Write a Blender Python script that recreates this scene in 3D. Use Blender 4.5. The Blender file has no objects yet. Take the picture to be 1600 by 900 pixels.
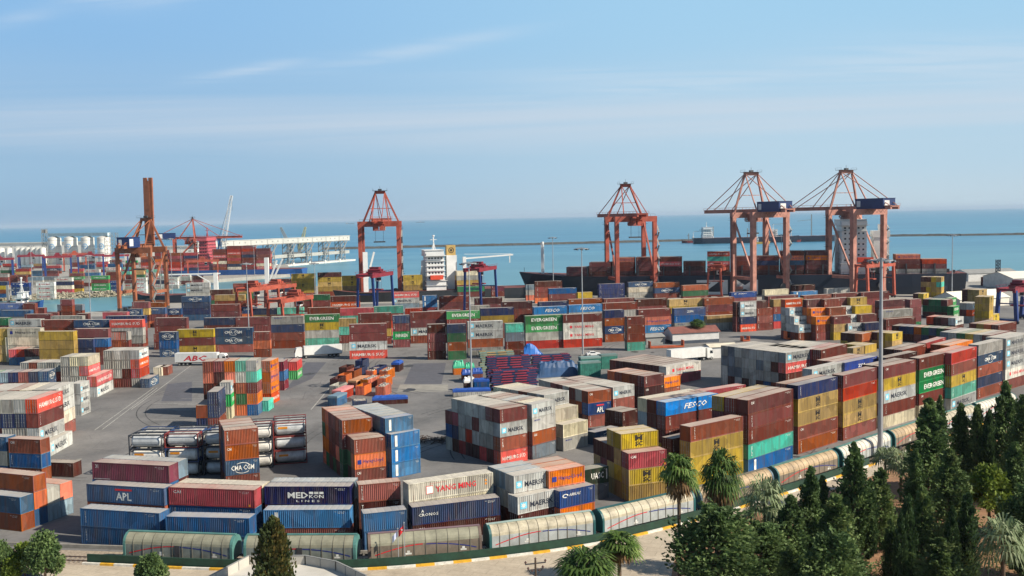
import bpy, math, random
from mathutils import Vector, Matrix
from mathutils.bvhtree import BVHTree
random.seed(7)
R = math.radians
S = bpy.context.scene
col = S.collection

# ------------------------------------------------------------------ camera
CAM_H = 45.0
FPX = 1550.0            # focal length in pixels of a 1600 px wide picture
HOR = 339.5             # horizon row in the middle of the picture
ROLL = math.atan(31 / 1600)
PITCH = math.atan((450 - HOR) / FPX)
cr, sr, cp, sp = math.cos(ROLL), math.sin(ROLL), math.cos(PITCH), math.sin(PITCH)
R0 = Vector((1, 0, 0)); U0 = Vector((0, sp, cp)); F0 = Vector((0, cp, -sp))
CR = R0 * cr - U0 * sr
CU = R0 * sr + U0 * cr
cam_d = bpy.data.cameras.new('camera')
cam = bpy.data.objects.new('camera', cam_d); col.objects.link(cam)
m = Matrix.Identity(4)
for i in range(3):
    m[i][0] = CR[i]; m[i][1] = CU[i]; m[i][2] = -F0[i]
m[2][3] = CAM_H
cam.matrix_world = m
cam_d.sensor_width = 36; cam_d.lens = FPX / 1600 * 36
cam_d.clip_start = 1; cam_d.clip_end = 90000
S.camera = cam

def G(x, y, h=0.0):
    """photo coordinates of something at height h -> its place in the port (metres)"""
    d = CR * (x - 800) + CU * (450 - y) + F0 * FPX
    t = (h - CAM_H) / d.z
    return Vector((d.x * t, d.y * t, h))
def proj(p):
    q = Vector(p) - Vector((0, 0, CAM_H)); z = q.dot(F0)
    return 800 + FPX * q.dot(CR) / z, 450 - FPX * q.dot(CU) / z, z

# ------------------------------------------------------------------ light
SUN_EL, SUN_AZ = 36.0, -20.0          # azimuth counted from +X towards +Y
S.render.engine = 'CYCLES'
w = bpy.data.worlds.new('World'); S.world = w; w.use_nodes = True
nt = w.node_tree; nt.nodes.clear()
N = nt.nodes.new; L = nt.links.new
sky = N('ShaderNodeTexSky'); sky.sky_type = 'NISHITA'; sky.sun_disc = False
sky.sun_elevation = R(SUN_EL); sky.sun_rotation = R(90 - SUN_AZ)
sky.altitude = 50; sky.air_density = 1.0; sky.dust_density = 0.3; sky.ozone_density = 1.5
BGS, EXPO = 0.07, 0.55
bg = N('ShaderNodeBackground'); bg.inputs['Strength'].default_value = BGS
out = N('ShaderNodeOutputWorld')
tc = N('ShaderNodeTexCoord'); sep = N('ShaderNodeSeparateXYZ'); L(tc.outputs['Generated'], sep.inputs[0])
def math_(op, a, b_=None):
    n = N('ShaderNodeMath'); n.operation = op
    for i, q in enumerate((a, b_)):
        if q is None: continue
        if isinstance(q, (int, float)): n.inputs[i].default_value = q
        else: L(q, n.inputs[i])
    return n.outputs[0]
def srgb(r, g, b_): return tuple(((c / 255 + .055) / 1.055) ** 2.4 / (BGS * 2 ** EXPO) for c in (r, g, b_)) + (1,)
def maprange(v, a, b_, c=0., d=1.):
    n = N('ShaderNodeMapRange'); n.interpolation_type = 'SMOOTHSTEP'; L(v, n.inputs[0]); n.inputs[1].default_value = a; n.inputs[2].default_value = b_; n.inputs[3].default_value = c; n.inputs[4].default_value = d; return n.outputs[0]
def mixw(f, a, b_):
    n = N('ShaderNodeMixRGB')
    for i, q in enumerate((f, a, b_)):
        if isinstance(q, (int, float, tuple)): n.inputs[i].default_value = q
        else: L(q, n.inputs[i])
    return n.outputs[0]
# humid coastal air low in the sky: the band over the horizon, greyer towards the left (away from the sun)
z_ = sep.outputs['Z']
low_r = mixw(maprange(z_, -.002, .05), srgb(196, 215, 226), srgb(186, 213, 230))
low_l = mixw(maprange(z_, -.002, .05), srgb(146, 178, 206), srgb(156, 190, 217))
low = mixw(maprange(sep.outputs['X'], -.42, .34), low_l, low_r)
up = mixw(maprange(sep.outputs['X'], -.42, .25), srgb(142, 189, 232), srgb(164, 208, 238))
grad = mixw(maprange(z_, .02, .21), low, up)
base_sky = mixw(maprange(z_, .22, .5), grad, sky.outputs[0])
# thin high cirrus, laid out by direction on the sky dome
mz = math_('MAXIMUM', z_, .01)
cmb = N('ShaderNodeCombineXYZ'); L(math_('DIVIDE', sep.outputs['X'], mz), cmb.inputs[0]); L(math_('DIVIDE', sep.outputs['Y'], mz), cmb.inputs[1])
def cloud(scale, rot, loc, det, lo, hi, dist=.4):
    mp = N('ShaderNodeMapping'); mp.inputs['Scale'].default_value = scale; mp.inputs['Rotation'].default_value = (0, 0, R(rot)); mp.inputs['Location'].default_value = loc; L(cmb.outputs[0], mp.inputs[0])
    nz = N('ShaderNodeTexNoise'); nz.inputs['Scale'].default_value = 1; nz.inputs['Detail'].default_value = det; nz.inputs['Roughness'].default_value = .6; nz.inputs['Distortion'].default_value = dist
    L(mp.outputs[0], nz.inputs['Vector']); return maprange(nz.outputs['Fac'], lo, hi)
veil = math_('MULTIPLY', cloud((.05, .11, 1), 8, (2.2, .3, 0), 6, .34, .66, 1.0), math_('MULTIPLY', maprange(z_, .05, .10), maprange(z_, .165, .105)))
def streak(x0, z0, slope, lx, lz, amp):
    dx_ = math_('SUBTRACT', sep.outputs['X'], x0); dz_ = math_('SUBTRACT', math_('SUBTRACT', z_, z0), math_('MULTIPLY', dx_, slope))
    e_ = math_('ADD', math_('POWER', math_('ABSOLUTE', math_('DIVIDE', dx_, lx)), 2.0), math_('POWER', math_('ABSOLUTE', math_('DIVIDE', dz_, lz)), 2.0))
    return math_('MULTIPLY', math_('EXPONENT', math_('MULTIPLY', e_, -1.0)), amp)
fib = cloud((.35, 1.1, 1), -14, (5.3, 1.1, 0), 10, .30, .66, 1.8)
wsum = None
for a_ in ((-.085, .165, .17, .085, .007, .8), (-.335, .214, .1, .045, .014, 1.3), (-.245, .145, .2, .05, .005, .7), (.05, .139, .0, .09, .006, .5), (.42, .13, -.1, .12, .022, .6), (.16, .125, .05, .16, .012, .6), (-.42, .185, .3, .03, .006, .4)):
    k_ = streak(*a_); wsum = k_ if wsum is None else math_('ADD', wsum, k_)
wisp = math_('MULTIPLY', fib, wsum)
c1 = mixw(math_('MULTIPLY', veil, .7), base_sky, srgb(208, 218, 230))
c2 = mixw(math_('MULTIPLY', wisp, .6), c1, srgb(216, 228, 240))
L(c2, bg.inputs[0]); L(bg.outputs[0], out.inputs[0])

sd = bpy.data.lights.new('sun', 'SUN'); sd.energy = 5.0; sd.angle = R(0.6); sd.color = (1.0, 0.91, 0.78)
sun = bpy.data.objects.new('sun', sd); col.objects.link(sun)
to_sun = Vector((math.cos(R(SUN_EL)) * math.cos(R(SUN_AZ)), math.cos(R(SUN_EL)) * math.sin(R(SUN_AZ)), math.sin(R(SUN_EL))))
sun.rotation_euler = (-to_sun).to_track_quat('-Z', 'Y').to_euler(); sun.location = (0, 0, 200)
S.view_settings.view_transform = 'Standard'; S.view_settings.look = 'None'
S.view_settings.gamma = 1; S.view_settings.use_curve_mapping = False
S.view_settings.exposure = EXPO
S.cycles.max_bounces = 5; S.cycles.diffuse_bounces = 2; S.cycles.glossy_bounces = 2
S.cycles.transparent_max_bounces = 6; S.cycles.volume_bounces = 0

# ------------------------------------------------------------------ materials
def lin(h):
    c = [int(h[i:i + 2], 16) / 255 for i in (0, 2, 4)]
    return tuple((x / 12.92 if x <= 0.04045 else ((x + 0.055) / 1.055) ** 2.4) for x in c) + (1,)
MATS = {}
def mat(name, hexc, rough=0.6, metal=0.0, noise=0.12, scale=0.4, spec=None, jitter=0.0):
    """plain weathered surface: base colour with soft large and small variation"""
    if name in MATS: return MATS[name]
    M = bpy.data.materials.new(name); M.use_nodes = True; t = M.node_tree; b = t.nodes['Principled BSDF']
    c = lin(hexc) if isinstance(hexc, str) else hexc
    b.inputs['Roughness'].default_value = rough; b.inputs['Metallic'].default_value = metal
    if spec is not None: b.inputs['Specular IOR Level'].default_value = spec
    g = t.nodes.new('ShaderNodeNewGeometry')
    n = t.nodes.new('ShaderNodeTexNoise'); n.inputs['Scale'].default_value = scale; n.inputs['Detail'].default_value = 6
    n.inputs['Roughness'].default_value = 0.65
    t.links.new(g.outputs['Position'], n.inputs['Vector'])
    mr = t.nodes.new('ShaderNodeMapRange'); mr.inputs['From Min'].default_value = 0.3; mr.inputs['From Max'].default_value = 0.7
    mr.inputs['To Min'].default_value = 1 - noise * 1.6; mr.inputs['To Max'].default_value = 1 + noise
    t.links.new(n.outputs['Fac'], mr.inputs['Value'])
    v = t.nodes.new('ShaderNodeMixRGB'); v.blend_type = 'MULTIPLY'; v.inputs[0].default_value = 1; v.inputs[1].default_value = c
    t.links.new(mr.outputs[0], v.inputs[2])
    t.links.new(v.outputs[0], b.inputs['Base Color'])
    MATS[name] = M
    return M
def paint(name, hexc, dust_glare=0.0, rust=0.5):
    """container paint: per-box shade, vertical grime streaks, rust, dusty sun-faded roofs also paled for sky glare (dust > 0)"""
    if name in MATS: return MATS[name]
    M = bpy.data.materials.new(name); M.use_nodes = True; t = M.node_tree; b = t.nodes['Principled BSDF']
    K = t.links.new; Nn = t.nodes.new
    oi = Nn('ShaderNodeObjectInfo'); at = Nn('ShaderNodeAttribute'); at.attribute_name = 'rnd'
    ad = Nn('ShaderNodeMath'); ad.operation = 'ADD'; K(oi.outputs['Random'], ad.inputs[0]); K(at.outputs['Fac'], ad.inputs[1])
    fr = Nn('ShaderNodeMath'); fr.operation = 'FRACT'; K(ad.outputs[0], fr.inputs[0])
    hs = Nn('ShaderNodeHueSaturation'); hs.inputs['Color'].default_value = lin(hexc)
    a = Nn('ShaderNodeMapRange'); a.inputs['To Min'].default_value = 0.6; a.inputs['To Max'].default_value = 1.1; K(fr.outputs[0], a.inputs['Value'])
    K(a.outputs[0], hs.inputs['Value'])
    f3 = Nn('ShaderNodeMath'); f3.operation = 'MULTIPLY'; f3.inputs[1].default_value = 7.31; K(fr.outputs[0], f3.inputs[0])
    f4 = Nn('ShaderNodeMath'); f4.operation = 'FRACT'; K(f3.outputs[0], f4.inputs[0])
    a2 = Nn('ShaderNodeMapRange'); a2.inputs['To Min'].default_value = 0.488; a2.inputs['To Max'].default_value = 0.514; K(f4.outputs[0], a2.inputs['Value'])
    K(a2.outputs[0], hs.inputs['Hue'])
    a3 = Nn('ShaderNodeMapRange'); a3.inputs['To Min'].default_value = 0.8; a3.inputs['To Max'].default_value = 1.1; K(f4.outputs[0], a3.inputs['Value'])
    K(a3.outputs[0], hs.inputs['Saturation'])
    g = Nn('ShaderNodeNewGeometry')
    mpn = Nn('ShaderNodeMapping'); mpn.inputs['Scale'].default_value = (1.6, 1.6, 0.18); K(g.outputs['Position'], mpn.inputs[0])
    n1 = Nn('ShaderNodeTexNoise'); n1.inputs['Scale'].default_value = 1.0; n1.inputs['Detail'].default_value = 5; K(mpn.outputs[0], n1.inputs['Vector'])
    r1 = Nn('ShaderNodeMapRange'); r1.inputs['From Min'].default_value = 0.42; r1.inputs['From Max'].default_value = 0.75; r1.inputs['To Max'].default_value = 0.5; K(n1.outputs['Fac'], r1.inputs['Value'])
    m1 = Nn('ShaderNodeMixRGB'); m1.inputs[2].default_value = lin('5f574d'); K(r1.outputs[0], m1.inputs[0]); K(hs.outputs[0], m1.inputs[1])
    n2 = Nn('ShaderNodeTexNoise'); n2.inputs['Scale'].default_value = 0.55; n2.inputs['Detail'].default_value = 8; n2.inputs['Roughness'].default_value = 0.75
    K(g.outputs['Position'], n2.inputs['Vector'])
    r2 = Nn('ShaderNodeMapRange'); r2.inputs['From Min'].default_value = 0.6; r2.inputs['From Max'].default_value = 0.78; r2.inputs['To Max'].default_value = rust; K(n2.outputs['Fac'], r2.inputs['Value'])
    m2_ = Nn('ShaderNodeMixRGB'); m2_.inputs[2].default_value = lin('6b3a22'); K(r2.outputs[0], m2_.inputs[0]); K(m1.outputs[0], m2_.inputs[1])
    # narrow vertical run-down streaks and repaired patches
    mp4 = Nn('ShaderNodeMapping'); mp4.inputs['Scale'].default_value = (4.5, 4.5, .22); K(g.outputs['Position'], mp4.inputs[0])
    n4 = Nn('ShaderNodeTexNoise'); n4.inputs['Scale'].default_value = 1; n4.inputs['Detail'].default_value = 3; K(mp4.outputs[0], n4.inputs['Vector'])
    r4 = Nn('ShaderNodeMapRange'); r4.inputs['From Min'].default_value = 0.56; r4.inputs['From Max'].default_value = 0.74; r4.inputs['To Max'].default_value = .6; K(n4.outputs['Fac'], r4.inputs['Value'])
    m4 = Nn('ShaderNodeMixRGB'); m4.inputs[2].default_value = lin('5c3524'); K(r4.outputs[0], m4.inputs[0]); K(m2_.outputs[0], m4.inputs[1])
    v5 = Nn('ShaderNodeTexVoronoi'); v5.inputs['Scale'].default_value = .55; K(g.outputs['Position'], v5.inputs['Vector'])
    h5 = Nn('ShaderNodeMapRange'); h5.inputs['To Min'].default_value = .8; h5.inputs['To Max'].default_value = 1.18
    sp5 = Nn('ShaderNodeSeparateXYZ'); K(v5.outputs['Color'], sp5.inputs[0]); K(sp5.outputs['X'], h5.inputs['Value'])
    m5 = Nn('ShaderNodeMixRGB'); m5.blend_type = 'MULTIPLY'; m5.inputs[0].default_value = 1; K(m4.outputs[0], m5.inputs[1]); K(h5.outputs[0], m5.inputs[2])
    last = m5
    if dust_glare:  # roof paling: dusty fading plus glancing sky glare put into the colour
        n3 = Nn('ShaderNodeTexNoise'); n3.inputs['Scale'].default_value = 0.22; n3.inputs['Detail'].default_value = 5; K(g.outputs['Position'], n3.inputs['Vector'])
        r3 = Nn('ShaderNodeMapRange'); r3.inputs['From Min'].default_value = 0.3; r3.inputs['From Max'].default_value = 0.7; r3.inputs['To Min'].default_value = dust_glare * .7; r3.inputs['To Max'].default_value = dust_glare * 1.25
        K(n3.outputs['Fac'], r3.inputs['Value'])
        m3 = Nn('ShaderNodeMixRGB'); m3.inputs[2].default_value = lin('bcb3a4'); K(r3.outputs[0], m3.inputs[0]); K(last.outputs[0], m3.inputs[1]); last = m3
    K(last.outputs[0], b.inputs['Base Color'])
    b.inputs['Roughness'].default_value = 0.52 if not dust_glare else 0.7
    b.inputs['Specular IOR Level'].default_value = 0.25
    MATS[name] = M
    return M

# ------------------------------------------------------------------ mesh helpers
class MB:
    def __init__(s): s.v = []; s.f = []; s.m = []
    def quad(s, a, b, c, d, mi=0):
        n = len(s.v); s.v += [tuple(a), tuple(b), tuple(c), tuple(d)]; s.f.append((n, n + 1, n + 2, n + 3)); s.m.append(mi)
    def tri(s, a, b, c, mi=0):
        n = len(s.v); s.v += [tuple(a), tuple(b), tuple(c)]; s.f.append((n, n + 1, n + 2)); s.m.append(mi)
    def poly(s, pts, mi=0):
        n = len(s.v); s.v += [tuple(p) for p in pts]; s.f.append(tuple(range(n, n + len(pts)))); s.m.append(mi)
    def box(s, x0, x1, y0, y1, z0, z1, mi=0):
        n = len(s.v)
        s.v += [(x0, y0, z0), (x1, y0, z0), (x1, y1, z0), (x0, y1, z0), (x0, y0, z1), (x1, y0, z1), (x1, y1, z1), (x0, y1, z1)]
        for q in ((3, 2, 1, 0), (4, 5, 6, 7), (0, 1, 5, 4), (1, 2, 6, 5), (2, 3, 7, 6), (3, 0, 4, 7)):
            s.f.append(tuple(n + i for i in q)); s.m.append(mi)
    def bar(s, p, q, w_, h_=None, mi=0, up=(0, 0, 1)):
        p = Vector(p); q = Vector(q); h_ = h_ or w_; d = (q - p)
        if d.length < 1e-6: return
        d.normalize(); u = Vector(up)
        if abs(d.dot(u)) > 0.98: u = Vector((1, 0, 0))
        sx = d.cross(u).normalized() * w_ / 2; sz = sx.cross(d).normalized() * h_ / 2
        n = len(s.v)
        for b_ in (p, q):
            for a, c in ((-1, -1), (1, -1), (1, 1), (-1, 1)): s.v.append(tuple(b_ + sx * a + sz * c))
        for qd in ((3, 2, 1, 0), (4, 5, 6, 7), (0, 1, 5, 4), (1, 2, 6, 5), (2, 3, 7, 6), (3, 0, 4, 7)):
            s.f.append(tuple(n + i for i in qd)); s.m.append(mi)
    def tube(s, p, q, r0, r1=None, seg=10, mi=0, caps=True):
        p = Vector(p); q = Vector(q); r1 = r0 if r1 is None else r1
        d = (q - p).normalized(); u = Vector((0, 0, 1)) if abs(d.z) < .95 else Vector((1, 0, 0))
        a = d.cross(u).normalized(); b_ = d.cross(a)
        n = len(s.v)
        for c, r in ((p, r0), (q, r1)):
            for i in range(seg):
                t = 2 * math.pi * i / seg
                s.v.append(tuple(c + a * math.cos(t) * r + b_ * math.sin(t) * r))
        for i in range(seg):
            j = (i + 1) % seg
            s.f.append((n + i, n + j, n + seg + j, n + seg + i)); s.m.append(mi)
        if caps:
            s.f.append(tuple(n + i for i in range(seg))[::-1]); s.m.append(mi)
            s.f.append(tuple(n + seg + i for i in range(seg))); s.m.append(mi)
    def mesh(s, name, mats, smooth=False):
        me = bpy.data.meshes.new(name); me.from_pydata(s.v, [], s.f)
        for k_ in (mats if isinstance(mats, (list, tuple)) else [mats]): me.materials.append(k_)
        if any(s.m): me.polygons.foreach_set('material_index', s.m)
        if smooth: me.polygons.foreach_set('use_smooth', [True] * len(s.f))
        me.update(); return me
    def build(s, name, mats, parent=None, smooth=False):
        return link(name, s.mesh(name, mats, smooth), parent)
def link(name, data, parent=None):
    o = bpy.data.objects.new(name, data); col.objects.link(o)
    if parent: o.parent = parent
    return o
def tag(o, label=None, cat=None, group=None, kind=None):
    if label: o['label'] = label
    if cat: o['category'] = cat
    if group: o['group'] = group
    if kind: o['kind'] = kind
    return o
def empty(name, loc=(0, 0, 0), rz=0.0, label=None, cat=None, group=None):
    o = bpy.data.objects.new(name, None); col.objects.link(o); o.location = loc; o.rotation_euler = (0, 0, rz); o.empty_display_size = 0.5
    return tag(o, label, cat, group)
def copy_tree(o, parent=None):
    c = o.copy(); col.objects.link(c); c.parent = parent
    for ch in list(o.children): copy_tree(ch, c)
    return c
def structure(name, mb, mats):
    return tag(mb.build(name, mats), kind='structure')
_txt = {}
def text_mesh(s, bold=0.0, shear=0.0, spacing=1.0):
    """text outline as (verts, faces), normalised: x from 0..aspect, z 0..1 (cap height)"""
    key = (s, bold, shear, spacing)
    if key in _txt: return _txt[key]
    c = bpy.data.curves.new('t', 'FONT'); c.body = s; c.offset = bold * .45; c.shear = shear; c.space_character = spacing
    c.resolution_u = 1; c.space_line = 0.85
    o = bpy.data.objects.new('t', c)
    me = bpy.data.meshes.new_from_object(o)
    vs = [tuple(v.co) for v in me.vertices]; fs = [tuple(p.vertices) for p in me.polygons]
    bpy.data.objects.remove(o); bpy.data.curves.remove(c); bpy.data.meshes.remove(me)
    x0 = min(v[0] for v in vs); x1 = max(v[0] for v in vs); y0 = min(v[1] for v in vs); y1 = max(v[1] for v in vs)
    h = y1 - y0
    _txt[key] = ([((v[0] - x0) / h, (v[1] - y0) / h) for v in vs], fs, (x1 - x0) / h)
    return _txt[key]
def put_text(mb, s, x, z, wid, hgt, y, mi=0, bold=0.0, shear=0.0, spacing=1.0):
    """letters standing in the xz plane at depth y, fitted into a box wid x hgt with lower left corner x, z"""
    vs, fs, asp = text_mesh(s, bold, shear, spacing); n = len(mb.v)
    for a, b_ in vs: mb.v.append((x + a / asp * wid, y, z + b_ * hgt))
    for f in fs: mb.f.append(tuple(n + i for i in f)); mb.m.append(mi)
# ------------------------------------------------------------------ sea, land, yard, roads
def node_mat(name, rough, fn):
    M = bpy.data.materials.new(name); M.use_nodes = True; t = M.node_tree; b = t.nodes['Principled BSDF']; b.inputs['Roughness'].default_value = rough
    fn(t, b); MATS[name] = M; return M
def nz_(t, sc, det=6, rough=.6, vec=None, scale=None):
    n = t.nodes.new('ShaderNodeTexNoise'); n.inputs['Scale'].default_value = sc; n.inputs['Detail'].default_value = det; n.inputs['Roughness'].default_value = rough
    if vec is None:
        g = t.nodes.new('ShaderNodeNewGeometry'); vec = g.outputs['Position']
    if scale:
        mp_ = t.nodes.new('ShaderNodeMapping'); mp_.inputs['Scale'].default_value = scale; t.links.new(vec, mp_.inputs[0]); vec = mp_.outputs[0]
    t.links.new(vec, n.inputs['Vector']); return n.outputs['Fac']
def rng(t, f, a, b_, c=0.0, d=1.0):
    r = t.nodes.new('ShaderNodeMapRange'); r.inputs['From Min'].default_value = a; r.inputs['From Max'].default_value = b_; r.inputs['To Min'].default_value = c; r.inputs['To Max'].default_value = d
    t.links.new(f, r.inputs['Value']); return r.outputs[0]
def mixc(t, f, a, b_, mode='MIX'):
    x = t.nodes.new('ShaderNodeMixRGB'); x.blend_type = mode
    for i, q in ((0, f), (1, a), (2, b_)):
        if isinstance(q, (int, float)): x.inputs[i].default_value = q
        elif isinstance(q, tuple): x.inputs[i].default_value = q
        else: t.links.new(q, x.inputs[i])
    return x.outputs[0]
def f_sea(t, b):
    c = mixc(t, rng(t, nz_(t, 1, 5, .6, None, (.0012, .006, 1)), .38, .68), lin('286a88'), lin('357b95'))
    c = mixc(t, rng(t, nz_(t, 1, 4, .5, None, (.003, .035, 1)), .50, .68, 0, .6), c, lin('6a9db0'))
    # shallow green water in the basin near the berths
    g = t.nodes.new('ShaderNodeNewGeometry'); s = t.nodes.new('ShaderNodeSeparateXYZ'); t.links.new(g.outputs['Position'], s.inputs[0])
    near = rng(t, s.outputs['Y'], 600, 1500, 1, 0)
    c = mixc(t, near, c, lin('55868e'))
    t.links.new(c, b.inputs['Base Color'])
    bp = t.nodes.new('ShaderNodeBump'); bp.inputs['Strength'].default_value = .5; bp.inputs['Distance'].default_value = .35
    t.links.new(nz_(t, .25, 5, .6, None, (.35, 1, 1)), bp.inputs['Height']); t.links.new(bp.outputs[0], b.inputs['Normal'])
    b.inputs['Specular IOR Level'].default_value = .35
SEA = node_mat('sea_water', .32, f_sea)
def f_asph(t, b):
    c = mixc(t, rng(t, nz_(t, .035, 7, .68), .35, .68), lin('5c5b59'), lin('827f7b'))
    c = mixc(t, rng(t, nz_(t, 1.5, 5, .7), .3, .7, .75, 1.12), c, c, 'MULTIPLY') if False else c
    c = mixc(t, 1.0, c, rng(t, nz_(t, 1.2, 6, .75), .3, .7, .84, 1.1), 'MULTIPLY')
    c = mixc(t, rng(t, nz_(t, .10, 10, .82, None, (1, .4, 1)), .53, .68, 0, .6), c, lin('474543'))
    c = mixc(t, rng(t, nz_(t, .3, 8, .75, None, (.3, 1.2, 1)), .63, .74, 0, .35), c, lin('a09a90'))
    vo = t.nodes.new('ShaderNodeTexVoronoi'); vo.feature = 'DISTANCE_TO_EDGE'; vo.inputs['Scale'].default_value = .09; vo.inputs['Randomness'].default_value = .9
    g = t.nodes.new('ShaderNodeNewGeometry'); t.links.new(g.outputs['Position'], vo.inputs['Vector'])
    c = mixc(t, rng(t, vo.outputs['Distance'], 0, .006, .5, 0), c, lin('3b3a39'))
    t.links.new(c, b.inputs['Base Color'])
ASPH = node_mat('yard_asphalt', .85, f_asph)
def f_conc(a_, b2):
    def f(t, b):
        c = mixc(t, rng(t, nz_(t, .12, 8, .7), .35, .68), lin(a_), lin(b2))
        c = mixc(t, 1.0, c, rng(t, nz_(t, 2.2, 6, .7), .3, .7, .85, 1.1), 'MULTIPLY')
        c = mixc(t, rng(t, nz_(t, .35, 10, .82, None, (1, .3, 1)), .55, .72, 0, .35), c, lin('857b6c'))
        br = t.nodes.new('ShaderNodeTexBrick'); br.inputs['Scale'].default_value = .16; br.inputs['Mortar Size'].default_value = .006; br.inputs['Color1'].default_value = (1, 1, 1, 1); br.inputs['Color2'].default_value = (.93, .93, .93, 1); br.inputs['Mortar'].default_value = (.7, .7, .7, 1)
        g = t.nodes.new('ShaderNodeNewGeometry'); mp_ = t.nodes.new('ShaderNodeMapping'); mp_.inputs['Rotation'].default_value = (0, 0, .35); t.links.new(g.outputs['Position'], mp_.inputs[0]); t.links.new(mp_.outputs[0], br.inputs['Vector'])
        c = mixc(t, 1.0, c, br.outputs['Color'], 'MULTIPLY')
        t.links.new(c, b.inputs['Base Color'])
    return f
ROADC = node_mat('road_concrete', .9, f_conc('a89a85', 'bfb29c'))
QUAYC = node_mat('quay_concrete', .9, f_conc('8d8a82', 'a5a198'))
def f_gravel(t, b):
    c = mixc(t, rng(t, nz_(t, 2.5, 8, .8), .35, .65), lin('6f6254'), lin('b3a48e'))
    t.links.new(c, b.inputs['Base Color'])
BALLAST = node_mat('ballast', .95, f_gravel)
def f_earth(t, b):
    c = mixc(t, rng(t, nz_(t, .22, 8, .7), .35, .65), lin('7a5a40'), lin('a17a58'))
    c = mixc(t, rng(t, nz_(t, .5, 8, .8), .56, .68, 0, .7), c, lin('4d4a2c'))
    t.links.new(c, b.inputs['Base Color'])
EARTH = node_mat('earth', .95, f_earth)

sea = MB(); n_ = 8
sea.quad((-60000, -200, -2.6), (60000, -200, -2.6), (60000, 60000, -2.6), (-60000, 60000, -2.6)); structure('sea', sea, SEA)
def slab(name, pts, top, bot, m_top, m_side):
    mb = MB(); mb.poly([(p[0], p[1], top) for p in pts], 0)
    for i in range(len(pts)):
        a, b_ = pts[i], pts[(i + 1) % len(pts)]; mb.quad((a[0], a[1], bot), (b_[0], b_[1], bot), (b_[0], b_[1], top), (a[0], a[1], top), 1)
    return structure(name, mb, [m_top, m_side])
P2 = lambda x, y, h=0: tuple(G(x, y, h))[:2]
shore = [P2(-500, 497), P2(-120, 496), P2(60, 492), P2(190, 484), P2(235, 476), P2(330, 452), P2(430, 449), P2(520, 446), P2(640, 462), P2(770, 466), P2(832, 466), P2(960, 458), P2(1130, 452), P2(1300, 448), P2(1440, 446), P2(1500, 438), P2(1560, 431), P2(1800, 428)]
slab('quay', [(-420, 60), (520, 60), (620, 300)] + shore[::-1], -.012, -6, QUAYC, QUAYC)
yard = [(-410, 66), (500, 66), P2(1780, 600), P2(1780, 475), P2(1500, 468), P2(1430, 475), P2(1250, 475), P2(1000, 474), P2(780, 476), P2(600, 474), P2(430, 480), P2(230, 492), P2(60, 497), P2(-300, 502)]
mb = MB(); mb.poly([(p[0], p[1], 0) for p in yard]); structure('yard', mb, ASPH)
# far terminal across the basin and the grain jetty
FARS = [P2(-700, 487), P2(-60, 466), P2(60, 462), P2(180, 457), P2(262, 447), P2(285, 440), P2(455, 428), P2(450, 414), P2(280, 405), P2(-100, 398), P2(-700, 420)]
slab('far_quay', FARS, 0.0, -6, QUAYC, QUAYC)

# darker repair patches and worn lane lines of the yard
PATCH = mat('asphalt_patch', '55555a', .85, noise=.14, scale=.5); PALE = mat('asphalt_pale', '8d897f', .9, noise=.14, scale=.4); LINE = mat('lane_paint', 'a9a79e', .8, noise=.4, scale=1.5)
mb = MB()
for q in (((631, 600), (690, 600), (697, 567), (645, 568)), ((446, 610), (487, 592), (510, 566), (478, 566)), ((252, 627), (300, 627), (300, 596), (262, 600))):
    mb.poly([(P2(*p) + (.004,)) for p in q])
structure('yard_patches', mb, PATCH)
mb = MB()
for q in (((620, 612), (700, 612), (700, 601), (625, 601)), ((640, 700), (690, 697), (690, 689), (650, 690)), ((84, 729), (126, 720), (128, 716), (92, 724))):
    mb.poly([(P2(*p) + (.004,)) for p in q])
structure('yard_pale_strip', mb, PALE)
mb = MB()
def gline(p, q, w_=.22, z=.008):
    a = Vector(P2(*p) + (z,)); b_ = Vector(P2(*q) + (z,)); d = (b_ - a).normalized(); s = Vector((-d.y, d.x, 0)) * w_ / 2
    mb.quad(a - s, b_ - s, b_ + s, a + s)
for p, q in (((148, 672), (240, 606)), ((160, 671), (246, 606)), ((205, 640), (300, 570)), ((0, 0), (0, 0)), ((238, 630), (300, 631)), ((231, 640), (300, 640)), ((240, 656), (312, 656)),
             ((480, 562), (700, 563)), ((820, 553), (1040, 538)), ((640, 556), (820, 560)), ((520, 600), (486, 640))):
    if p != (0, 0): gline(p, q)
for k_ in range(9):
    gline((262 + k_ * 4, 668 - k_ * 9), (318 + k_ * 2, 668 - k_ * 9), .16)
structure('lane_lines', mb, LINE)
TYRM = mat('tyre_marks', '4b4a48', .9, noise=.5, scale=.8); rr = random.Random(11); mb = MB()
for i in range(70):
    cx_, cy_ = rr.choice([(rr.uniform(-75, -20), rr.uniform(190, 330)), (rr.uniform(-60, 40), rr.uniform(215, 320)), (rr.uniform(-40, 30), rr.uniform(155, 215)), (rr.uniform(-20, 90), rr.uniform(310, 345))])
    rad = rr.uniform(14, 60); a0 = rr.uniform(0, 6.28); sp = rr.uniform(.25, .9)
    for off in (0, 2.0):
        r_ = rad + off; n_ = 14
        for k_ in range(n_):
            a, b_ = a0 + sp * k_ / n_, a0 + sp * (k_ + 1) / n_; q = lambda t, d: (cx_ + (r_ + d) * math.cos(t), cy_ + (r_ + d) * math.sin(t), .006 + i * .00002)
            mb.quad(q(a, -.13), q(b_, -.13), q(b_, .13), q(a, .13))
structure('tyre_marks', mb, TYRM)
mb = MB(); OILM = mat('oil_stain', '454341', .6, noise=.4, scale=1.5)
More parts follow.
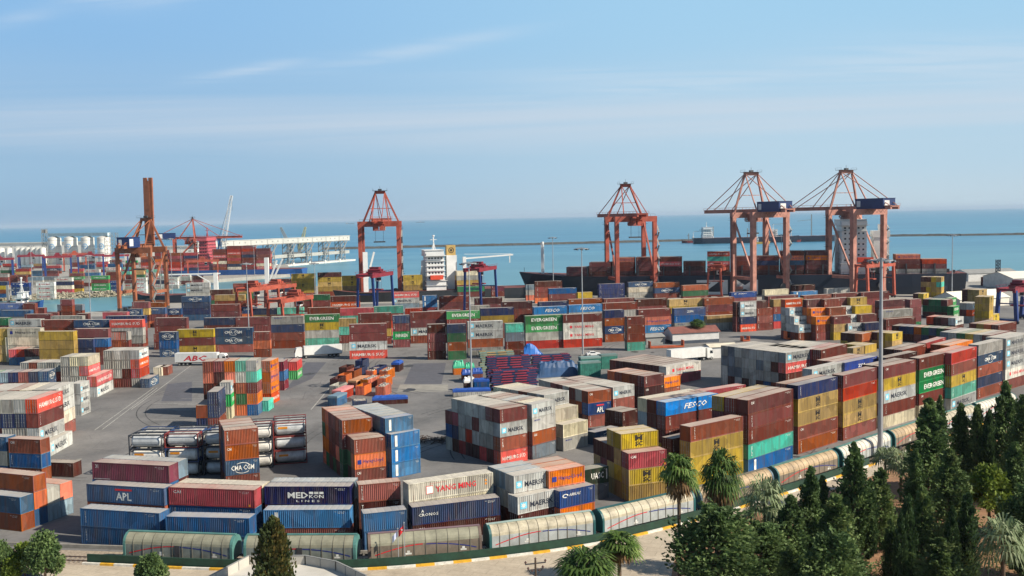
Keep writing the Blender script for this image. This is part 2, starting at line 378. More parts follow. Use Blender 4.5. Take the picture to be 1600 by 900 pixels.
for i in range(60):
    cx_, cy_ = rr.uniform(-80, 60), rr.uniform(150, 335); r_ = rr.uniform(.4, 2.2)
    mb.poly([(cx_ + r_ * rr.uniform(.6, 1.2) * math.cos(t * .57), cy_ + r_ * 1.6 * rr.uniform(.6, 1.2) * math.sin(t * .57), .010 + i * .0001) for t in range(11)])
structure('oil_stains', mb, OILM)

# ------------------------------------------------------------------ railway, kerb, near road
tp = [(-60, 868), (120, 874), (200, 877), (372, 884), (563, 884), (755, 868), (930, 843), (1082, 806), (1203, 770), (1304, 738), (1386, 708), (1490, 672), (1560, 648), (1680, 612), (1800, 580)]
TK = [Vector(P2(*p)) for p in tp]
def crs(pts, n=14):
    out = []
    for i in range(len(pts) - 1):
        p0 = pts[max(i - 1, 0)]; p1 = pts[i]; p2 = pts[i + 1]; p3 = pts[min(i + 2, len(pts) - 1)]
        for k_ in range(n):
            t = k_ / n
            out.append(.5 * ((2 * p1) + (p2 - p0) * t + (2 * p0 - 5 * p1 + 4 * p2 - p3) * t * t + (3 * p1 - p0 - 3 * p2 + p3) * t ** 3))
    out.append(pts[-1]); return out
TC = crs(TK)
for _ in range(3): TC = [TC[0]] + [(TC[i - 1] + TC[i] * 2 + TC[i + 1]) / 4 for i in range(1, len(TC) - 1)] + [TC[-1]]
def offset(c, d):
    o = []
    for i in range(len(c)):
        t = (c[min(i + 1, len(c) - 1)] - c[max(i - 1, 0)]).normalized(); o.append(c[i] + Vector((-t.y, t.x)) * d)
    return o
def ribbon(mb, A, B, za, zb, mi=0, i0=0, i1=None):
    i1 = len(A) - 1 if i1 is None else i1
    for i in range(i0, i1): mb.quad((*A[i], za), (*A[i + 1], za), (*B[i + 1], zb), (*B[i], zb), mi)
mb = MB(); ribbon(mb, offset(TC, -3.2), offset(TC, 3.4), .012, .012); structure('ballast_bed', mb, BALLAST)
RAILM = mat('rail_steel', '6a5a50', .5, .4)
mb = MB()
for s in (-.72, .72):
    A = offset(TC, s - .04); B = offset(TC, s + .04); ribbon(mb, A, B, .2, .2); ribbon(mb, A, A, .02, .2); ribbon(mb, B, B, .02, .2)
structure('railway_rails', mb, RAILM)
SLEEP = mat('sleeper', '7b736a', .9)
mb = MB(); acc = 0
for i in range(1, len(TC)):
    seg = (TC[i] - TC[i - 1]); l_ = seg.length; t = seg.normalized(); nrm = Vector((-t.y, t.x))
    while acc < l_:
        c_ = TC[i - 1] + t * acc; mb.bar((*(c_ - nrm * 1.25), .03), (*(c_ + nrm * 1.25), .03), .24, .1); acc += .7
    acc -= l_
structure('railway_sleepers', mb, SLEEP)
# raised near ground: road, then earth under the trees
ZR = 0.6
K0 = offset(TC, -3.55); K1 = offset(TC, -3.2)
mb = MB(); near = [(p.x, p.y, ZR) for p in K0]
mb.poly([(-90, 30, ZR), (160, 30, ZR), (330, 330, ZR)] + near[::-1] + [(-200, 120, ZR)], 0)
structure('near_road', mb, ROADC)
ep = [(1080, 815), (1150, 797), (1230, 774), (1330, 742), (1420, 708), (1500, 680), (1600, 648), (1780, 598)]
mb = MB(); mb.poly([(p[0], p[1], ZR + .006) for p in ([P2(x_, y_ + 14, ZR) for x_, y_ in ep] + [(300, 260), (150, 34), (18, 34), P2(1040, 960, ZR), P2(1052, 880, ZR)])]); structure('earth_under_trees', mb, EARTH)
KY = mat('kerb_yellow', 'd9a52c', .7, noise=.2, scale=2); KW = mat('kerb_white', 'd8d4c8', .7, noise=.2, scale=2)
kb = MB(); d_ = 0; i_s = next(i for i, p in enumerate(TC) if proj((p.x, p.y, 0))[0] > 150)
for i in range(i_s, len(TC) - 1):
    d_ += (TC[i + 1] - TC[i]).length; k_ = int(d_ / 2.55) % 2
    a, b_, c_, e_ = K0[i], K0[i + 1], K1[i + 1], K1[i]; z0, z1 = ZR - .02, ZR + .28
    kb.quad((*a, z1), (*b_, z1), (*c_, z1), (*e_, z1), k_); kb.quad((*a, z0), (*b_, z0), (*b_, z1), (*a, z1), k_)
structure('kerb', kb, [KW, KY])
GW = mat('green_wall_paint', '173a2b', .7, noise=.25, scale=.8)
gw = MB(); a0 = offset(TC, -3.0); a1 = offset(TC, -2.78)
ie = next(i for i, p in enumerate(TC) if proj((p.x, p.y, 0))[0] > 1330)
for i in range(i_s + 1, ie):
    for A, z0, z1 in ((a0, 0, 1.85), (a1, 0, 1.85)): gw.quad((*A[i], z0), (*A[i + 1], z0), (*A[i + 1], z1), (*A[i], z1))
    gw.quad((*a0[i], 1.85), (*a0[i + 1], 1.85), (*a1[i + 1], 1.85), (*a1[i], 1.85))
q = i_s + 1; gw.quad((*a0[q], 0), (*a0[q], 1.85), (*a1[q], 1.85), (*a1[q], 0))
tag(gw.build('boundary_wall', GW), 'long low dark green wall between railway and kerb', 'wall')
# low concrete kerb wall of the yard behind the rails, left
CW = mat('low_wall_concrete', '8f8a80', .9, noise=.2, scale=.8)
lw = MB(); b0 = offset(TC, 4.2); b1 = offset(TC, 4.5)
for i in range(0, ie):
    for A in (b0, b1): lw.quad((*A[i], 0), (*A[i + 1], 0), (*A[i + 1], .55), (*A[i], .55))
    lw.quad((*b0[i], .55), (*b0[i + 1], .55), (*b1[i + 1], .55), (*b1[i], .55))
tag(lw.build('yard_wall', CW), 'low grey concrete wall between yard and railway', 'wall')
# rubble slopes
ROCK = mat('rubble', 'a39b86', .95, noise=.35, scale=.5)
def rubble(name, pts, n, z0, z1, w_, rr):
    rnd_ = random.Random(5); mb = MB()
    segs = [(Vector(a), Vector(b_)) for a, b_ in zip(pts, pts[1:])]; tot = sum((b_ - a).length for a, b_ in segs)
    for _ in range(n):
        d = rnd_.random() * tot
        for a, b_ in segs:
            l_ = (b_ - a).length
            if d <= l_: break
            d -= l_
        p = a.lerp(b_, min(1, d / l_)); t = rnd_.random(); nr = Vector(((b_ - a).y, -(b_ - a).x)).normalized()
        c_ = Vector((*(p + nr * w_ * (t - .3)), z1 + (z0 - z1) * t)); r = rr * rnd_.uniform(.5, 1.2)
        pt = [c_ + Vector((rnd_.uniform(-1, 1), rnd_.uniform(-1, 1), rnd_.uniform(-.6, .7))).normalized() * r * rnd_.uniform(.7, 1.1) for _ in range(6)]
        for f in ((0, 1, 2), (0, 2, 3), (0, 3, 4), (0, 4, 1), (5, 2, 1), (5, 3, 2), (5, 4, 3), (5, 1, 4)): mb.tri(pt[f[0]], pt[f[1]], pt[f[2]])
    o = mb.build(name, ROCK); tag(o, kind='structure'); return o
rubble('rubble_slope', [P2(-300, 473), P2(-60, 466), P2(60, 462), P2(180, 457), P2(262, 447)], 3500, -3, .9, 4.5, 1.5)
BW = [P2(505, 387.5), P2(800, 381), P2(1130, 373), P2(1300, 368), P2(1500, 366), P2(1750, 362.5)]
rb = MB()
BD = mat('breakwater_rock', '4b4a46', .95, noise=.3, scale=.1)
for a, b_ in zip(BW, BW[1:]):
    a = Vector(a); b_ = Vector(b_); t = (b_ - a).normalized(); nr = Vector((t.y, -t.x)); n_ = 30
    prev = None
    for k_ in range(n_ + 1):
        c_ = a.lerp(b_, k_ / n_); h_ = random.uniform(.3, 1.2)
        cur = [(*(c_ + nr * 9), -3), (*(c_ + nr * 3), h_), (*(c_ - nr * 3), h_ + .2), (*(c_ - nr * 9), -3)]
        if prev:
            for i in range(3): rb.quad(prev[i], cur[i], cur[i + 1], prev[i + 1])
        prev = cur
structure('breakwater', rb, BD)

# sea air: faint even haze over the whole port and the bay
hz = MB(); hz.box(-60500, 60500, -500, 60500, -8, 120)
HZ = bpy.data.materials.new('sea_haze'); HZ.use_nodes = True; t = HZ.node_tree; t.nodes.remove(t.nodes['Principled BSDF'])
pv = t.nodes.new('ShaderNodeVolumePrincipled'); pv.inputs['Color'].default_value = (.60, .76, .92, 1); pv.inputs['Density'].default_value = 3.6e-5; pv.inputs['Anisotropy'].default_value = .0
t.links.new(pv.outputs[0], t.nodes['Material Output'].inputs['Volume'])
tag(hz.build('haze', HZ), 'thin sea haze over the harbour', kind='stuff')
# ------------------------------------------------------------------ shipping containers
COL = {  # code: (paint, plain name)
 'b': ('4f1f1b', 'dark maroon'), 'm': ('78322a', 'maroon'), 'r': ('96492f', 'rust brown'), 'o': ('d8661f', 'orange'), 'O': ('e0701d', 'orange'),
 'R': ('b5241e', 'red'), 'I': ('a41c1e', 'red'), 'H': ('d9442c', 'bright red'), 'p': ('7a1832', 'crimson'), 'w': ('aeaca2', 'light grey'),
 'M': ('c2c3bd', 'pale grey'), 'c': ('d6cbae', 'cream'), 'Z': ('ddd6c0', 'cream'), 'L': ('d9d2bd', 'cream'), 'y': ('b8963a', 'mustard'), 'Y': ('c0a042', 'mustard'),
 'g': ('2a6b42', 'dark green'), 'E': ('139046', 'bright green'), 'G': ('2a9a4e', 'bright green'), 't': ('57b59b', 'sea green'), 'u': ('25618f', 'blue'),
 'v': ('2a7bb2', 'azure'), 'F': ('2290d0', 'azure'), 'A': ('25538a', 'blue'), 'd': ('24365a', 'navy'), 'C': ('244b70', 'navy'), 'N': ('141f52', 'navy'),
 'K': ('2a3c60', 'navy'), 'D': ('234a80', 'navy'), 'l': ('8097a2', 'blue grey'), 'T': ('68737b', 'grey'), 'U': ('19492f', 'dark green'), 'X': ('dcd8cc', 'white'),
 'J': ('34549a', 'blue')}
STEEL = mat('galvanised_rod', '9b9d9b', 0.4, 0.3)
WHITE = mat('letter_white', 'dedcd2', 0.7, noise=.3, scale=1.2); DARK = mat('letter_dark', '1c2434', 0.6); REDL = mat('letter_red', 'c8202a', 0.6)
SKYB = mat('letter_sky_blue', '6fc0d8', 0.6); NAVYL = mat('letter_navy', '1a2a7a', 0.6); BLACKL = mat('letter_black', '201b16', 0.6); ORL = mat('letter_orange', 'e8912a', 0.6)
LM = [WHITE, DARK, REDL, SKYB, NAVYL, BLACKL, ORL]
WC = 2.438; HC = 2.591
UL = {20: 6.058, 40: 12.192}

def corr(mb, x0, x1, y, sgn, z0, z1, pitch=0.278, depth=0.075):
    """corrugated sheet in the xz plane at y, ridges towards sgn"""
    n = max(2, int(round((x1 - x0) / pitch))); dxx = (x1 - x0) / n; pts = []
    for i in range(n):
        a = x0 + i * dxx
        pts += [(a, 0), (a + dxx * .27, 0), (a + dxx * .5, 1), (a + dxx * .77, 1)]
    pts.append((x1, 0))
    base = len(mb.v)
    for a, q in pts:
        yy = y - sgn * depth * q
        mb.v.append((a, yy, z0)); mb.v.append((a, yy, z1))
    for i in range(len(pts) - 1):
        k_ = base + 2 * i
        mb.f.append((k_, k_ + 2, k_ + 3, k_ + 1) if sgn < 0 else (k_ + 2, k_, k_ + 1, k_ + 3)); mb.m.append(0)
def corr_end(mb, x, sgn, y0, y1, z0, z1, pitch=0.26, depth=0.06):
    n = max(2, int(round((y1 - y0) / pitch))); dd = (y1 - y0) / n; pts = []
    for i in range(n):
        a = y0 + i * dd; pts += [(a, 0), (a + dd * .27, 0), (a + dd * .5, 1), (a + dd * .77, 1)]
    pts.append((y1, 0)); base = len(mb.v)
    for a, q in pts:
        xx = x - sgn * depth * q; mb.v.append((xx, a, z0)); mb.v.append((xx, a, z1))
    for i in range(len(pts) - 1):
        k_ = base + 2 * i
        mb.f.append((k_ + 2, k_, k_ + 1, k_ + 3) if sgn < 0 else (k_, k_ + 2, k_ + 3, k_ + 1)); mb.m.append(0)
def g_body(mb, L_, ex=0):
    x = L_ / 2; yw = WC / 2
    corr(mb, -x + .1, x - .1, -yw + .018, -1, .14, HC - .07)
    corr(mb, -x + .1, x - .1, yw - .018, 1, .14, HC - .07)
    corr_end(mb, x - .02, 1, -yw + .1, yw - .1, .14, HC - .09)
def g_frame(mb, L_):
    x = L_ / 2; yw = WC / 2
    for sx in (-1, 1):
        for sy in (-1, 1):
            a, b_ = sorted((sx * x, sx * (x - .13))); c, d = sorted((sy * yw, sy * (yw - .13)))
            mb.box(a, b_, c, d, 0.008, HC - .004)
        a, b_ = sorted((sx * (x - .006), sx * (x - .11)))
        mb.box(a, b_, -yw + .13, yw - .13, 0.02, .15); mb.box(a, b_, -yw + .13, yw - .13, HC - .13, HC - .03)
    for sy in (-1, 1):
        c, d = sorted((sy * (yw - .006), sy * (yw - .09)))
        mb.box(-x + .13, x - .13, c, d, 0.03, .16); mb.box(-x + .13, x - .13, c, d, HC - .09, HC - .02)
def g_roof(mb, L_):
    x = L_ / 2 - .11; yw = WC / 2 - .09; n = int(L_ / 0.9); dd = 2 * x / n; z = HC - .045
    mb.quad((-x - .1, -yw - .08, HC - .025), (-x, -yw - .08, HC - .025), (-x, yw + .08, HC - .025), (-x - .1, yw + .08, HC - .025))
    mb.quad((x, -yw - .08, HC - .025), (x + .1, -yw - .08, HC - .025), (x + .1, yw + .08, HC - .025), (x, yw + .08, HC - .025))
    for i in range(n):
        a = -x + i * dd; p = [(a, 0), (a + dd * .2, .025), (a + dd * .8, .025), (a + dd, 0)]
        for (p0, q0), (p1, q1) in zip(p, p[1:]):
            mb.quad((p0, -yw, z + q0), (p1, -yw, z + q1), (p1, yw, z + q1), (p0, yw, z + q0))
def g_door(mb, L_, side):
    """one door leaf at the -x end: recessed panels, two lock rods with handles"""
    x = -L_ / 2 + .03; y0, y1 = (-WC / 2 + .14, -.01) if side < 0 else (.01, WC / 2 - .14)
    mb.box(x, x + .05, y0, y1, .16, HC - .14, 0)
    for i in range(4):
        z = .28 + i * .56; mb.box(x - .012, x, y0 + .08, y1 - .08, z, z + .40, 0)
    for t in (.28, .72):
        yy = y0 + (y1 - y0) * t
        mb.box(x - .055, x - .018, yy - .022, yy + .022, .1, HC - .1, 1)
        mb.box(x - .07, x - .02, yy - .06, yy + .14, 1.0, 1.05, 1)
        for z in (.3, .9, 1.7, 2.2): mb.box(x - .06, x - .013, yy - .05, yy + .05, z, z + .07, 1)
_gm = {}
def cmesh(part, unit, code):
    key = (part, unit, code)
    if key in _gm: return _gm[key]
    mb = MB(); L_ = UL[unit]; hx = COL[code][0]
    wall = paint('paint_' + code, hx); roof = paint('roof_' + code, hx, 0.62)
    mats = [wall]
    if part == 'body': g_body(mb, L_)
    elif part == 'frame': g_frame(mb, L_)
    elif part == 'roof': g_roof(mb, L_); mats = [roof]
    elif part == 'door_l': g_door(mb, L_, -1); mats = [wall, STEEL]
    elif part == 'door_r': g_door(mb, L_, 1); mats = [wall, STEEL]
    elif part == 'blank': corr_end(mb, -L_ / 2 + .02, -1, -WC / 2 + .1, WC / 2 - .1, .14, HC - .09)
    elif part == 'whole':
        g_body(mb, L_); g_frame(mb, L_)
        n0 = len(mb.f); g_roof(mb, L_)
        for i in range(n0, len(mb.f)): mb.m[i] = 1
        n1 = len(mb.f); g_door(mb, L_, -1); g_door(mb, L_, 1)
        for i in range(n1, len(mb.f)): mb.m[i] = 2 if mb.m[i] else 0
        mats = [wall, roof, STEEL]
    _gm[key] = mb.mesh('container_' + part, mats)
    return _gm[key]

def star(mb, cx, cz, r, y, mi):
    pts = []
    for i in range(14):
        a = math.pi / 2 + i * math.pi / 7; q = r if i % 2 == 0 else r * .45
        pts.append((cx + q * math.cos(a), y, cz + q * math.sin(a)))
    c = (cx, y, cz)
    for i in range(14): mb.tri(c, pts[(i + 1) % 14], pts[i], mi)
def lettering(mb, code, unit, var=0):
    L_ = UL[unit]; x0 = -L_ / 2; y = -WC / 2 + .010; k = L_ / 12.19; P = lambda s, x, z, w_, h_, mi, b=.0, sh=0, sp=1: put_text(mb, s, x0 + x * L_, z, w_ * L_, h_, y, mi, b, sh, sp)
    def plate(x, z, w_, h_, mi, dy=.002): mb.quad((x0 + x * L_, y + dy, z), (x0 + x * L_ + w_, y + dy, z), (x0 + x * L_ + w_, y + dy, z + h_), (x0 + x * L_, y + dy, z + h_), mi)
    def ring(x, z, r, wd, mi, a0=0, a1=360):
        n = 18
        for i in range(n):
            a = R(a0 + (a1 - a0) * i / n); b_ = R(a0 + (a1 - a0) * (i + 1) / n); cx = x0 + x * L_
            mb.quad((cx + r * 1.7 * math.cos(a), y, z + r * math.sin(a)), (cx + (r + wd) * 1.7 * math.cos(a), y, z + (r + wd) * math.sin(a)),
                    (cx + (r + wd) * 1.7 * math.cos(b_), y, z + (r + wd) * math.sin(b_)), (cx + r * 1.7 * math.cos(b_), y, z + r * math.sin(b_)), mi)
    big = unit == 40
    if code == 'M':
        s = 1.25 if big else 1.0
        plate(.06, .7, s, s, 3); star(mb, x0 + .06 * L_ + s / 2, .7 + s / 2, s * .42, y - .002, 0)
        P('MAERSK', .22 if big else .30, .75, .5 if big else .56, 1.0 if big else .78, 1, .03)
    elif code == 'H': P('HAMBURG SÜD', .07, .85, .86, 1.05 if big else .85, 0, .02)
    elif code in 'E': P('EVERGREEN', .16, .75, .68, 1.05, 0, .035)
    elif code == 'Y':
        q = .44 if big else .38; wq = .10 if big else .2
        P('M', q, 1.3, wq, .8, 5, .07); P('SC', q, .42, wq, .75, 5, .07); plate(q - .008, 2.12, wq * L_ + .2, .1, 5)
    elif code == 'C':
        P('CMA CGM', .26 if big else .16, .8, .46 if big else .68, .85, 0, .03); ring(.49, 1.2, .82, .09, 0, 20, 130); ring(.49, 1.15, .82, .09, 0, 215, 320)
    elif code == 'A': P('APL', .38, .45, .2 if big else .3, 1.15, 0, .05); plate(.37, 1.85, (.22 if big else .32) * L_, .28, 2)
    elif code == 'F': P('FESCO', .34, .75, .44, 1.05, 0, .03, .3)
    elif code == 'O': plate(.09, .85, .75, .75, 4); P('Hapag-Lloyd', .27, .85, .64, .75, 4, .01)
    elif code == 'L': plate(.08, .8, 1.0, .9, 4); P('Hapag-Lloyd', .24, .85, .62, .8, 1, .02)
    elif code == 'Z':
        plate(.20, .8, 1.0, 1.15, 2); plate(.206, .87, .86, 1.0, 0, -.001); P('Y', .214, .95, .055, .85, 4, .03)
        P('YANG MING', .31, .92, .48, .85, 2, .03); P('YANG MING MARINE TRANSPORT', .24, 2.2, .2, .1, 2); plate(.9, 1.45, .25, .3, 6); plate(.9, .95, .25, .3, 6)
    elif code == 'X': plate(.17, .85, .7, .8, 2); P('YANG MING', .28, .85, .5, .8, 2, .03)
    elif code == 'N':
        P('MED', .27, .9, .24, .85, 0, .06); P('KON', .52, .9, .17, .5, 0, .04); plate(.52, 1.5, .6, .32, 0); plate(.58, 1.5, .6, .32, 0); plate(.64, 1.5, .6, .32, 0); P('LINES', .37, .35, .27, .3, 0, .02, 0, 1.6)
    elif code == 'K': P('CRONOS', .07, 1.15, .22, .42, 0, .02); P('A', .1, 1.7, .03, .4, 0, .03)
    elif code == 'D': P('ARKAS', .26, 1.6, .34, .42, 0, .02, .3); ring(.16, 1.75, .18, .12, 0, 0, 300)
    elif code == 'U': P('UASC', .3, .85, .5, 1.0, 0, .04); plate(.9, .6, .22, 1.6, 0)
    elif code == 'G': P('EVERGREEN', .16, .85, .68, .9, 0, .03)
    elif code == 'I': P('CAI', .055, 1.75, .09 if big else .14, .42, 0, .03); plate(.93, .2, .28, .32, 6)
    elif code == 'p': P('31', .045, 1.75, .035, .55, 0, .03); plate(.02, .15, 2.6, .07, 0)
    elif code == 'v': plate(.13, .3, .5, 1.95, 0)
    elif code in 'ud' and var % 2 == 0: P('\n'.join('SEACO'), .06, .55, .035 if not big else .018, 1.7, 0, .02)
    elif code in 'mbr':
        if var % 3 == 0: P('\n'.join('TEX'), .07, .8, .05 if not big else .022, 1.45, 0, .02)
        elif var % 3 == 1: P('\n'.join('TRITON'), .07, .4, .04 if not big else .02, 1.9, 0, .01)
        elif var % 3 == 2: P('CAI', .06, 1.7, .13 if not big else .07, .45, 0, .02)
    elif code == 'w' and var % 2: P('MAERSK', .1, 1.9, .25, .3, 4, .01)
    elif code == 't': P('\n'.join('CHINA'), .06, .5, .03, 1.7, 0, .02)
    elif code == 'J': P('ZIM', .4, .9, .2, .7, 0, .02)
    # small number panel, upper right
    if code not in 'yYoO': P('22G1', .86, 2.02, .07, .14, 0 if code not in 'wMcZLX' else 1); P('45 6712 8', .82, 2.22, .12, .1, 0 if code not in 'wMcZLX' else 1)
    return mb
_lm = {}
def letter_mesh(code, unit, var):
    var = var % 6; key = (code, unit, var if code in 'udmbrw' else 0)
    if key not in _lm: _lm[key] = lettering(MB(), code, unit, var).mesh('lettering', LM)
    return _lm[key]
BIGMARK = set('MHEYCAFOLZXNKDUGIpvJ')
MARKTXT = {'M': 'dark letters and a star', 'H': 'white letters', 'E': 'bold white letters', 'Y': 'a black emblem', 'C': 'white letters', 'A': 'white letters under red',
           'F': 'slanted white letters', 'O': 'dark blue letters', 'L': 'dark letters', 'Z': 'red letters', 'X': 'red letters', 'N': 'big white letters', 'K': 'small white letters',
           'D': 'slanted white letters', 'U': 'white letters', 'G': 'white letters', 'I': 'small white letters', 'p': 'a small white number', 'v': 'a white stripe', 'J': 'white letters'}

BOX = []     # every container of the port: dict(pos, yaw, L, unit, code, z, sx, sz, phrase, stack, tier, ntiers)
def add_stack(corner, yaw, unit, s, phrase, stack, sx=1.0, sz=1.0, base=0.0, sy=1.0):
    """corner = near left foot of the stack; s = paint codes from the ground up"""
    L_ = UL[unit] * sx; c, sn = math.cos(yaw), math.sin(yaw)
    cx = corner[0] + c * L_ / 2 - sn * WC * sy / 2; cy = corner[1] + sn * L_ / 2 + c * WC * sy / 2
    for i, ch in enumerate(s):
        if ch == ' ': continue
        BOX.append(dict(x=cx + random.uniform(-.03, .03), y=cy + random.uniform(-.03, .03), z=base + i * HC * sz, yaw=yaw, unit=unit, sx=sx, sy=sy, sz=sz, code=ch, phrase=phrase, stack=stack, tier=i, n=len(s)))
ORD = ['first', 'second', 'third', 'fourth', 'fifth', 'sixth', 'seventh', 'eighth', 'ninth', 'tenth', 'eleventh', 'twelfth', 'thirteenth', 'fourteenth', 'fifteenth', 'sixteenth', 'seventeenth']
def deep(phrase, p0, p1, rows, hi=None, unit=None, p2=None, sz=1.0, yaw=None, n2=None, base=0, pitch=2.5):
    """stacks one behind the other, front first; p0 p1 = photo coordinates of the near top edge of the first stack"""
    h = base + (hi if hi is not None else len(rows[0])) * HC * sz
    a = G(p0[0], p0[1], h); b_ = G(p1[0], p1[1], h); e_ = b_ - a; ln = math.hypot(e_.x, e_.y)
    if yaw is None: yaw = math.atan2(e_.y, e_.x)
    else: yaw = R(yaw)
    if unit is None: unit = 20 if ln < 9 else 40
    sx = min(1.22, max(.8, ln / UL[unit]))
    bd = Vector((-math.sin(yaw), math.cos(yaw))) * pitch; sy = 1.0
    if p2 is not None:
        q = G(p2[0], p2[1], h); n_ = n2 or len(rows); bv = Vector((q.x - a.x, q.y - a.y)) / n_
        sy = min(1.15, max(.85, bv.dot(bd.normalized()) / 2.5)); bd = bd.normalized() * 2.5 * sy
    for j, s in enumerate(rows):
        st = 'front stack' if j == 0 else ORD[j] + ' stack back'
        if len(rows) == 1: st = 'stack'
        add_stack((a.x + bd.x * j, a.y + bd.y * j), yaw, unit, s, phrase, st, sx, sz, base, sy * .985)
def yaw_at(x): return -8 + 30 * min(max(x, 0), 1250) / 1250
MIXR = random.Random(19)
def row(phrase, ents, sz=1.1, yaw=None, back=1):
    """stacks side by side, left to right: (x0, x1, y of the top edge, codes from the ground up)"""
    n_ = len(ents)
    for i, (x0, x1, yt, s) in enumerate(ents):
        if phrase.startswith(('third row b', 'fourth row b', 'fifth row', 'third row on', 'fourth row on', 'row nearest')):
            s = ''.join((MIXR.choice('rbwdtgCyHRlomwrbu') if (c_ == 'm' and MIXR.random() < .42) else c_) for c_ in s)
            yt += MIXR.choice((0, 0, 0, 1, -1)); 
        h = len(s) * HC * sz; a = G(x0, yt, h); yw = R(yaw_at((x0 + x1) / 2) if yaw is None else yaw)
        # length from the pixel width
        sc = FPX / math.hypot(*proj(a)[2:], 0) if False else FPX / proj(a)[2]
        ln = (x1 - x0) / sc / max(.3, math.cos(yw) - math.sin(yw) * (x0 - 800) / FPX)
        unit = 20 if ln < 9 else 40; sx = min(1.2, max(.8, ln / UL[unit]))
        st = ('leftmost stack' if i == 0 else 'rightmost stack' if i == n_ - 1 else ORD[i] + ' stack from left') if n_ > 1 else 'stack'
        add_stack((a.x, a.y), yw, unit, s, phrase, st, sx, sz)
# ---- front rows along the railway
deep('blue pair behind first wagon', (125, 794), (249, 802), ['uu'])
deep('row behind the blue pair', (135, 756), (256, 763), ['brA'])
deep('crimson topped block at left', (143, 722), (263, 728), ['bbup', 'bbbl'])
deep('blue pair behind second wagon', (258, 807), (389, 810), ['uu'])
deep('red and cream block', (263, 761), (397, 766), ['uuI', 'bbc'])
deep('azure pair behind the cypress', (411, 797), (546, 796), ['rv'])
deep('navy lettered block behind wagons', (413, 760), (547, 760), ['bbN', 'bbl'])
deep('blue pair behind third wagon', (568, 803), (636, 796), ['uu'])
deep('brown block behind third wagon', (559.5, 758), (625.5, 752), ['bbr'])
deep('navy pair behind fourth wagon', (644, 793), (781, 777), ['bK'])
deep('white lettered block behind wagons', (638, 757), (770, 738), ['bcZ'])
deep('grey pair nearest fourth wagon', (809, 777), (873, 763), ['bM'])
deep('grey block behind fourth wagon', (803, 744), (858, 734), ['bwM', 'bwl', 'bul'])
deep('orange block behind fourth wagon', (857.5, 736.6), (913.5, 727), ['boO', 'bro', 'bmr'])
deep('navy and orange pair', (874.6, 768), (929, 757), ['oD'])
deep('green and grey pair', (912, 735), (945, 729), ['TU'], unit=20)
deep('mustard block by tall palm', (982, 709), (1041, 702), ['yYI', 'yyyY', 'yyby', 'ymb', 'yyb'])
# ---- tall wall of stacks along the railway, right
wall = [('first', (1079, 667), (1161, 650), ['yYYr']), ('second', (1169, 625.5), (1240.5, 607), ['vtmmm', 'mmmmm', 'mmmmy']),
        ('third', (1247, 602.5), (1309, 588), ['rrYYd', 'mmrmr']), ('fourth', (1318, 586.7), (1370, 574), ['rYYRm']),
        ('fifth', (1381, 573), (1431, 562), ['cmMYm', 'mbmmb']), ('sixth', (1437, 560), (1482, 550), ['cmEEm']),
        ('seventh', (1487, 552), (1526, 541.5), ['MtYrR', 'bbbmo']), ('eighth', (1529, 539), (1567, 530), ['rdrCw']), ('ninth', (1572, 529), (1616, 519), ['rXMMM', 'bbwww'])]
for nm, a_, b_, rr in wall: deep(nm + ' pile along right railway', a_, b_, rr, unit=40)
deep('azure lettered block by palms', (1040, 629), (1122, 614.5), ['ymmF', 'yubm', 'ywlc'], unit=40)
deep('red topped pile beyond azure block', (1087, 613), (1165, 601), ['mmmR'], unit=40)
deep('dark maroon pile by mustard block', (1050, 686), (1064, 681), ['bbb'], unit=20, yaw=38)
# ---- grey and rust blocks, right of centre
deep('grey ended block right of centre', (781, 640), (823, 633), ['HrMm', 'bwwm', 'Rwww', 'bwmw', 'bRww', 'Rwww', 'bdRw', 'wum'], p2=(705, 622), n2=7)
deep('second grey block right of centre', (831, 632), (867.5, 624), ['TrwM', 'bwwc', 'bwwm', 'bwwl', 'bwwm', 'bwwm', 'bwww'], p2=(763, 617), n2=7)
deep('low cream block right of centre', (880, 664), (918, 655.5), ['wc', 'bwc', 'bwcM', 'bwcw', 'bwcm', 'bwcw', 'bwcc', 'bbmc'], unit=20)
deep('rust block with blue middle tier', (919, 612), (954.5, 607.5), ['rAr', 'brw', 'brm', 'brw', 'brm', 'brr', 'brw', 'bbw'], unit=20)
deep('pale block beside rust block', (958, 605.5), (991, 600), ['mrM', 'brw', 'brw', 'brw', 'brm', 'brm', 'brm'], unit=20)
deep('maroon pair below pale block', (973, 644), (991, 640), ['bb', 'bb'], unit=20)
deep('low navy pile below rust block', (931, 676), (968, 667), ['C'], unit=20)
deep('rust roofed block at right', (1007, 588), (1038, 583), ['bbm', 'bbr', 'bgr', 'bor', 'boo'], unit=20, sz=1.0)
deep('low orange pile at right', (1031, 591.5), (1063, 586), ['rO'], unit=20)
deep('red lettered block by white lorry', (1041, 573), (1101, 562), ['RX', 'bb', 'mb', 'bm', 'bb', 'mb', 'bb', 'mm'], unit=40)
deep('wide grey block at right', (1228, 551.5), (1279, 543.5), ['wbHM', 'mwbw', 'uwww', 'bwTw', 'wwww', 'bwww', 'wTww', 'bTTT', 'wwTw'], p2=(1130, 539), unit=40)
deep('pink roofed block at right', (1283, 547), (1328, 536), ['mmmm', 'mmmR', 'mmmw', 'mmmw', 'mmmc', 'mmmw'], unit=40)
deep('pale pile behind right wall', (1269, 577), (1319, 566), ['bmbM'], unit=40)
deep('blue topped pile behind right wall', (1320, 567), (1372, 556), ['bmmA'.replace('A', 'J'), 'bmmr', 'bmmr'], unit=40)
deep('maroon pile behind fifth tower', (1385, 559), (1447, 546), ['bbmb'], unit=40)
deep('pink pile behind fifth tower', (1410, 547), (1461, 534), ['bbmm', 'bbmb'], unit=40)
deep('crimson pile behind sixth tower', (1447, 536), (1488, 524), ['bbbR'], unit=40)
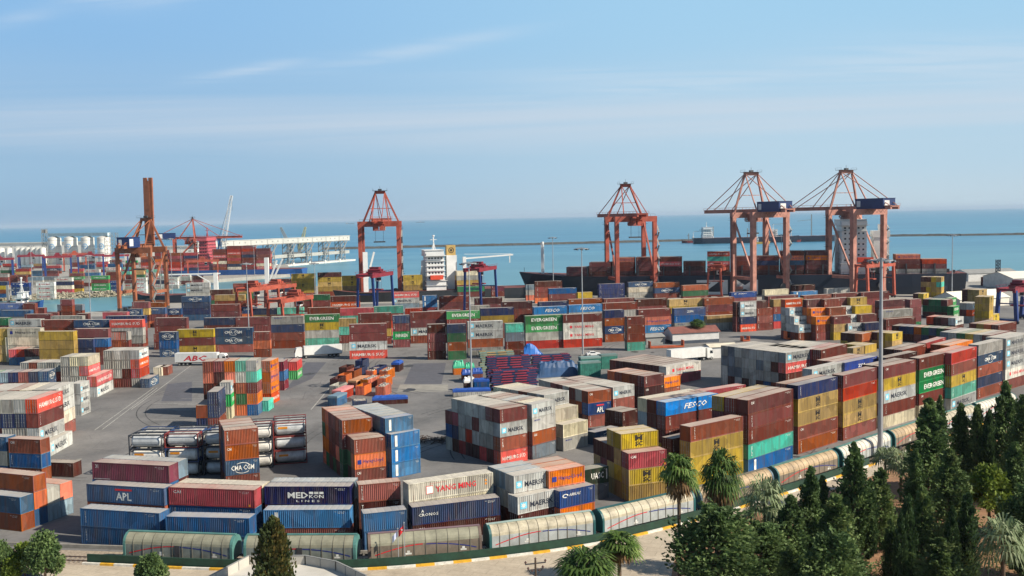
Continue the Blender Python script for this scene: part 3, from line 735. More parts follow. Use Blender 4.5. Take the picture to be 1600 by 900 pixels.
deep('orange pile behind seventh tower', (1484, 540), (1535, 527), ['bbbo', 'bbbr'], unit=40)
# ---- brown and blue twin blocks, centre
deep('brown block left of blue one', (553, 687.5), (601.5, 682), ['rOr', 'bgr'], unit=20)
deep('tall brown block left of blue', (534, 657), (581, 652), ['ggmr', 'momr', 'gmmr', 'mmmm', 'gooo', 'oogo'], p2=(488, 637.5), unit=20)
deep('blue block in the centre', (611, 679), (655.5, 671), ['vvv'], unit=20)
deep('tall blue block in the centre', (602, 654), (645.5, 648), ['vvvv', 'uuvl', 'uuul', 'uuul', 'uuul', 'uuul', 'uuul'], p2=(548, 634), unit=20)
deep('brown block by tank containers', (350, 673), (403, 668), ['rCrr', 'bddb', 'bbdr', 'bbrr'], unit=20)
# ---- left side blocks
deep('bright red topped block at left', (58, 623.7), (95, 611), ['bMmH', 'bwdw', 'bwdw', 'bbdw', 'bbbw', 'bbbm'], sz=1.1)
deep('lettered pale block at left', (87, 608), (115, 596), ['rcMM', 'rwcw', 'rwwc', 'rwwm', 'rwww', 'rwww', 'rwwR', 'rwwR'], sz=1.05)
deep('small pale pile at left', (125, 599), (136, 595), ['MMM'], unit=20)
deep('lone cream box on the yard', (78, 691), (113, 672.5), ['M'], sz=1.1, unit=40)
deep('red over pale pair', (150.5, 588), (176, 577), ['MH'], sz=1.08, unit=40)
deep('tall grey block at left', (217, 547), (239, 539), ['wRHM', 'mbww', 'mwww', 'mwww'], sz=1.0, unit=20)
deep('low navy box by grey block', (233, 591.5), (252, 583), ['C'], unit=20)
deep('small cream box beyond grey block', (252, 574), (262, 570), ['c'], unit=20)
deep('small rust box beyond grey block', (262, 573), (268, 570), ['r'], unit=20)
deep('cream topped block at left', (137, 557), (162, 549), ['mwHc', 'mwwc', 'mwww'], unit=20)
deep('orange edged block at left', (112, 566), (130, 561), ['roo', 'rHw', 'rww', 'rww', 'rwr', 'rww'], unit=20)
deep('green roofed block at left', (75, 580), (87, 575), ['ddC', 'ddd', 'drr', 'dbd', 'ddl', 'ggE', 'ggE', 'ggr'], unit=20)
deep('red ended pair of rows', (100, 543.5), (112, 539), ['wH', 'bb', 'bm', 'wb', 'wb', 'uR', 'uR'], unit=20)
# ---- centre left columns
deep('green and pale pile by tanks', (360, 597), (375.5, 584), ['cGM'], sz=1.1, unit=20)
deep('navy piles by tank containers', (341, 612), (356, 600), ['mdd', 'dr'], sz=1.1, unit=20)
deep('white reefer pile', (336, 583), (353, 571), ['wX'.replace('X', 'c')], unit=20, sz=1.05)
deep('mixed columns left of centre', (400, 563), (408, 558), ['uomtw', 'ogrwt', 'oomoo', 'rbbbm', 'bbbor'], unit=20)
deep('tall orange pile left of centre', (422, 564), (435, 558.5), ['HOOO'], unit=20, sz=1.05)
deep('low sea green pile', (419, 626), (426, 621), ['t', 't', 'u'], unit=20)
deep('pink and blue pile', (443, 565), (448, 562), ['pup'], unit=20)
deep('red over green pair', (464, 565), (475, 557), ['GR', 'gm', 'wu'], unit=20)
deep('maroon pile in the corner', (13, 685), (63, 687), ['rur'], unit=20)
deep('blue pile at the edge', (-45, 681), (9, 683), ['ucu'], unit=20)
deep('lone maroon box', (67, 722), (118, 722), ['b'], unit=20, yaw=-12)
# ---- row beside the far side of the yard road
row('row along the yard road', [(545, 604, 507, 'HMmm'), (667.5, 696, 507, 'bmmb'), (699, 728, 507, 'grgd'), (731, 786, 503, 'wrMM'), (790, 818, 506, 'bmTt'),
    (821, 879, 494, 'RwEE'), (880, 941, 492, 'RXXm'), (945, 978, 485, 'rCrd'), (980, 1008, 495, 'tmmm')])
row('second row beyond the road', [(475, 530, 492, 'twYE'), (529, 556, 498, 'wmty'), (559, 611, 490, 'mymm'), (613, 640, 493, 'mEmd'), (641, 697, 488, 'mMmm'),
    (698, 750, 487, 'mmmE'), (751, 803, 482, 'mmyd'), (834, 886, 480, 'mmwF'), (889, 941, 477, 'mmwF'), (942, 996, 474, 'mmwm'), (998, 1049, 484, 'mFOm'),
    (1054, 1103, 482, 'wuJ'), (1105, 1154, 494, 'wy'), (1157, 1182, 472, 'HdMM'), (1183, 1208, 482, 'mrm'), (1209, 1256, 468, 'Rumy')])
row('third row beyond the road', [(480, 532, 480, 'mmmm'), (531, 584, 483, 'mwmR'), (584, 630, 479, 'mmmt'), (633, 660, 482, 'mmmR'), (668, 720, 487, 'mmmm'), (736, 770, 479, 'mmmw'),
    (785, 832, 471, 'mmmb'), (842, 888, 471, 'mmud'), (889, 941, 467, 'mmmm'), (944, 992, 466, 'mmmm'), (994, 1044, 468, 'mmmb'), (1046, 1100, 468, 'mmyY'), (1101, 1148, 466, 'mmmr'),
    (1150, 1200, 472, 'mmmb'), (1200, 1250, 463, 'mmmm'), (1256, 1300, 461, 'mmmr'), (1302, 1345, 459, 'mmmm'), (1346, 1390, 457, 'mmmm')])
row('fourth row beyond the road', [(470, 515, 462, 'mmg'), (516, 562, 463, 'mmb'), (612, 655, 457, 'mMm'), (660, 683, 463, 'mvv'), (686, 740, 464, 'mmm'), (742, 785, 466, 'mmb'),
    (858, 902, 452, 'mmm'), (903, 930, 457, 'mmm'), (936, 981, 445, 'mdd'), (982, 1022, 442, 'wcC'), (1023, 1066, 441, 'mCm'), (1067, 1110, 445, 'mmr'), (1143, 1190, 457, 'mD'),
    (1195, 1240, 453, 'wc'), (1240, 1290, 457, 'wv'), (1292, 1340, 452, 'mw')])
row('fifth row near the quay', [(822, 858, 445, 'mwl'), (836, 880, 440, 'mmmb'), (640, 668, 453, 'yb'), (715, 760, 448, 'mmm'), (768, 788, 448, 'wmp'),
    (1300, 1334, 443, 'mC'), (1240, 1290, 447, 'mb'), (1020, 1060, 438, 'mmm'), (455, 492, 429, 'myYyY'), (496, 533, 426, 'myYYb'), (534, 566, 431, 'mmyYY'), (630, 660, 431, 'mmyYY'), (423, 456, 436, 'myb')])
# grouped short boxes right of the shed: the nearer stack is always one tier lower
for nm, px, cc in (('first', 1248, ['mM', 'mMM', 'mwMM', 'mwwMH']), ('second', 1275, ['mmO', 'mmoO', 'mmoob'][0:3]), ('third', 1303, ['yym', 'yymr', 'yymrm']),
                   ('fourth', 1325, ['wM', 'wMM', 'wwMM', 'wwwMm']), ('fifth', 1352, ['yd', 'ydm', 'ydmy', 'ydmyY'])):
    yb_ = {2: 508, 3: 496}[len(cc[0])]
    deep(nm + ' stepped group behind shed', (px, yb_ - (px - 1248) * .03), (px + 27, yb_ - 2 - (px - 1248) * .03), cc, unit=20, sz=1.08, yaw=22)
row('stepped maroon group at right', [(1374, 1420, 470, 'mmm')], yaw=24)
row('pale long pile at right', [(1380, 1427, 485, 'mmw')], yaw=24)
row('low maroon pile at right', [(1385, 1432, 499, 'mm')], yaw=24)
row('maroon pile with green foot', [(1422, 1440, 468, 'gmmm')], yaw=24)
deep('mustard block at right', (1394, 521), (1423, 515), ['yY', 'yy', 'yb'], unit=20)
deep('maroon and mustard block at right', (1347, 522), (1370, 517), ['br', 'bb', 'yb'], unit=20)
deep('low mustard block at right', (1352, 540), (1386, 533), ['y', 'y', 'y'], unit=20)
deep('low mustard pile at right', (1333, 544), (1351, 540), ['Y'], unit=20)
deep('long navy ended block at right', (1487, 514), (1508, 508), ['bm', 'dg', 'bd', 'dg', 'ro', 'bd', 'bd', 'bb'], unit=20)
deep('pale block above navy ends', (1493, 497), (1520, 491), ['ybM', 'ybm', 'ybb', 'ybR'], unit=20)
deep('bright green block at right', (1490, 479), (1518, 472), ['GE', 'bgm', 'bgg', 'mgg', 'bgb'], unit=20)
deep('top green block at right', (1486, 466), (1507, 461), ['gGE'], unit=20)
deep('red and pale pile at right', (1520, 474), (1542, 468), ['wHM', 'wmw'], unit=20)
deep('mustard piles by blue gantry', (1546, 464), (1560, 459), ['yyyyY', 'yyyyy'], unit=20)
deep('mustard front pile by blue gantry', (1552, 492), (1563, 489), ['yY'], unit=20)
deep('mustard row before warehouse', (1530, 453), (1552, 450), ['yyyY', 'yyyy', 'bbbb'], unit=20)
deep('dark mustard block on quay', (1471, 433), (1484, 429), ['yytY', 'yyyy', 'yyyb', 'bbyb'], unit=20)
deep('mustard pair on quay', (1443, 459), (1463, 455), ['yY', 'yb'], unit=20)
deep('mustard pile beyond quay block', (1489, 437), (1510, 433), ['yy', 'yR'], unit=20)
deep('maroon box by the sea', (1547, 433), (1553, 431), ['mb', 'mm'], unit=20)
deep('red box by the sea', (1587, 426), (1597, 424), ['mRR', 'mRR'], unit=20)
deep('low maroon row at far right', (1560, 508), (1600, 500), ['bm', 'bo', 'by', 'bm'], unit=40)
deep('pale low row at right', (1548, 524), (1590, 514), ['bbm', 'bbw', 'bby', 'bbg', 'bbw', 'bbT'], unit=40)
# rust and grey boxes in the lower left corner, long sides facing left, ends to the right
yw_ = R(-21); c0 = G(34, 831, 0)
for j, st in enumerate(['ru', 'uor', 'lw', 'lo']):
    q = Vector((c0.x - math.cos(yw_) * 12.19 - math.sin(yw_) * 2.52 * j, c0.y - math.sin(yw_) * 12.19 + math.cos(yw_) * 2.52 * j))
    add_stack(q, yw_, 40, st, 'block in lower left corner', ('front stack' if j == 0 else ORD[j] + ' stack back'))
# ---- rows on the left beyond the yard
row('row left of the car park', [(240, 248, 522, 'mm'), (248, 275, 519, 'CuC'), (276, 333, 515, 'YmY'), (335, 394, 513, 'rCC'), (395, 421, 519, 'mom')])
row('second row on the left', [(241, 291, 497, 'mmJm'.replace('J', 'm')), (318, 367, 497, 'mmd'), (368, 421, 496, 'mmm'), (423, 474, 495, 'mrdw')])
row('third row on the left', [(232, 259, 482, 'mmD'), (261, 282, 482, 'mmC'), (283, 327, 464, 'uddC'), (329, 374, 475, 'mmmm'), (378, 400, 479, 'mmD'), (392, 431, 482, 'mmd'), (433, 474, 482, 'mmm')])
row('fourth row on the left', [(206, 232, 471, 'mmym'), (335, 382, 461, 'mmmm'), (233, 258, 472, 'mmm'), (290, 327, 442, 'wwMM'), (328, 362, 454, 'mmm'), (364, 400, 444, 'mmym')])
row('row of cream lettered boxes', [(-40, 11, 513, 'yyyy'), (11, 62, 513, 'cccL'), (60, 114, 518, 'yyyy'), (114, 168, 514, 'mmmm'), (168, 200, 519, 'mmw')])
deep('cream front pile at far left', (8, 527), (57, 526), ['ccL'], unit=40, sz=1.08)
row('low row by cream boxes', [(65, 115, 528, 'bdb'), (100, 142, 530, 'ddd'), (142, 168, 529, 'mmu'), (168, 196, 519, 'bro')])
row('row behind cream boxes', [(-38, 12, 497, 'mmmg'), (13, 63, 499, 'mmmM'), (64, 115, 500, 'mmmm'), (115, 170, 500, 'mmmC'), (171, 222, 500, 'mwwH'), (165, 232, 494, 'mmmd')])
row('row nearest the basin', [(0, 47, 485, 'mmu'), (38, 78, 491, 'mmm'), (79, 128, 493, 'mmw'), (119, 137, 490, 'mmm'), (160, 198, 487, 'mmR'), (199, 220, 483, 'mmC'), (-50, -2, 486, 'mmm')])
row('row at the basin edge', [(35, 54, 474, 'mmm'), (54, 64, 481, 'mm'), (74, 90, 488, 'mm'), (89, 128, 476, 'mmT'), (94, 112, 468, 'mmmm'), (-3, 34, 474, 'muJ')])
# far terminal across the basin
row('row on the far bank', [(-6, 14, 440, 'uryd'), (17, 45, 442, 'wDDD'), (56, 84, 441, 'XXXX'), (85, 112, 434, 'RcdX'), (113, 128, 439, 'ybm'), (128, 141, 436, 'wmw'), (142, 169, 431, 'GGmG'), (172, 192, 439, 'DDD'),
    (194, 206, 437, 'cXm'), (211, 229, 434, 'XXXX'), (230, 256, 432, 'cXdX'), (256, 276, 434, 'wXX')], sz=1.0, yaw=-5)
row('second row on the far bank', [(-8, 12, 428, 'mmmw'), (14, 26, 430, 'mmm'), (27, 42, 430, 'mmm'), (43, 66, 433, 'wwl'), (66, 90, 432, 'mwT'), (108, 130, 427, 'mGm'), (131, 155, 421, 'mwuX'), (167, 187, 425, 'mmm'), (190, 205, 424, 'mmt'), (211, 226, 424, 'mgy')], sz=1.0, yaw=-5)
row('third row on the far bank', [(0, 22, 418, 'mgw'), (24, 46, 420, 'myR'), (41, 65, 424, 'uu'), (66, 90, 423, 'mm'), (72, 94, 415, 'mmR'), (108, 130, 420, 'uyR'), (124, 148, 415, 'muu'), (150, 166, 414, 'mmR'), (168, 190, 412, 'muu'), (192, 210, 414, 'mmm'), (165, 187, 418, 'mwX')], sz=1.0, yaw=-5)

row('fourth row on the far bank', [(-20, 2, 411, 'mu'), (4, 26, 412, 'mR'), (30, 50, 413, 'ml'), (52, 72, 413, 'my'), (112, 130, 410, 'mm'), (132, 146, 409, 'ub'), (150, 168, 408, 'mR'), (170, 190, 407, 'dm'), (196, 214, 408, 'mG'), (216, 236, 410, 'ww'), (238, 258, 412, 'mt')], sz=1.0, yaw=-5)
row('fifth row on the far bank', [(210, 226, 418, 'wmy'), (228, 246, 421, 'mXt'), (248, 262, 424, 'mm'), (264, 280, 428, 'wwd'), (282, 298, 428, 'mwX'), (300, 318, 432, 'wmb')], sz=1.0, yaw=-5)
# ------------------------------------------------------------------ ship to shore cranes
CR_OR = mat('crane_orange', 'a04a36', .65, noise=.28, scale=.25); CR_BR = mat('crane_brown_orange', '94583a', .65, noise=.28, scale=.3)
CR_PK = mat('crane_faded_pink', 'ad7868', .7, noise=.28, scale=.3); CR_BL = mat('crane_blue', '1c3670', .5, noise=.12, scale=.3); DKST = mat('dark_steel', '3c3b3d', .6)
CR_RED = mat('crane_red', '7c2430', .55, noise=.15); CAB = mat('cab_white', 'd5d5d0', .5); GREYW = mat('weathered_grey', '8a8a86', .7); HOUSEB = mat('machinery_house_blue', '1a3160', .5, noise=.15, scale=.2)
GLASS = mat('dark_glass', '1b242c', .15, 0, 0)
def sts(name, label, pos, yaw, M_, wq, gy, hb, ha, out_, back, raised=None, house='blue', stair=True, topw=2.5, lattice=True, t_y=None, leg=1.7):
    r = empty(name, (pos[0], pos[1], 0), R(yaw - 90), label, 'crane', 'quay cranes')
    # local: x along the quay, y towards the sea
    for sx in (-1, 1):
        for sy in (-1, 1):
            b = MB(); b.bar((sx * wq, sy * gy, 1.6), (sx * wq, sy * gy, hb), leg, leg * .9); b.build('leg', M_, r)
        b = MB(); b.bar((sx * wq, -gy, 10), (sx * wq, gy, 10), 1.1, 1.6)
        b.bar((sx * wq, -gy, 11), (sx * wq, gy, hb - 2), .8, .8)
        b.build('side_brace', M_, r)
        b = MB(); b.bar((sx * wq, -gy - 1.0, 1.0), (sx * wq, -gy + 6, 1.0), 1.6, 1.8); b.bar((sx * wq, gy - 6, 1.0), (sx * wq, gy + 1, 1.0), 1.6, 1.8)
        for yy in (-gy + .2, -gy + 4.4, gy - 4.4, gy - .2): b.tube((sx * wq - .5, yy, .45), (sx * wq + .5, yy, .45), .45, seg=10)
        b.build('wheel_bogie', DKST, r)
    for sy in (-1, 1):
        b = MB(); b.bar((-wq - leg / 2, sy * gy, hb - 1.3), (wq + leg / 2, sy * gy, hb - 1.3), leg * 1.05, 3.0)
        b.build('portal_beam', M_, r)
    b = MB(); b.bar((-wq, gy, 4), (wq, gy, 4), 1.2, 1.6); b.build('sill_beam', M_, r)
    # girder / boom
    gx = 2.6 if raised is None else 1.7; b = MB()
    y1 = gy + 1.5
    def girder(b, ya, yb, z=hb + .9):
        for s in (-1, 1): b.bar((s * gx, ya, z), (s * gx, yb, z), 1.0, 2.0)
        n_ = max(2, int((yb - ya) / 6))
        for i in range(n_ + 1):
            yy = ya + (yb - ya) * i / n_; b.bar((-gx, yy, z + .5), (gx, yy, z + .5), .5, .5)
            for s in (-1, 1): b.bar((s * (gx + .9), yy, z + .9), (s * (gx + .9), yy, z + 2.0), .09, .09)
        for s in (-1, 1):
            b.bar((s * (gx + .9), ya, z + 2.0), (s * (gx + .9), yb, z + 2.0), .09, .09); b.bar((s * (gx + .9), ya, z + .85), (s * (gx + .9), yb, z + .85), .6, .08)
    girder(b, -gy - back, y1); b.build('girder', M_, r)
    b = MB()
    if raised is None:
        girder(b, y1 + .3, gy + out_)
    else:
        a_ = R(raised)
        for s in (-1, 1):
            p = Vector((s * gx * .9, y1, hb + .6)); q = p + Vector((0, math.cos(a_), math.sin(a_))) * out_; b.bar(p, q, 1.1, 2.0)
        for i in range(int(out_ / 5)):
            p = Vector((0, y1, hb + .6)) + Vector((0, math.cos(a_), math.sin(a_))) * (i * 5 + 2); b.bar(p + Vector((-gx, 0, 0)), p + Vector((gx, 0, 0)), .5, .5)
        p = Vector((0, y1, hb + .6)); q = p + Vector((0, math.cos(a_), math.sin(a_))) * (out_ * .98); b.bar(p, q, gx * 1.5, .12, up=(1, 0, 0)) if False else (b.box(-gx * .9, gx * .9, y1 + 1.0, y1 + 1.15, hb + 1, hb + out_ * math.sin(a_) * .97), b.box(-gx * .9, gx * .9, y1 - 1.15, y1 - 1.0, hb + 1, hb + out_ * math.sin(a_) * .97))
    b.build('boom', M_, r)
    # apex frame
    b = MB(); ay = gy - 1.5
    for s in (-1, 1):
        b.bar((s * wq * .93, gy, hb), (s * topw, ay, ha), .95, .95); b.bar((s * wq * .5, -gy * .6, hb), (s * topw, ay - .6, ha - .8), .55, .55)
    b.bar((-topw - .5, ay, ha), (topw + .5, ay, ha), 1.5, 1.6)
    b.bar((-wq * .55, gy - .8, hb + (ha - hb) * .45), (wq * .55, gy - .8, hb + (ha - hb) * .45), .35, .35)
    b.build('apex_frame', M_, r)
    b = MB(); b.box(-topw - 1.6, topw + 1.6, ay - 2.2, ay + 2.2, ha + .9, ha + 1.05)
    for s in (-1, 1):
        for yy in (-2.1, 2.1): b.bar((s * (topw + 1.5), ay + yy, ha + 1), (s * (topw + 1.5), ay + yy, ha + 2.1), .08)
        b.bar((s * (topw + 1.5), ay - 2.1, ha + 2.1), (s * (topw + 1.5), ay + 2.1, ha + 2.1), .08)
    b.bar((0, ay, ha + 1), (0, ay, ha + 3.6), .12); b.box(-1, 1, ay - .8, ay + .6, ha + 1.05, ha + 2)
    b.build('apex_platform', DKST, r)
    # stays
    for s in (-1, 1):
        if raised is None:
            for fr in (.5, .95): b = MB(); b.bar((s * topw, ay + .3, ha), (s * gx, gy + out_ * fr, hb + 2), .34, .34); b.build('forestay', M_, r)
        b = MB(); b.bar((s * topw, ay - .3, ha), (s * gx, -gy - back * .92, hb + 2), .34, .34); b.build('backstay', M_, r)
    if house:
        ya, yb = -gy - back * .78, -gy + 5.5 if house == 'long' else -gy + 1
        h0 = hb + .3; b = MB(); b.box(-gx - 1.6, gx + 1.6, ya, yb, h0, h0 + 5.2); b.box(-gx - 1.8, gx + 1.8, ya - .2, yb + .2, h0 + 5.2, h0 + 5.4)
        ho = b.build('machinery_house', HOUSEB, r)
        for bb in ((-gx - 1.66, -gx - 1.605, yb - 3.8, yb - 1.2, h0 + 1, h0 + 4.2), (-gx - .6, gx - 2.4, ya - .06, ya - .005, h0 + 1, h0 + 4.2), (gx + 1.605, gx + 1.66, ya + .6, ya + 4, h0 + .8, h0 + 4.4)):
            b = MB(); b.box(*bb); b.build('emblem_panel', CAB, ho)
    # trolley and cab
    ty = t_y if t_y is not None else 0
    b = MB(); b.box(-gx - .2, gx + .2, ty - 5, ty + 5, hb - 1.2, hb - .3); b.box(-gx - .6, gx + .6, ty - 4.4, ty + 2.4, hb - 5.0, hb - 4.6)
    for k_ in range(7):
        for s in (-1, 1):
            yy = ty - 4.2 + k_ * 1.1; b.bar((s * (gx + .5), yy, hb - 4.6), (s * (gx + .5), yy + .9, hb - 1.2), .22); b.bar((s * (gx + .5), yy + .9, hb - 4.6), (s * (gx + .5), yy, hb - 1.2), .18)
    b.box(-gx, -.4, ty - 3.6, ty + 1, hb - 4.5, hb - 2.2); b.box(.4, gx, ty - 3.8, ty - 1, hb - 4.5, hb - 2.6)
    for k_ in range(5): b.bar((-gx, ty - 3.4 + k_ * 1.7, hb - .4), (gx, ty - 2.6 + k_ * 1.7, hb - 3.6), .3); b.bar((gx, ty - 3.4 + k_ * 1.7, hb - .4), (-gx, ty - 2.6 + k_ * 1.7, hb - 3.6), .3)
    for k_ in range(4): b.tube((-gx, ty - 2.7 + k_ * 1.8, hb - 1.8), (gx, ty - 2.7 + k_ * 1.8, hb - 1.8), .5, seg=8)
    b.build('trolley', M_, r)
    b = MB(); b.box(1.0, 3.2, ty + 3.8, ty + 6.2, hb - 4.6, hb - 2.0); c_ = b.build('operator_cab', CAB, r)
    b = MB(); b.box(.98, 3.22, ty + 4.6, ty + 6.22, hb - 4.2, hb - 2.9); b.build('window', GLASS, c_)
    b = MB(); b.box(-3.2, 3.2, ty - 1.1, ty + 1.1, hb - 11.6, hb - 10.9)
    for sx in (-2.2, 2.2):
        for sy in (-.8, .8): b.bar((sx, ty + sy, hb - 3), (sx, ty + sy, hb - 11), .07)
    b.build('spreader', DKST, r)
    b = MB()
    for sx in (-1, 1):
        xx = sx * (wq + leg / 2 + .25)
        for k_ in range(int((hb - 4) / 1.2)): b.bar((xx, gy - .35, 3 + k_ * 1.2), (xx, gy + .35, 3 + k_ * 1.2), .09)
        for yy in (-.4, .4): b.bar((xx, gy + yy, 2.5), (xx, gy + yy, hb - 2), .1)
        for z in (14, 26, hb - 4): b.box(*sorted((sx * (wq + leg / 2), sx * (wq + leg / 2 + 1.2))), gy - 1.2, gy + 1.2, z, z + .12); b.bar((sx * (wq + leg / 2 + 1.2), gy - 1.2, z + 1.1), (sx * (wq + leg / 2 + 1.2), gy + 1.2, z + 1.1), .08)
    for sy in (-1, 1):
        for k_ in range(9): xx = -wq + 2 * wq * k_ / 8; b.bar((xx, sy * (gy + leg * .5), hb + .2), (xx, sy * (gy + leg * .5), hb + 1.4), .08)
        b.bar((-wq, sy * (gy + leg * .5), hb + 1.4), (wq, sy * (gy + leg * .5), hb + 1.4), .09)
    b.build('ladders_and_rails', DKST, r)
    b = MB(); b.tube((wq - leg, -gy - 1.2, 5), (wq - leg, -gy - .9, 5), 2.0, seg=16); b.build('cable_reel', DKST, r)
    b = MB()
    for k_ in range(10):
        yy = -gy - back + 2 + k_ * 2.6; b.bar((-gx - 1.2, yy, hb - .2), (-gx - 1.2, yy + 1.3, hb - 1.8), .1); b.bar((-gx - 1.2, yy + 1.3, hb - 1.8), (-gx - 1.2, yy + 2.6, hb - .2), .1)
    b.build('festoon_cable', DKST, r)
    if stair:
        b = MB(); x_ = wq + leg / 2 + .3; n_ = int((hb - 6) / 3.6)
        for i in range(n_):
            z = 3 + i * 3.6; ya, yb = (-gy - 1.6, -gy + 1.6) if i % 2 else (-gy + 1.6, -gy - 1.6)
            b.bar((x_ + .5, ya, z), (x_ + .5, yb, z + 3.6), .8, .16); b.bar((x_ + .5, ya, z + 1), (x_ + .5, yb, z + 4.6), .06, .06)
            b.box(x_, x_ + 1.4, min(yb, yb + (.9 if yb > ya else -.9)), max(yb, yb + (.9 if yb > ya else -.9)), z + 3.55, z + 3.65)
        b.build('stairway', GREYW, r)
    return r
def at(x, ybase): return G(x, ybase, 0)
sts('quay_crane', 'orange quay crane left of the white ship bridge, seen end on with boom away', at(597, 468), 93, CR_OR, 10.6, 8, 44, 60.5, 45, 12, None, None, t_y=-6, leg=2.2)
sts('quay_crane', 'orange quay crane in front of the container ship bow, blank portal without blue house', at(986, 462), 101, CR_OR, 10.8, 9.5, 44, 61.5, 46, 12, None, None, t_y=-8, leg=2.3)
sts('quay_crane', 'faded pink quay crane with blue house, left of the pair on the right', at(1187, 462), 112, CR_PK, 10.6, 9, 45, 66, 40, 17, None, 'long', topw=4, t_y=6, leg=2.6)
sts('quay_crane', 'faded pink quay crane with blue house, beside the tall white ship bridge', at(1337, 460), 115, CR_PK, 10.6, 9, 45.5, 66, 42, 18, None, 'long', topw=4, t_y=6, leg=2.6)
sts('quay_crane', 'brown orange quay crane on the left with its boom raised upright', at(225, 485), 80, CR_BR, 9.2, 7.5, 33, 47.5, 36, 12, 89, 'blue', t_y=-2)
sts('quay_crane', 'orange quay crane far off on the left terminal with lowered boom and blue house', at(291, 426), 14, CR_OR, 9, 9, 31, 49, 42, 18, None, 'blue', t_y=4, leg=2.0)
# ------------------------------------------------------------------ rubber tyred yard gantries
def rtg(label, px, yb, yaw, span, dep, h, ML, MT, leg=.9, trol=0.0):
    p = at(px, yb); r = empty('yard_gantry', (p.x, p.y, 0), R(yaw), label, 'gantry crane', 'yard gantry cranes')
    for sx in (-1, 1):
        for sy in (-1, 1):
            b = MB(); b.bar((sx * span / 2, sy * dep * .42, 1.4), (sx * span / 2, sy * dep * .34, h), leg, leg); b.build('leg', ML, r)
        b = MB(); b.bar((sx * span / 2, -dep / 2, 1.3), (sx * span / 2, dep / 2, 1.3), .9, .9); b.bar((sx * span / 2, -dep * .38, h * .6), (sx * span / 2, dep * .38, h * .6), .45); b.build('sill_beam', ML, r)
        for yy in (-dep / 2 + .4, -dep / 2 + 2, dep / 2 - 2, dep / 2 - .4):
            b = MB(); b.tube((sx * span / 2 - .3, yy, .75), (sx * span / 2 + .3, yy, .75), .75, seg=12); b.build('wheel', DKST, r)
    b = MB()
    for sy in (-1, 1): b.bar((-span / 2 - 1.2, sy * dep * .34, h), (span / 2 + 1.2, sy * dep * .34, h), 1.1, 1.7)
    for sx in (-1, 1): b.bar((sx * (span / 2 + .6), -dep * .4, h + .2), (sx * (span / 2 + .6), dep * .4, h + .2), .7, .9)
    for sy in (-1, 1):
        b.bar((-span / 2 - 1.2, sy * dep * .44, h + 1.7), (span / 2 + 1.2, sy * dep * .44, h + 1.7), .08)
        for k_ in range(9): xx = -span / 2 + span * k_ / 8; b.bar((xx, sy * dep * .44, h + .6), (xx, sy * dep * .44, h + 1.7), .08)
    b.build('top_girder', MT, r)
    b = MB(); tx = trol * span / 2
    b.box(tx - 2.6, tx + 2.6, -dep * .36, dep * .36, h + .9, h + 1.5); b.box(tx - 1.6, tx + 1.2, -dep * .2, dep * .25, h + 1.5, h + 3.4)
    for k_ in range(3): b.tube((tx - 1.8 + k_ * 1.5, -dep * .3, h + 2), (tx - 1.8 + k_ * 1.5, dep * .3, h + 2), .5, seg=8)
    b.build('trolley', MT, r)
    b = MB(); b.box(tx + 1.4, tx + 3.2, -1, 1, h - 3.2, h - .9); c_ = b.build('operator_cab', CAB, r)
    b = MB(); b.box(tx + 1.37, tx + 3.23, -1.02, .4, h - 2.7, h - 1.6); b.build('window', GLASS, c_)
    b = MB(); b.box(tx - 1.2, tx + 1.2, -3, 3, h - 7, h - 6.5)
    for sx in (-1, 1):
        for sy in (-2, 2): b.bar((tx + sx, sy, h - 6.5), (tx + sx, sy, h + .9), .07)
    b.build('spreader', MT, r)
    return r
rtg('orange yard gantry crane between maroon stacks, left one of the touching pair', 405, 512, 72, 22, 9, 17, CR_OR, CR_OR, trol=-.3)
rtg('orange yard gantry crane with pale arm, right one of the touching pair', 455, 524, 68, 20, 9, 14.5, CR_OR, CR_OR, trol=.4)
rtg('yard gantry crane with blue legs and red top before the end on orange crane', 588, 500, 75, 22, 10, 20.5, CR_BL, CR_RED, trol=.1)
rtg('yard gantry crane with blue legs and red top, right of the white ship bridge', 752, 492, 72, 22, 10, 21.5, CR_BL, CR_RED, trol=-.2)
rtg('orange yard gantry crane before the white hull letters', 1122, 463, 68, 22, 9, 15, CR_OR, CR_OR)
rtg('orange yard gantry crane below the tall white ship bridge', 1367, 466, 35, 22, 9, 17, CR_OR, CR_OR, leg=1.2, trol=-.4)
rtg('yard gantry crane with blue legs and red top at the right edge', 1592, 502, 40, 22, 9, 13, CR_BL, CR_RED, leg=1.3)
rtg('small distant yard gantry crane before the first big silo', 92, 436, 20, 20, 9, 19, CR_BL, CR_RED)
rtg('small distant yard gantry crane before the third big silo', 143, 433, 20, 20, 9, 19, CR_BL, CR_RED)
rtg('small distant yard gantry crane at the left picture edge', 0, 441, 20, 20, 9, 19, CR_BL, CR_RED)
rtg('small distant yard gantry crane between the silo groups', 50, 430, 16, 20, 9, 18, CR_BL, CR_RED)
rtg('small distant yard gantry crane right of the silos', 182, 431, 24, 20, 9, 18, CR_BL, CR_RED)
rtg('orange yard gantry crane left of the upright boom crane foot', 118, 424, 20, 20, 9, 17, CR_OR, CR_OR)
rtg('distant orange yard gantry crane before the red laden ship', 318, 440, 15, 22, 9, 16, CR_OR, CR_OR)
rtg('orange yard gantry crane right of the touching pair, before yellow stacks', 432, 498, 65, 20, 9, 15, CR_OR, CR_OR, trol=.1)
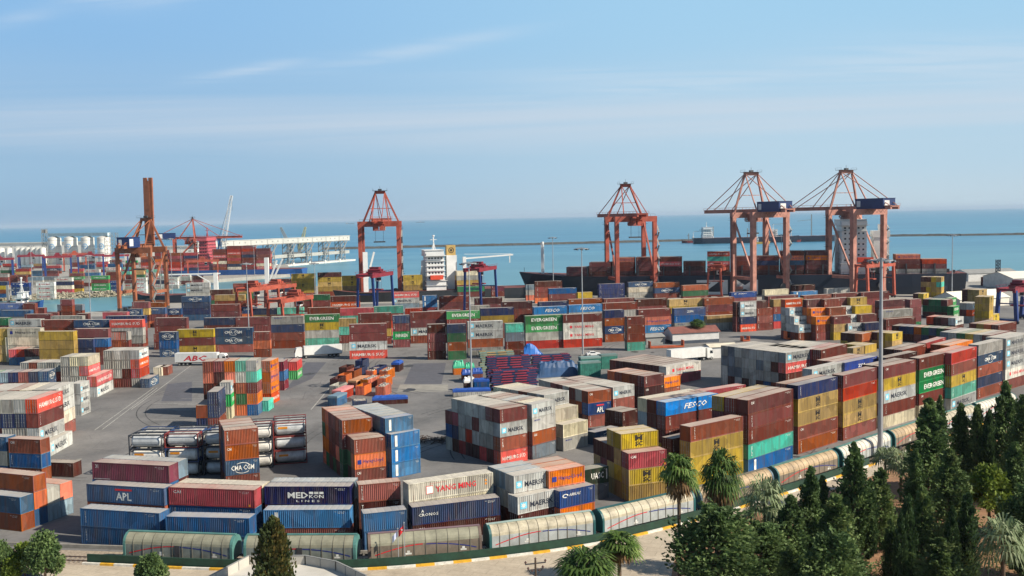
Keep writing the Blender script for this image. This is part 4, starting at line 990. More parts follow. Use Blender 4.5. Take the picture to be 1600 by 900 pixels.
# ------------------------------------------------------------------ mobile harbour crane
WLAT = mat('lattice_white', 'cfd3d2', .6); MB_BLUE = mat('mobile_crane_blue', '3f7fae', .55)
def mobile(label, px, yb, h_t, tip, yaw, M1, M2):
    p = at(px, yb); r = empty('mobile_crane', (p.x, p.y, 0), R(yaw), label, 'crane')
    b = MB(); b.box(-8, 8, -4, 4, 1.2, 3.6)
    for sx in (-7, -4, 4, 7): b.tube((sx, -4.2, .9), (sx, 4.2, .9), .9, seg=10)
    b.build('chassis', DKST, r)
    b = MB(); b.box(-6, 4, -3, 3, 3.8, 8); b.build('machinery_house', M1, r)
    b = MB(); b.bar((2, 0, 4), (1, 0, h_t), 3.0, 3.0); b.box(-1, 3, -2.2, 2.2, h_t, h_t + 2); b.build('tower', M1, r)
    b = MB(); A = Vector((3, 0, h_t * .62)); B = Vector(tip); n_ = 16; u_ = Vector((0, 1, 0)); v_ = (B - A).normalized().cross(u_)
    for i in range(n_):
        for (p0, p1) in ((i / n_, (i + 1) / n_),):
            w0, w1 = 2.2 * (1 - p0 * .6), 2.2 * (1 - p1 * .6); a = A.lerp(B, p0); c = A.lerp(B, p1)
            C0 = [a + u_ * s * w0 + v_ * t * w0 for s, t in ((-1, -1), (1, -1), (1, 1), (-1, 1))]; C1 = [c + u_ * s * w1 + v_ * t * w1 for s, t in ((-1, -1), (1, -1), (1, 1), (-1, 1))]
            for k_ in range(4): b.bar(C0[k_], C1[k_], .36); b.bar(C0[k_], C1[(k_ + 1) % 4], .2); b.bar(C1[k_], C1[(k_ + 1) % 4], .2)
    b.build('lattice_jib', M2, r)
    b = MB(); b.bar((1, 0, h_t + 2), B, .25); b.bar(B, B + Vector((0, 0, -14)), .2); b.build('hoist_rope', DKST, r)
    return r
mobile('mobile harbour crane with blue tower and pale steep lattice jib', 343, 424, 30, (14, 0, 70), 0, MB_BLUE, WLAT)
mobile('small grey lattice crane behind the grain gallery, left of two', 452, 404, 18, (-9, 0, 38), 0, GREYW, GREYW)
mobile('small yellowish lattice crane behind the grain gallery, right of two', 466, 404, 18, (10, 0, 38), 0, GREYW, mat('lattice_yellow', 'b8b27a', .6))
# ------------------------------------------------------------------ ships
SHW = mat('ship_white', 'd8d8d4', .5, noise=.08, scale=.2); NAVYH = mat('hull_navy', '172233', .5, noise=.15, scale=.1); HRED = mat('hull_red', '7c2a24', .6); DECKC = mat('deck_brown', '6e3b33', .8); BLH = mat('hull_blue', '24508a', .5)
HBLK = mat('hull_black', '23272c', .5); ORB = mat('boat_orange', 'd2482a', .5); BUFF = mat('funnel_buff', 'b99a5a', .5)
def hull_mesh(L_, B_, H_, draft=1.5, bow=.12, stern=.06, sheer=1.5, rake=.03):
    """x forward; waterline at z 0"""
    mb = MB(); n = 26; secs = []
    for i in range(n + 1):
        t = i / n; x = -L_ / 2 + L_ * t
        w_ = 1.0
        if t > 1 - bow * 2: w_ = max(0.02, 1 - ((t - (1 - bow * 2)) / (bow * 2)) ** 2.2)
        if t < stern * 2: w_ = .72 + .28 * (t / (stern * 2)) ** .5
        zt = H_ + (sheer * max(0, (t - .86) / .14) ** 1.5)
        wl = w_ * (1 if t < 1 - bow * 2.6 else max(.02, 1 - ((t - (1 - bow * 2.6)) / (bow * 2.6)) * .9)); xw = x - (L_ * rake * max(0, (t - .85) / .15))
        if t < .05: wl *= .6
        secs.append([(xw, -wl * B_ / 2 * .96, -draft), (x if t < .9 else (x + xw) / 2, -((w_ + wl) / 2) * B_ / 2, H_ * .5), (x, -w_ * B_ / 2, zt), (x, w_ * B_ / 2, zt), (x if t < .9 else (x + xw) / 2, ((w_ + wl) / 2) * B_ / 2, H_ * .5), (xw, wl * B_ / 2 * .96, -draft)])
    for a, b_ in zip(secs, secs[1:]):
        for k_ in range(5): mb.quad(a[k_], b_[k_], b_[k_ + 1], a[k_ + 1], 1 if k_ == 2 else 0)
    mb.poly(secs[0][::-1], 0); mb.poly(secs[-1], 0)
    return mb
def ship_deck_rail(mb, L_, B_, z, x0, x1):
    for s in (-1, 1):
        mb.bar((x0, s * B_ / 2 * .97, z + 1.1), (x1, s * B_ / 2 * .97, z + 1.1), .08); k_ = x0
        while k_ < x1: mb.bar((k_, s * B_ / 2 * .97, z), (k_, s * B_ / 2 * .97, z + 1.1), .08); k_ += 3
def windows(b, x0, x1, y, z, n, w_=1.0, h_=.9):
    for i in range(n):
        xx = x0 + (x1 - x0) * (i + .5) / n; b.quad((xx - w_ / 2, y, z), (xx + w_ / 2, y, z), (xx + w_ / 2, y, z + h_), (xx - w_ / 2, y, z + h_))
def bridge_block(r, x0, x1, B_, z0, decks, dh, wing, M_=None):
    """deck house with windows, wheelhouse, wings, mast"""
    M_ = M_ or SHW; b = MB(); top = z0 + decks * dh
    for d in range(decks):
        k_ = 0 if d < 2 else (.08 if d < decks - 1 else .16); xe = 0 if d < 2 else .8
        b.box(x0 + xe, x1 - xe * .5, -B_ / 2 * (1 - k_), B_ / 2 * (1 - k_), z0 + d * dh, z0 + (d + 1) * dh)
        b.box(x0 - .7 + xe, x1 + .7 - xe * .3, -B_ / 2 * (1 - k_) - .7, B_ / 2 * (1 - k_) + .7, z0 + (d + 1) * dh - .12, z0 + (d + 1) * dh + .02)
        for s in (-1, 1): b.bar((x0 - .6 + xe, s * (B_ / 2 * (1 - k_) + .62), z0 + (d + 1) * dh + 1.0), (x1 + .6, s * (B_ / 2 * (1 - k_) + .62), z0 + (d + 1) * dh + 1.0), .07)
    b.box(x1 - .4, x1 + 1.6, -1.6, 1.6, z0, top - dh); b.bar((x1 + 2.4, -B_ / 2, z0), (x1 + 2.4, B_ / 2, top - 2 * dh), .5, .3)
    b.box(x0 - .4, x1 + .8, -wing, wing, top + .1, top + .35); b.box(x0 + 1, x1 + .4, -B_ / 2 + .5, B_ / 2 - .5, top + .35, top + 3.2); b.box(x0 + .6, x1 + .9, -B_ / 2, B_ / 2, top + 3.2, top + 3.4)
    for s in (-1, 1): b.box(x0 + 1, x1, s * wing - .8 if s > 0 else -wing, wing if s > 0 else -wing + .8, top + .35, top + 2.4)
    dk = b.build('bridge_house', M_, r)
    w_ = MB()
    for d in range(min(2, decks)): windows(w_, x0 + 1, x1 - 1, -B_ / 2 - .03, z0 + d * dh + dh * .4, 5 if x1 - x0 > 9 else 3)
    windows(w_, x0 + 1.4, x1, -B_ / 2 + .47, top + 1.4, 6, 1.1, 1.1)
    for d in range(min(2, decks)):
        for i in range(7):
            yy = -B_ / 2 + B_ * (i + .5) / 7; z = z0 + d * dh + dh * .4
            w_.quad((x0 - .03, yy + .5, z), (x0 - .03, yy - .5, z), (x0 - .03, yy - .5, z + .9), (x0 - .03, yy + .5, z + .9)); w_.quad((x1 + .03, yy - .5, z), (x1 + .03, yy + .5, z), (x1 + .03, yy + .5, z + .9), (x1 + .03, yy - .5, z + .9))
    for d in range(2, decks):
        k_ = .08 if d < decks - 1 else .16; yb_ = B_ / 2 * (1 - k_) + .03
        for sg in (-1, 1): windows(w_, x0 + 1.4, x1 - 1, sg * yb_, z0 + d * dh + dh * .4, 5 if x1 - x0 > 9 else 3)
        for i in range(6):
            yy = -yb_ + 2 * yb_ * (i + .5) / 6; z = z0 + d * dh + dh * .4; w_.quad((x0 + .77, yy + .5, z), (x0 + .77, yy - .5, z), (x0 + .77, yy - .5, z + .9), (x0 + .77, yy + .5, z + .9))
    w_.build('window_rows', GLASS, dk)
    b = MB(); mx_ = (x0 + x1) / 2; b.bar((mx_, 0, top + 3.3), (mx_, 0, top + 11), .6); b.bar((mx_, -2.4, top + 7.5), (mx_, 2.4, top + 7.5), .25); b.bar((mx_ - 1.8, 0, top + 9), (mx_ + 1.8, 0, top + 9), .3); b.tube((mx_, 0, top + 10.8), (mx_, 0, top + 11.6), .7, seg=8)
    for s in (-1, 1): b.bar((mx_ + s, 0, top + 3.3), (mx_, 0, top + 8), .3)
    b.build('mast', M_, r)
    return top
SHIPBOX = 'containers on the big ship'
def ship_stacks(pos, yaw, items, phrase, z0):
    """items: (x along hull, codes...) two rows deep, containers lie along the hull"""
    c, s = math.cos(yaw), math.sin(yaw)
    for k_, (lx, rows_) in enumerate(items):
        for j, st in enumerate(rows_):
            ly = rows_y0 + j * 2.55
            add_stack((pos[0] + c * lx - s * ly, pos[1] + s * lx + c * ly), yaw, 40, st, phrase, (ORD[k_] + ' bay from left, ' + ('near side' if j == 0 else ORD[j] + ' row in')), 1, 1.0, z0)
# the big container ship at the quay
a = Vector(P2(812, 455)); a = a.normalized() * 583; b_ = Vector(P2(1502, 455)).normalized() * 588
yaw_z = math.atan2(b_.y - a.y, b_.x - a.x) + math.pi; Lz = (b_ - a).length; mid = (a + b_) / 2
zs = empty('container_ship', (mid.x, mid.y, -2.6), yaw_z, 'long dark navy container ship moored along the quay behind the cranes', 'ship')
hull_mesh(Lz, 32, 13.5, bow=.09, sheer=2.0, rake=.03).build('hull', [NAVYH, DECKC], zs)
mb = MB(); put_text(mb, 'ZIM', 0, 0, 34, 8, 0, 0, .05); o = mb.build('lettering', [SHW], zs)
o.location = (20.0, 16.25, 3.0); o.rotation_euler = (0, 0, math.pi)
top = bridge_block(zs, -Lz / 2 + 50, -Lz / 2 + 64, 28, 13.5, 9, 2.9, 16)
b = MB(); b.box(-Lz / 2 + 38, -Lz / 2 + 46, -5, 5, 13.5, 36); b.box(-Lz / 2 + 37.6, -Lz / 2 + 46.4, -5.4, 5.4, 33, 36.5); b.tube((-Lz / 2 + 42, 0, 36), (-Lz / 2 + 42, 0, 40), 1.2, seg=8); b.build('funnel', SHW, zs)
b = MB(); b.bar((Lz / 2 - 14, 0, 13.5), (Lz / 2 - 14, 0, 32), 1.6); b.bar((Lz / 2 - 14, -2.5, 26), (Lz / 2 - 14, 2.5, 26), .5); b.tube((Lz / 2 - 14, 0, 31.5), (Lz / 2 - 14, 0, 33), .9, seg=8); b.build('foremast', SHW, zs)
b = MB(); ship_deck_rail(b, Lz, 30, 13.6, -Lz / 2 + 6, Lz / 2 - 30); b.bar((Lz / 2 - 3, 0, 15.5), (Lz / 2 - 3, 0, 18), .2)
for k_ in range(12): x_ = -Lz / 2 + 5 + k_ * 2.2; b.box(x_, x_ + 1.2, 6 - (k_ % 3) * 3, 8 - (k_ % 3) * 3, 13.5, 15 + (k_ % 3) * .5)
b.build('deck_rail', DKST, zs)
b = MB()
for k_ in range(14): x_ = Lz / 2 - 42 - k_ * 14.2; b.box(x_ - .5, x_ + .3, -15, 15, 13.5, 19)
b.build('lashing_bridges', DKST, zs)
b = MB(); b.box(-Lz / 2 + 48, -Lz / 2 + 56, 15, 17.5, 20, 22.6); b.build('lifeboat', ORB, zs)
# deck cargo, seen from the port side; local x runs from bow (left in the photo) to stern
zy = yaw_z + math.pi; cz, sz_ = math.cos(zy), math.sin(zy)
def zbay(lx, near_, phrase, k_, rows_n=4, fill='b'):
    tall = len(near_)
    for j in range(rows_n):
        st = near_ if j == 0 else ''.join(random.choice('mmmbbrd') for _ in range(max(1, tall + (0 if j % 2 else random.choice((0, 0, -1))))))
        ly = -14.5 + j * 2.6
        add_stack((mid.x + cz * lx - sz_ * ly, mid.y + sz_ * lx + cz * ly), zy, 40, st, phrase, ORD[k_] + ' bay from bow' + ('' if j == 0 else ', ' + ORD[j] + ' row in'), 1.0, 1.0, 10.92)
bays = ['mm', 'bmm', 'bmmO', 'bmmm', 'mbHm', 'mbm', 'bmHtH', 'bmmm', 'bmdm', 'bmuOm', 'bmmOm', 'mcmm', 'bmm', 'bdmHm', 'mummm', 'mmmmmm', 'mmmmm']
for k_, st in enumerate(bays):
    lx = -Lz / 2 + 30 + k_ * 13.1
    if lx > Lz / 2 - 78: break
    zbay(lx, st, 'deck of big ship', k_)
for k_, st in enumerate(['wmmO', 'wmR']): zbay(Lz / 2 - 36 + k_ * 13.1, st, 'after deck of big ship', k_)

# white feeder ship beyond the middle crane
p = Vector(P2(689, 462)).normalized() * 560
fs_ = empty('cargo_ship', (p.x, p.y, -2.6), R(12) + math.pi, 'cargo ship with white bridge and buff funnel moored beyond the yellow stacks', 'ship')
hull_mesh(120, 20, 8).build('hull', [HBLK, DECKC], fs_)
bridge_block(fs_, -2 + 0, 9, 17, 8, 7, 2.7, 9.5)
b = MB(); b.box(-9, -3.2, -3.5, 3.5, 8, 27); b.build('engine_casing', SHW, fs_)
b = MB(); b.box(-8.5, -3.4, -2.8, 2.8, 27.02, 32.6); f_ = b.build('funnel', BUFF, fs_)
b = MB()
for i in range(12):
    a0_, a1_ = i * math.pi / 6, (i + 1) * math.pi / 6; cx_ = -6; cz_ = 29.8
    for r0_, r1_ in ((1.2, 1.6),): b.quad((cx_ + r0_ * math.cos(a0_), 2.84, cz_ + r0_ * math.sin(a0_)), (cx_ + r1_ * math.cos(a0_), 2.84, cz_ + r1_ * math.sin(a0_)), (cx_ + r1_ * math.cos(a1_), 2.84, cz_ + r1_ * math.sin(a1_)), (cx_ + r0_ * math.cos(a1_), 2.84, cz_ + r0_ * math.sin(a1_)))
b.box(-6.6, -5.4, 2.82, 2.86, 29.2, 30.4); b.build('funnel_emblem', BLACKL, f_)
b = MB(); b.bar((-13, 5, 8), (-13, 5, 26), 1.8); b.bar((-13, 5, 25), (-41, 5, 26.5), .8); b.bar((-13, 5, 27.5), (-40, 5, 27), .2); b.bar((-39, 5, 26), (-39, 5, 22), .5); b.build('deck_crane', SHW, fs_)
b = MB(); b.box(0, 7, 8.7, 11.2, 14, 16.4); b.build('lifeboat', ORB, fs_)
b = MB(); b.bar((42, 3, 8), (42, 3, 30), 2.6); b.bar((42, 3, 12), (37, 3, 30), 1.0); b.build('deck_crane', SHW, fs_)
q_ = Vector(P2(712, 462)).normalized() * 556
for j in range(3): add_stack((q_.x - math.sin(R(12)) * (-6 + j * 2.6), q_.y + math.cos(R(12)) * (-6 + j * 2.6)), R(12), 40, ['mywc', 'mmyw', 'bmyw'][j], 'deck of white bridge ship', 'front stack' if j == 0 else ORD[j] + ' stack in', 1, 1.0, 5.42)
# red and orange laden ship at the far terminal
p = Vector(P2(345, 437)).normalized() * 905
rs = empty('container_ship', (p.x, p.y, -2.6), R(-4) + math.pi, 'distant blue hulled ship stacked with red boxes at the left terminal', 'ship')
hull_mesh(150, 26, 7).build('hull', [BLH, DECKC], rs)
bridge_block(rs, 6, 15, 22, 7, 9, 2.8, 12, CR_PINK := mat('bridge_pink', 'b2545a', .6))
cr_, sr_ = math.cos(R(-4)), math.sin(R(-4))
for k_ in range(9):
    lx = -66 + k_ * 12.8; hgt = [5, 7, 6, 6, 0, 7, 8, 8, 7][k_]
    if hgt:
        for j in range(2):
            ly = -12 + j * 2.6; st = ''.join(random.choice('mRRrmoHdcm') for _ in range(hgt - j))
            add_stack((p.x + cr_ * lx - sr_ * ly, p.y + sr_ * lx + cr_ * ly), R(-4), 40, st, 'distant red laden ship', ORD[k_] + ' bay' + ('' if j == 0 else ', second row in'), 1, 1.0, 4.42)
# navy bow beyond the left basin
p = Vector(P2(300, 468)).normalized() * 600
nb = empty('moored_ship', (p.x, p.y, -2.6), R(-170) + math.pi * 0 , 'dark navy bow of a moored ship at the inner basin', 'ship')
nb.rotation_euler = (0, 0, R(178))
hull_mesh(70, 14, 7, sheer=3).build('hull', [NAVYH, DECKC], nb)
b = MB(); b.bar((18, 0, 7), (18, 0, 24), .5); b.bar((18, 0, 22), (32, 0, 10), .15); b.bar((18, 0, 22), (2, 0, 9), .15); b.build('mast', GREYW, nb)
# white gantry arm between basin and ship
p = at(338, 456); wg = empty('jib_crane', (p.x, p.y, 0), R(5), 'white harbour crane with long level arm in front of the red laden ship', 'crane')
b = MB(); b.bar((0, 0, 0), (0, 0, 12.5), 2.6); b.build('tower', SHW, wg)
b = MB(); b.bar((3, 0, 12), (-34, 0, 12), 1.0, .8); b.bar((0, 0, 4), (-12, 0, 11.6), .6); b.build('arm', SHW, wg)
p = at(418, 451); ym = empty('jib_crane', (p.x, p.y, 0), 0, 'white twin armed deck crane standing left of the yellow stacks', 'crane')
b = MB(); b.bar((0, 0, 0), (0, 0, 21), 2.6); b.build('tower', SHW, ym)
b = MB(); b.bar((2, 0, 6), (7, 0, 19), 1); b.bar((2, 0, 2), (11, 0, 20), 1); b.build('arm', SHW, ym)
# white deck mast near the middle crane is built with the cargo ship; small craft and far ships
def far_ship(label, cat_, px, yw, L_, B_, H_, hm_, house_x, hd, yaw_=0, name='cargo_ship', masts=()):
    p = G(px, yw, -2.6); o = empty(name, (p.x, p.y, -2.6), R(yaw_), label, cat_)
    hull_mesh(L_, B_, H_).build('hull', [hm_, DECKC], o)
    bridge_block(o, house_x, house_x + L_ * .09, B_ * .8, H_, hd, 2.7, B_ * .45)
    for mx_, mh in masts:
        b = MB(); b.bar((mx_, 0, H_), (mx_, 0, H_ + mh), 1.3); b.bar((mx_, 0, H_ + mh * .75), (mx_ - 22 if mh > 14 else mx_ + 3, 0, H_ + mh * .7), .6); b.build('mast', GREYW if mh > 8 else SHW, o)
    return o
far_ship('low tanker with white bridge at its left end, beyond the breakwater gap', 'ship', 1166, 379.5, 166, 22, 9, NAVYH, -70, 5, -2, masts=((-52, 18), (-60, 15), (2, 14), (45, 11)))
far_ship('low dark coaster with two tall masts right of the tanker', 'ship', 1254, 377.5, 120, 19, 9, NAVYH, -52, 3, -2, masts=((14, 34), (-26, 27)))
far_ship('small red hulled tug left of the tanker', 'tug boat', 1079, 379.5, 30, 9, 3.4, HRED, -6, 1, 180, 'tug_boat', ((3, 12),))
far_ship('small white tug with red stripe between the quay cranes', 'tug boat', 1240, 378, 26, 9, 3.2, HRED, -5, 1, 0, 'tug_boat')
far_ship('small yellow brown workboat below the tanker', 'boat', 1190, 381, 26, 8, 3, mat('barge_ochre', 'a88a3c', .7), -8, 1, 0, 'work_boat')
far_ship('faint container ship on the horizon above the breakwater', 'ship', 1052, 333.5, 480, 50, 26, NAVYH, -170, 12, 0, masts=((60, 30), (120, 28)))
far_ship('faint small ship on the horizon right of the end on crane', 'ship', 657, 347.6, 125, 20, 7, NAVYH, -10, 3, 0)
far_ship('faint small ship on the horizon left of the end on crane', 'ship', 547, 349.8, 120, 20, 5, NAVYH, -50, 4, 0, masts=((-20, 18),))
far_ship('blue workboat with white top at the left edge of the basin', 'boat', 14, 487, 40, 9, 5, BLH, 6, 1, 0, 'work_boat', ((0, 10),))
# ------------------------------------------------------------------ goods wagons
WT = mat('wagon_teal', '527f78', .5, noise=.2, scale=.6); WTD = mat('wagon_dark_teal', '28595a', .5, noise=.15)
ROOFS = {'beige': mat('wagon_roof_beige', '8c8a76', .6, noise=.18, scale=.7), 'cream': mat('wagon_roof_cream', 'b0a78f', .6, noise=.28, scale=.7), 'tan': mat('wagon_roof_tan', 'a99271', .6, noise=.28, scale=.7), 'white': mat('wagon_roof_white', 'c2bdaf', .55, noise=.1, scale=.7)}
SIDES = {'grey': mat('wagon_side_grey', '7e837b', .5, noise=.25, scale=.5), 'brown': mat('wagon_side_brown', '7b6f60', .6, noise=.25, scale=.5), 'pale': mat('wagon_side_pale', 'a9adaa', .45, noise=.2, scale=.5)}
SEAM = mat('wagon_seam', '6c675a', .7)
cum = [0]
for i in range(1, len(TC)): cum.append(cum[-1] + (TC[i] - TC[i - 1]).length)
def on_track(d):
    for i in range(1, len(TC)):
        if cum[i] >= d: t = (d - cum[i - 1]) / (cum[i] - cum[i - 1]); return TC[i - 1].lerp(TC[i], t), (TC[i] - TC[i - 1]).normalized()
    return TC[-1], (TC[-1] - TC[-2]).normalized()
def d_at_px(x):
    for i in range(1, len(TC)):
        a = proj((*TC[i - 1], 0))[0]; b_ = proj((*TC[i], 0))[0]
        if b_ >= x: return cum[i - 1] + (x - a) / (b_ - a) * (cum[i] - cum[i - 1])
    return cum[-1]
def wagon(x0, x1, roofk, sidek, capm, trim, label, logo=True):
    d0, d1 = d_at_px(x0), d_at_px(x1); p, t0 = on_track(d0); q, t1 = on_track(d1); c = (p + q) / 2 + Vector((-(q - p).normalized().y, (q - p).normalized().x)) * .35; L_ = (q - p).length - .9
    r = empty('goods_wagon', (c.x, c.y, 0), math.atan2((q - p).y, (q - p).x), label, 'railway wagon', 'goods wagons in one train')
    hw = 1.4; z0, zs, zt = 1.15, 2.75, 4.05
    prof = [(-hw, zs)] + [(-hw * math.cos(math.pi * k_ / 12), zs + (zt - zs) * math.sin(math.pi * k_ / 12)) for k_ in range(1, 12)] + [(hw, zs)]
    b = MB()
    for a, e in zip(prof, prof[1:]): b.quad((-L_ / 2, a[0], a[1]), (L_ / 2, a[0], a[1]), (L_ / 2, e[0], e[1]), (-L_ / 2, e[0], e[1]))
    n_ = int(L_ / 1.35)
    for i in range(1, n_):
        x = -L_ / 2 + L_ * i / n_
        for a, e in zip(prof, prof[1:]):
            b.bar((x, a[0] * 1.012, a[1] + .012), (x, e[0] * 1.012, e[1] + .012), .055, .04, 1)
    ro = b.build('roof', [ROOFS[roofk], SEAM], r)
    b = MB(); b.bar((-L_ / 2, 0, zt + .06), (L_ / 2, 0, zt + .06), .5, .1); b.build('roof_walk', trim, ro)
    for sy in (-1, 1):
        b = MB(); b.box(-L_ / 2, L_ / 2, *sorted((sy * hw, sy * (hw - .08))), z0, zs)
        for i in range(n_ + 1):
            x = -L_ / 2 + L_ * i / n_; b.box(x - .05, x + .05, *sorted((sy * hw, sy * (hw + .05))), z0, zs, 1)
        if not (logo and sy < 0): b.build('side_wall', [SIDES[sidek], SEAM], r)
        if logo and sy < 0:
            y_ = -hw - .02
            pr = None
            for i in range(21):
                u_ = i / 20; x = -L_ / 2 + .8 + u_ * L_ * .42; z = z0 + .35 + 1.05 * math.sin(u_ * math.pi / 2)
                if pr: b.quad((pr[0], y_, pr[1]), (x, y_, z), (x, y_, z + .13), (pr[0], y_, pr[1] + .13), 2)
                pr = (x, z)
            pr = None
            for i in range(21):
                u_ = i / 20; x = -L_ / 2 + .8 + L_ * .44 + u_ * L_ * .46; z = z0 + 1.35 - .95 * u_ * u_
                if pr: b.quad((pr[0], y_, pr[1]), (x, y_, z), (x, y_, z + .13), (pr[0], y_, pr[1] + .13), 3)
                pr = (x, z)
            for xx in (-L_ * .18, L_ * .31): b.quad((xx, y_, z0 + .2), (xx + .8, y_, z0 + .2), (xx + .8, y_, z0 + .42), (xx, y_, z0 + .42), 4); b.quad((xx + .22, y_, z0 + .44), (xx + .58, y_, z0 + .44), (xx + .58, y_, z0 + .72), (xx + .22, y_, z0 + .72), 4)
            b.build('side_wall', [SIDES[sidek], SEAM, REDL, NAVYL, WHITE], r)
    for sx in (-1, 1):
        b = MB(); x = sx * (L_ / 2)
        pts = [(x + sx * .06, y_, z_) for y_, z_ in prof]; ins = [(x + sx * .06, y_ * .985, z0) for y_ in (hw, -hw)]
        b.poly((pts + ins) if sx > 0 else (pts + ins)[::-1]); 
        for a, e in zip(prof, prof[1:]): b.quad((x - sx * .3, a[0] * 1.02, a[1] + .03), (x + sx * .06, a[0] * 1.02, a[1] + .03), (x + sx * .06, e[0] * 1.02, e[1] + .03), (x - sx * .3, e[0] * 1.02, e[1] + .03))
        for sy in (-1, 1): b.box(*sorted((x - sx * .28, x + sx * .06)), *sorted((sy * hw, sy * (hw + .07))), z0, zs + .1)
        b.build('end_wall', capm, r)
    b = MB(); b.box(-L_ / 2, L_ / 2, -1.2, 1.2, .95, z0); b.bar((-L_ / 2 + 2, 0, .8), (L_ / 2 - 2, 0, .8), .5, .4)
    b.box(-.35, .35, -hw - .09, -hw + .02, z0, zs) if capm is WT else None
    b.build('underframe', DKST, r)
    for sx in (-1, 1):
        for dx_ in (1.6, 3.4):
            b = MB(); x = sx * (L_ / 2 - dx_)
            for sy in (-.74, .74): b.tube((x, sy - .06, .5), (x, sy + .06, .5), .46, seg=14)
            b.tube((x, -.7, .5), (x, .7, .5), .08, seg=6); b.build('wheelset', DKST, r)
        b = MB()
        for sy in (-.85, .85): b.tube((sx * L_ / 2, sy, 1.02), (sx * (L_ / 2 + .42), sy, 1.02), .12, seg=8); b.tube((sx * (L_ / 2 + .40), sy, 1.02), (sx * (L_ / 2 + .45), sy, 1.02), .22, seg=10)
        b.build('buffer', DKST, r)
for a in [(196, 374, 'beige', 'grey', WT, WT, 'teal trimmed goods wagon at the left end of the train'), (381, 564, 'beige', 'grey', WT, WT, 'teal trimmed goods wagon behind the dark cypress'),
          (571, 756, 'beige', 'brown', mat('wagon_brown', '6a5a50', .7), mat('roof_walk_mauve', '7a6468', .7), 'brownish goods wagon behind the two flag poles'),
          (757, 930, 'cream', 'pale', WTD, mat('roof_walk_pale', '9db0a8', .6), 'cream roofed goods wagon with red and blue stripe, below the navy lettered pair'),
          (931, 1082, 'cream', 'pale', WTD, WTD, 'cream roofed goods wagon behind the tall slender palm'), (1084, 1203, 'tan', 'brown', mat('wagon_slate', '4d6470', .6), SEAM, 'tan roofed goods wagon behind the second bushy palm'),
          (1205, 1304, 'tan', 'brown', WTD, WT, 'tan roofed goods wagon below the blue and sea green pile'), (1306, 1386, 'white', 'pale', WTD, WT, 'white roofed goods wagon beside the tall lamp mast'),
          (1388, 1456, 'tan', 'brown', WTD, WT, 'tan roofed goods wagon partly behind the big conifer'), (1458, 1520, 'cream', 'pale', WTD, WT, 'pale goods wagon glimpsed between conifers'), (1522, 1582, 'white', 'pale', WTD, WT, 'white goods wagon at the far right end of the train')]:
    wagon(*a)

# ------------------------------------------------------------------ lamp masts
POLE = mat('pole_grey', '9da0a3', .5, .2); LAMPW = mat('lamp_housing', '55585c', .5)
def mast(px, yb, ytop, label, r=.28, n=8):
    p = at(px, yb); h = p.z + CAM_H - (ytop - (HOR - (px - 800) * 31 / 1600)) * math.hypot(0, proj(p)[2]) / FPX
    o = empty('lamp_mast', (p.x, p.y, 0), 0, label, 'lamp mast', 'tall lamp masts in the port')
    b = MB(); b.tube((0, 0, .5), (0, 0, h), r, r * .5, 12); b.build('pole', POLE, o, smooth=False)
    b = MB(); b.box(-.8, .8, -.8, .8, 0, .5); b.build('footing', QUAYC, o)
    b = MB(); R_ = 1.9
    for i in range(16): a0, a1 = i * math.pi / 8, (i + 1) * math.pi / 8; b.bar((R_ * math.cos(a0), R_ * math.sin(a0), h - .4), (R_ * math.cos(a1), R_ * math.sin(a1), h - .4), .14, .2)
    for i in range(4): a0 = i * math.pi / 2; b.bar((0, 0, h), (R_ * math.cos(a0), R_ * math.sin(a0), h - .4), .12)
    b.build('lamp_ring', POLE, o)
    for i in range(n):
        a0 = i * 2 * math.pi / n; b = MB(); x, y = R_ * math.cos(a0), R_ * math.sin(a0)
        b.bar((x, y, h - .75), (x + .6 * math.cos(a0), y + .6 * math.sin(a0), h - .5), .6, .3); b.build('floodlight', LAMPW, o)
for a in [(142, 500, 398, 'thin white lamp mast standing before the inner basin', .22), (390, 545, 410, 'lamp mast beside the orange yard gantries', .24), (493, 478, 410, 'pale lamp mast in front of the yellow stacks left of centre', .24),
          (737, 613, 408, 'lamp mast on the yard beside the grey ended block', .26), (865, 470, 370, 'lamp mast left of the two before the container ship bow', .26), (911, 556, 386, 'lamp mast beside the red lettered pile and white car', .26),
          (1375, 722, 402, 'thickest lamp mast, rising beside the railway on the right', .48), (1487, 478, 366, 'lamp mast against the sea at the right', .28), (1221, 455, 366, 'thin lamp mast beside the stair of the left pink crane', .22), (51, 452, 383, 'thin lamp mast before the small silos', .22), (254, 445, 372, 'thin lamp mast behind the raised boom crane', .2), (284, 436, 385, 'thin lamp mast in front of the far orange crane', .2)]:
    mast(*a)

for i_, (x_, yb_, yt_) in enumerate(((23, 430, 384), (108, 432, 386), (152, 432, 388), (196, 440, 380), (310, 432, 384), (398, 430, 384), (270, 470, 372))):
    mast(x_, yb_, yt_, ['thin lamp mast between the low silos', 'thin lamp mast in front of the second big silo', 'thin lamp mast in front of the third big silo', 'thin lamp mast left of the upright boom crane', 'thin lamp mast before the red laden ship', 'thin lamp mast at the root of the grain gallery', 'thin lamp mast behind the upright boom crane legs'][i_], .2, 4)
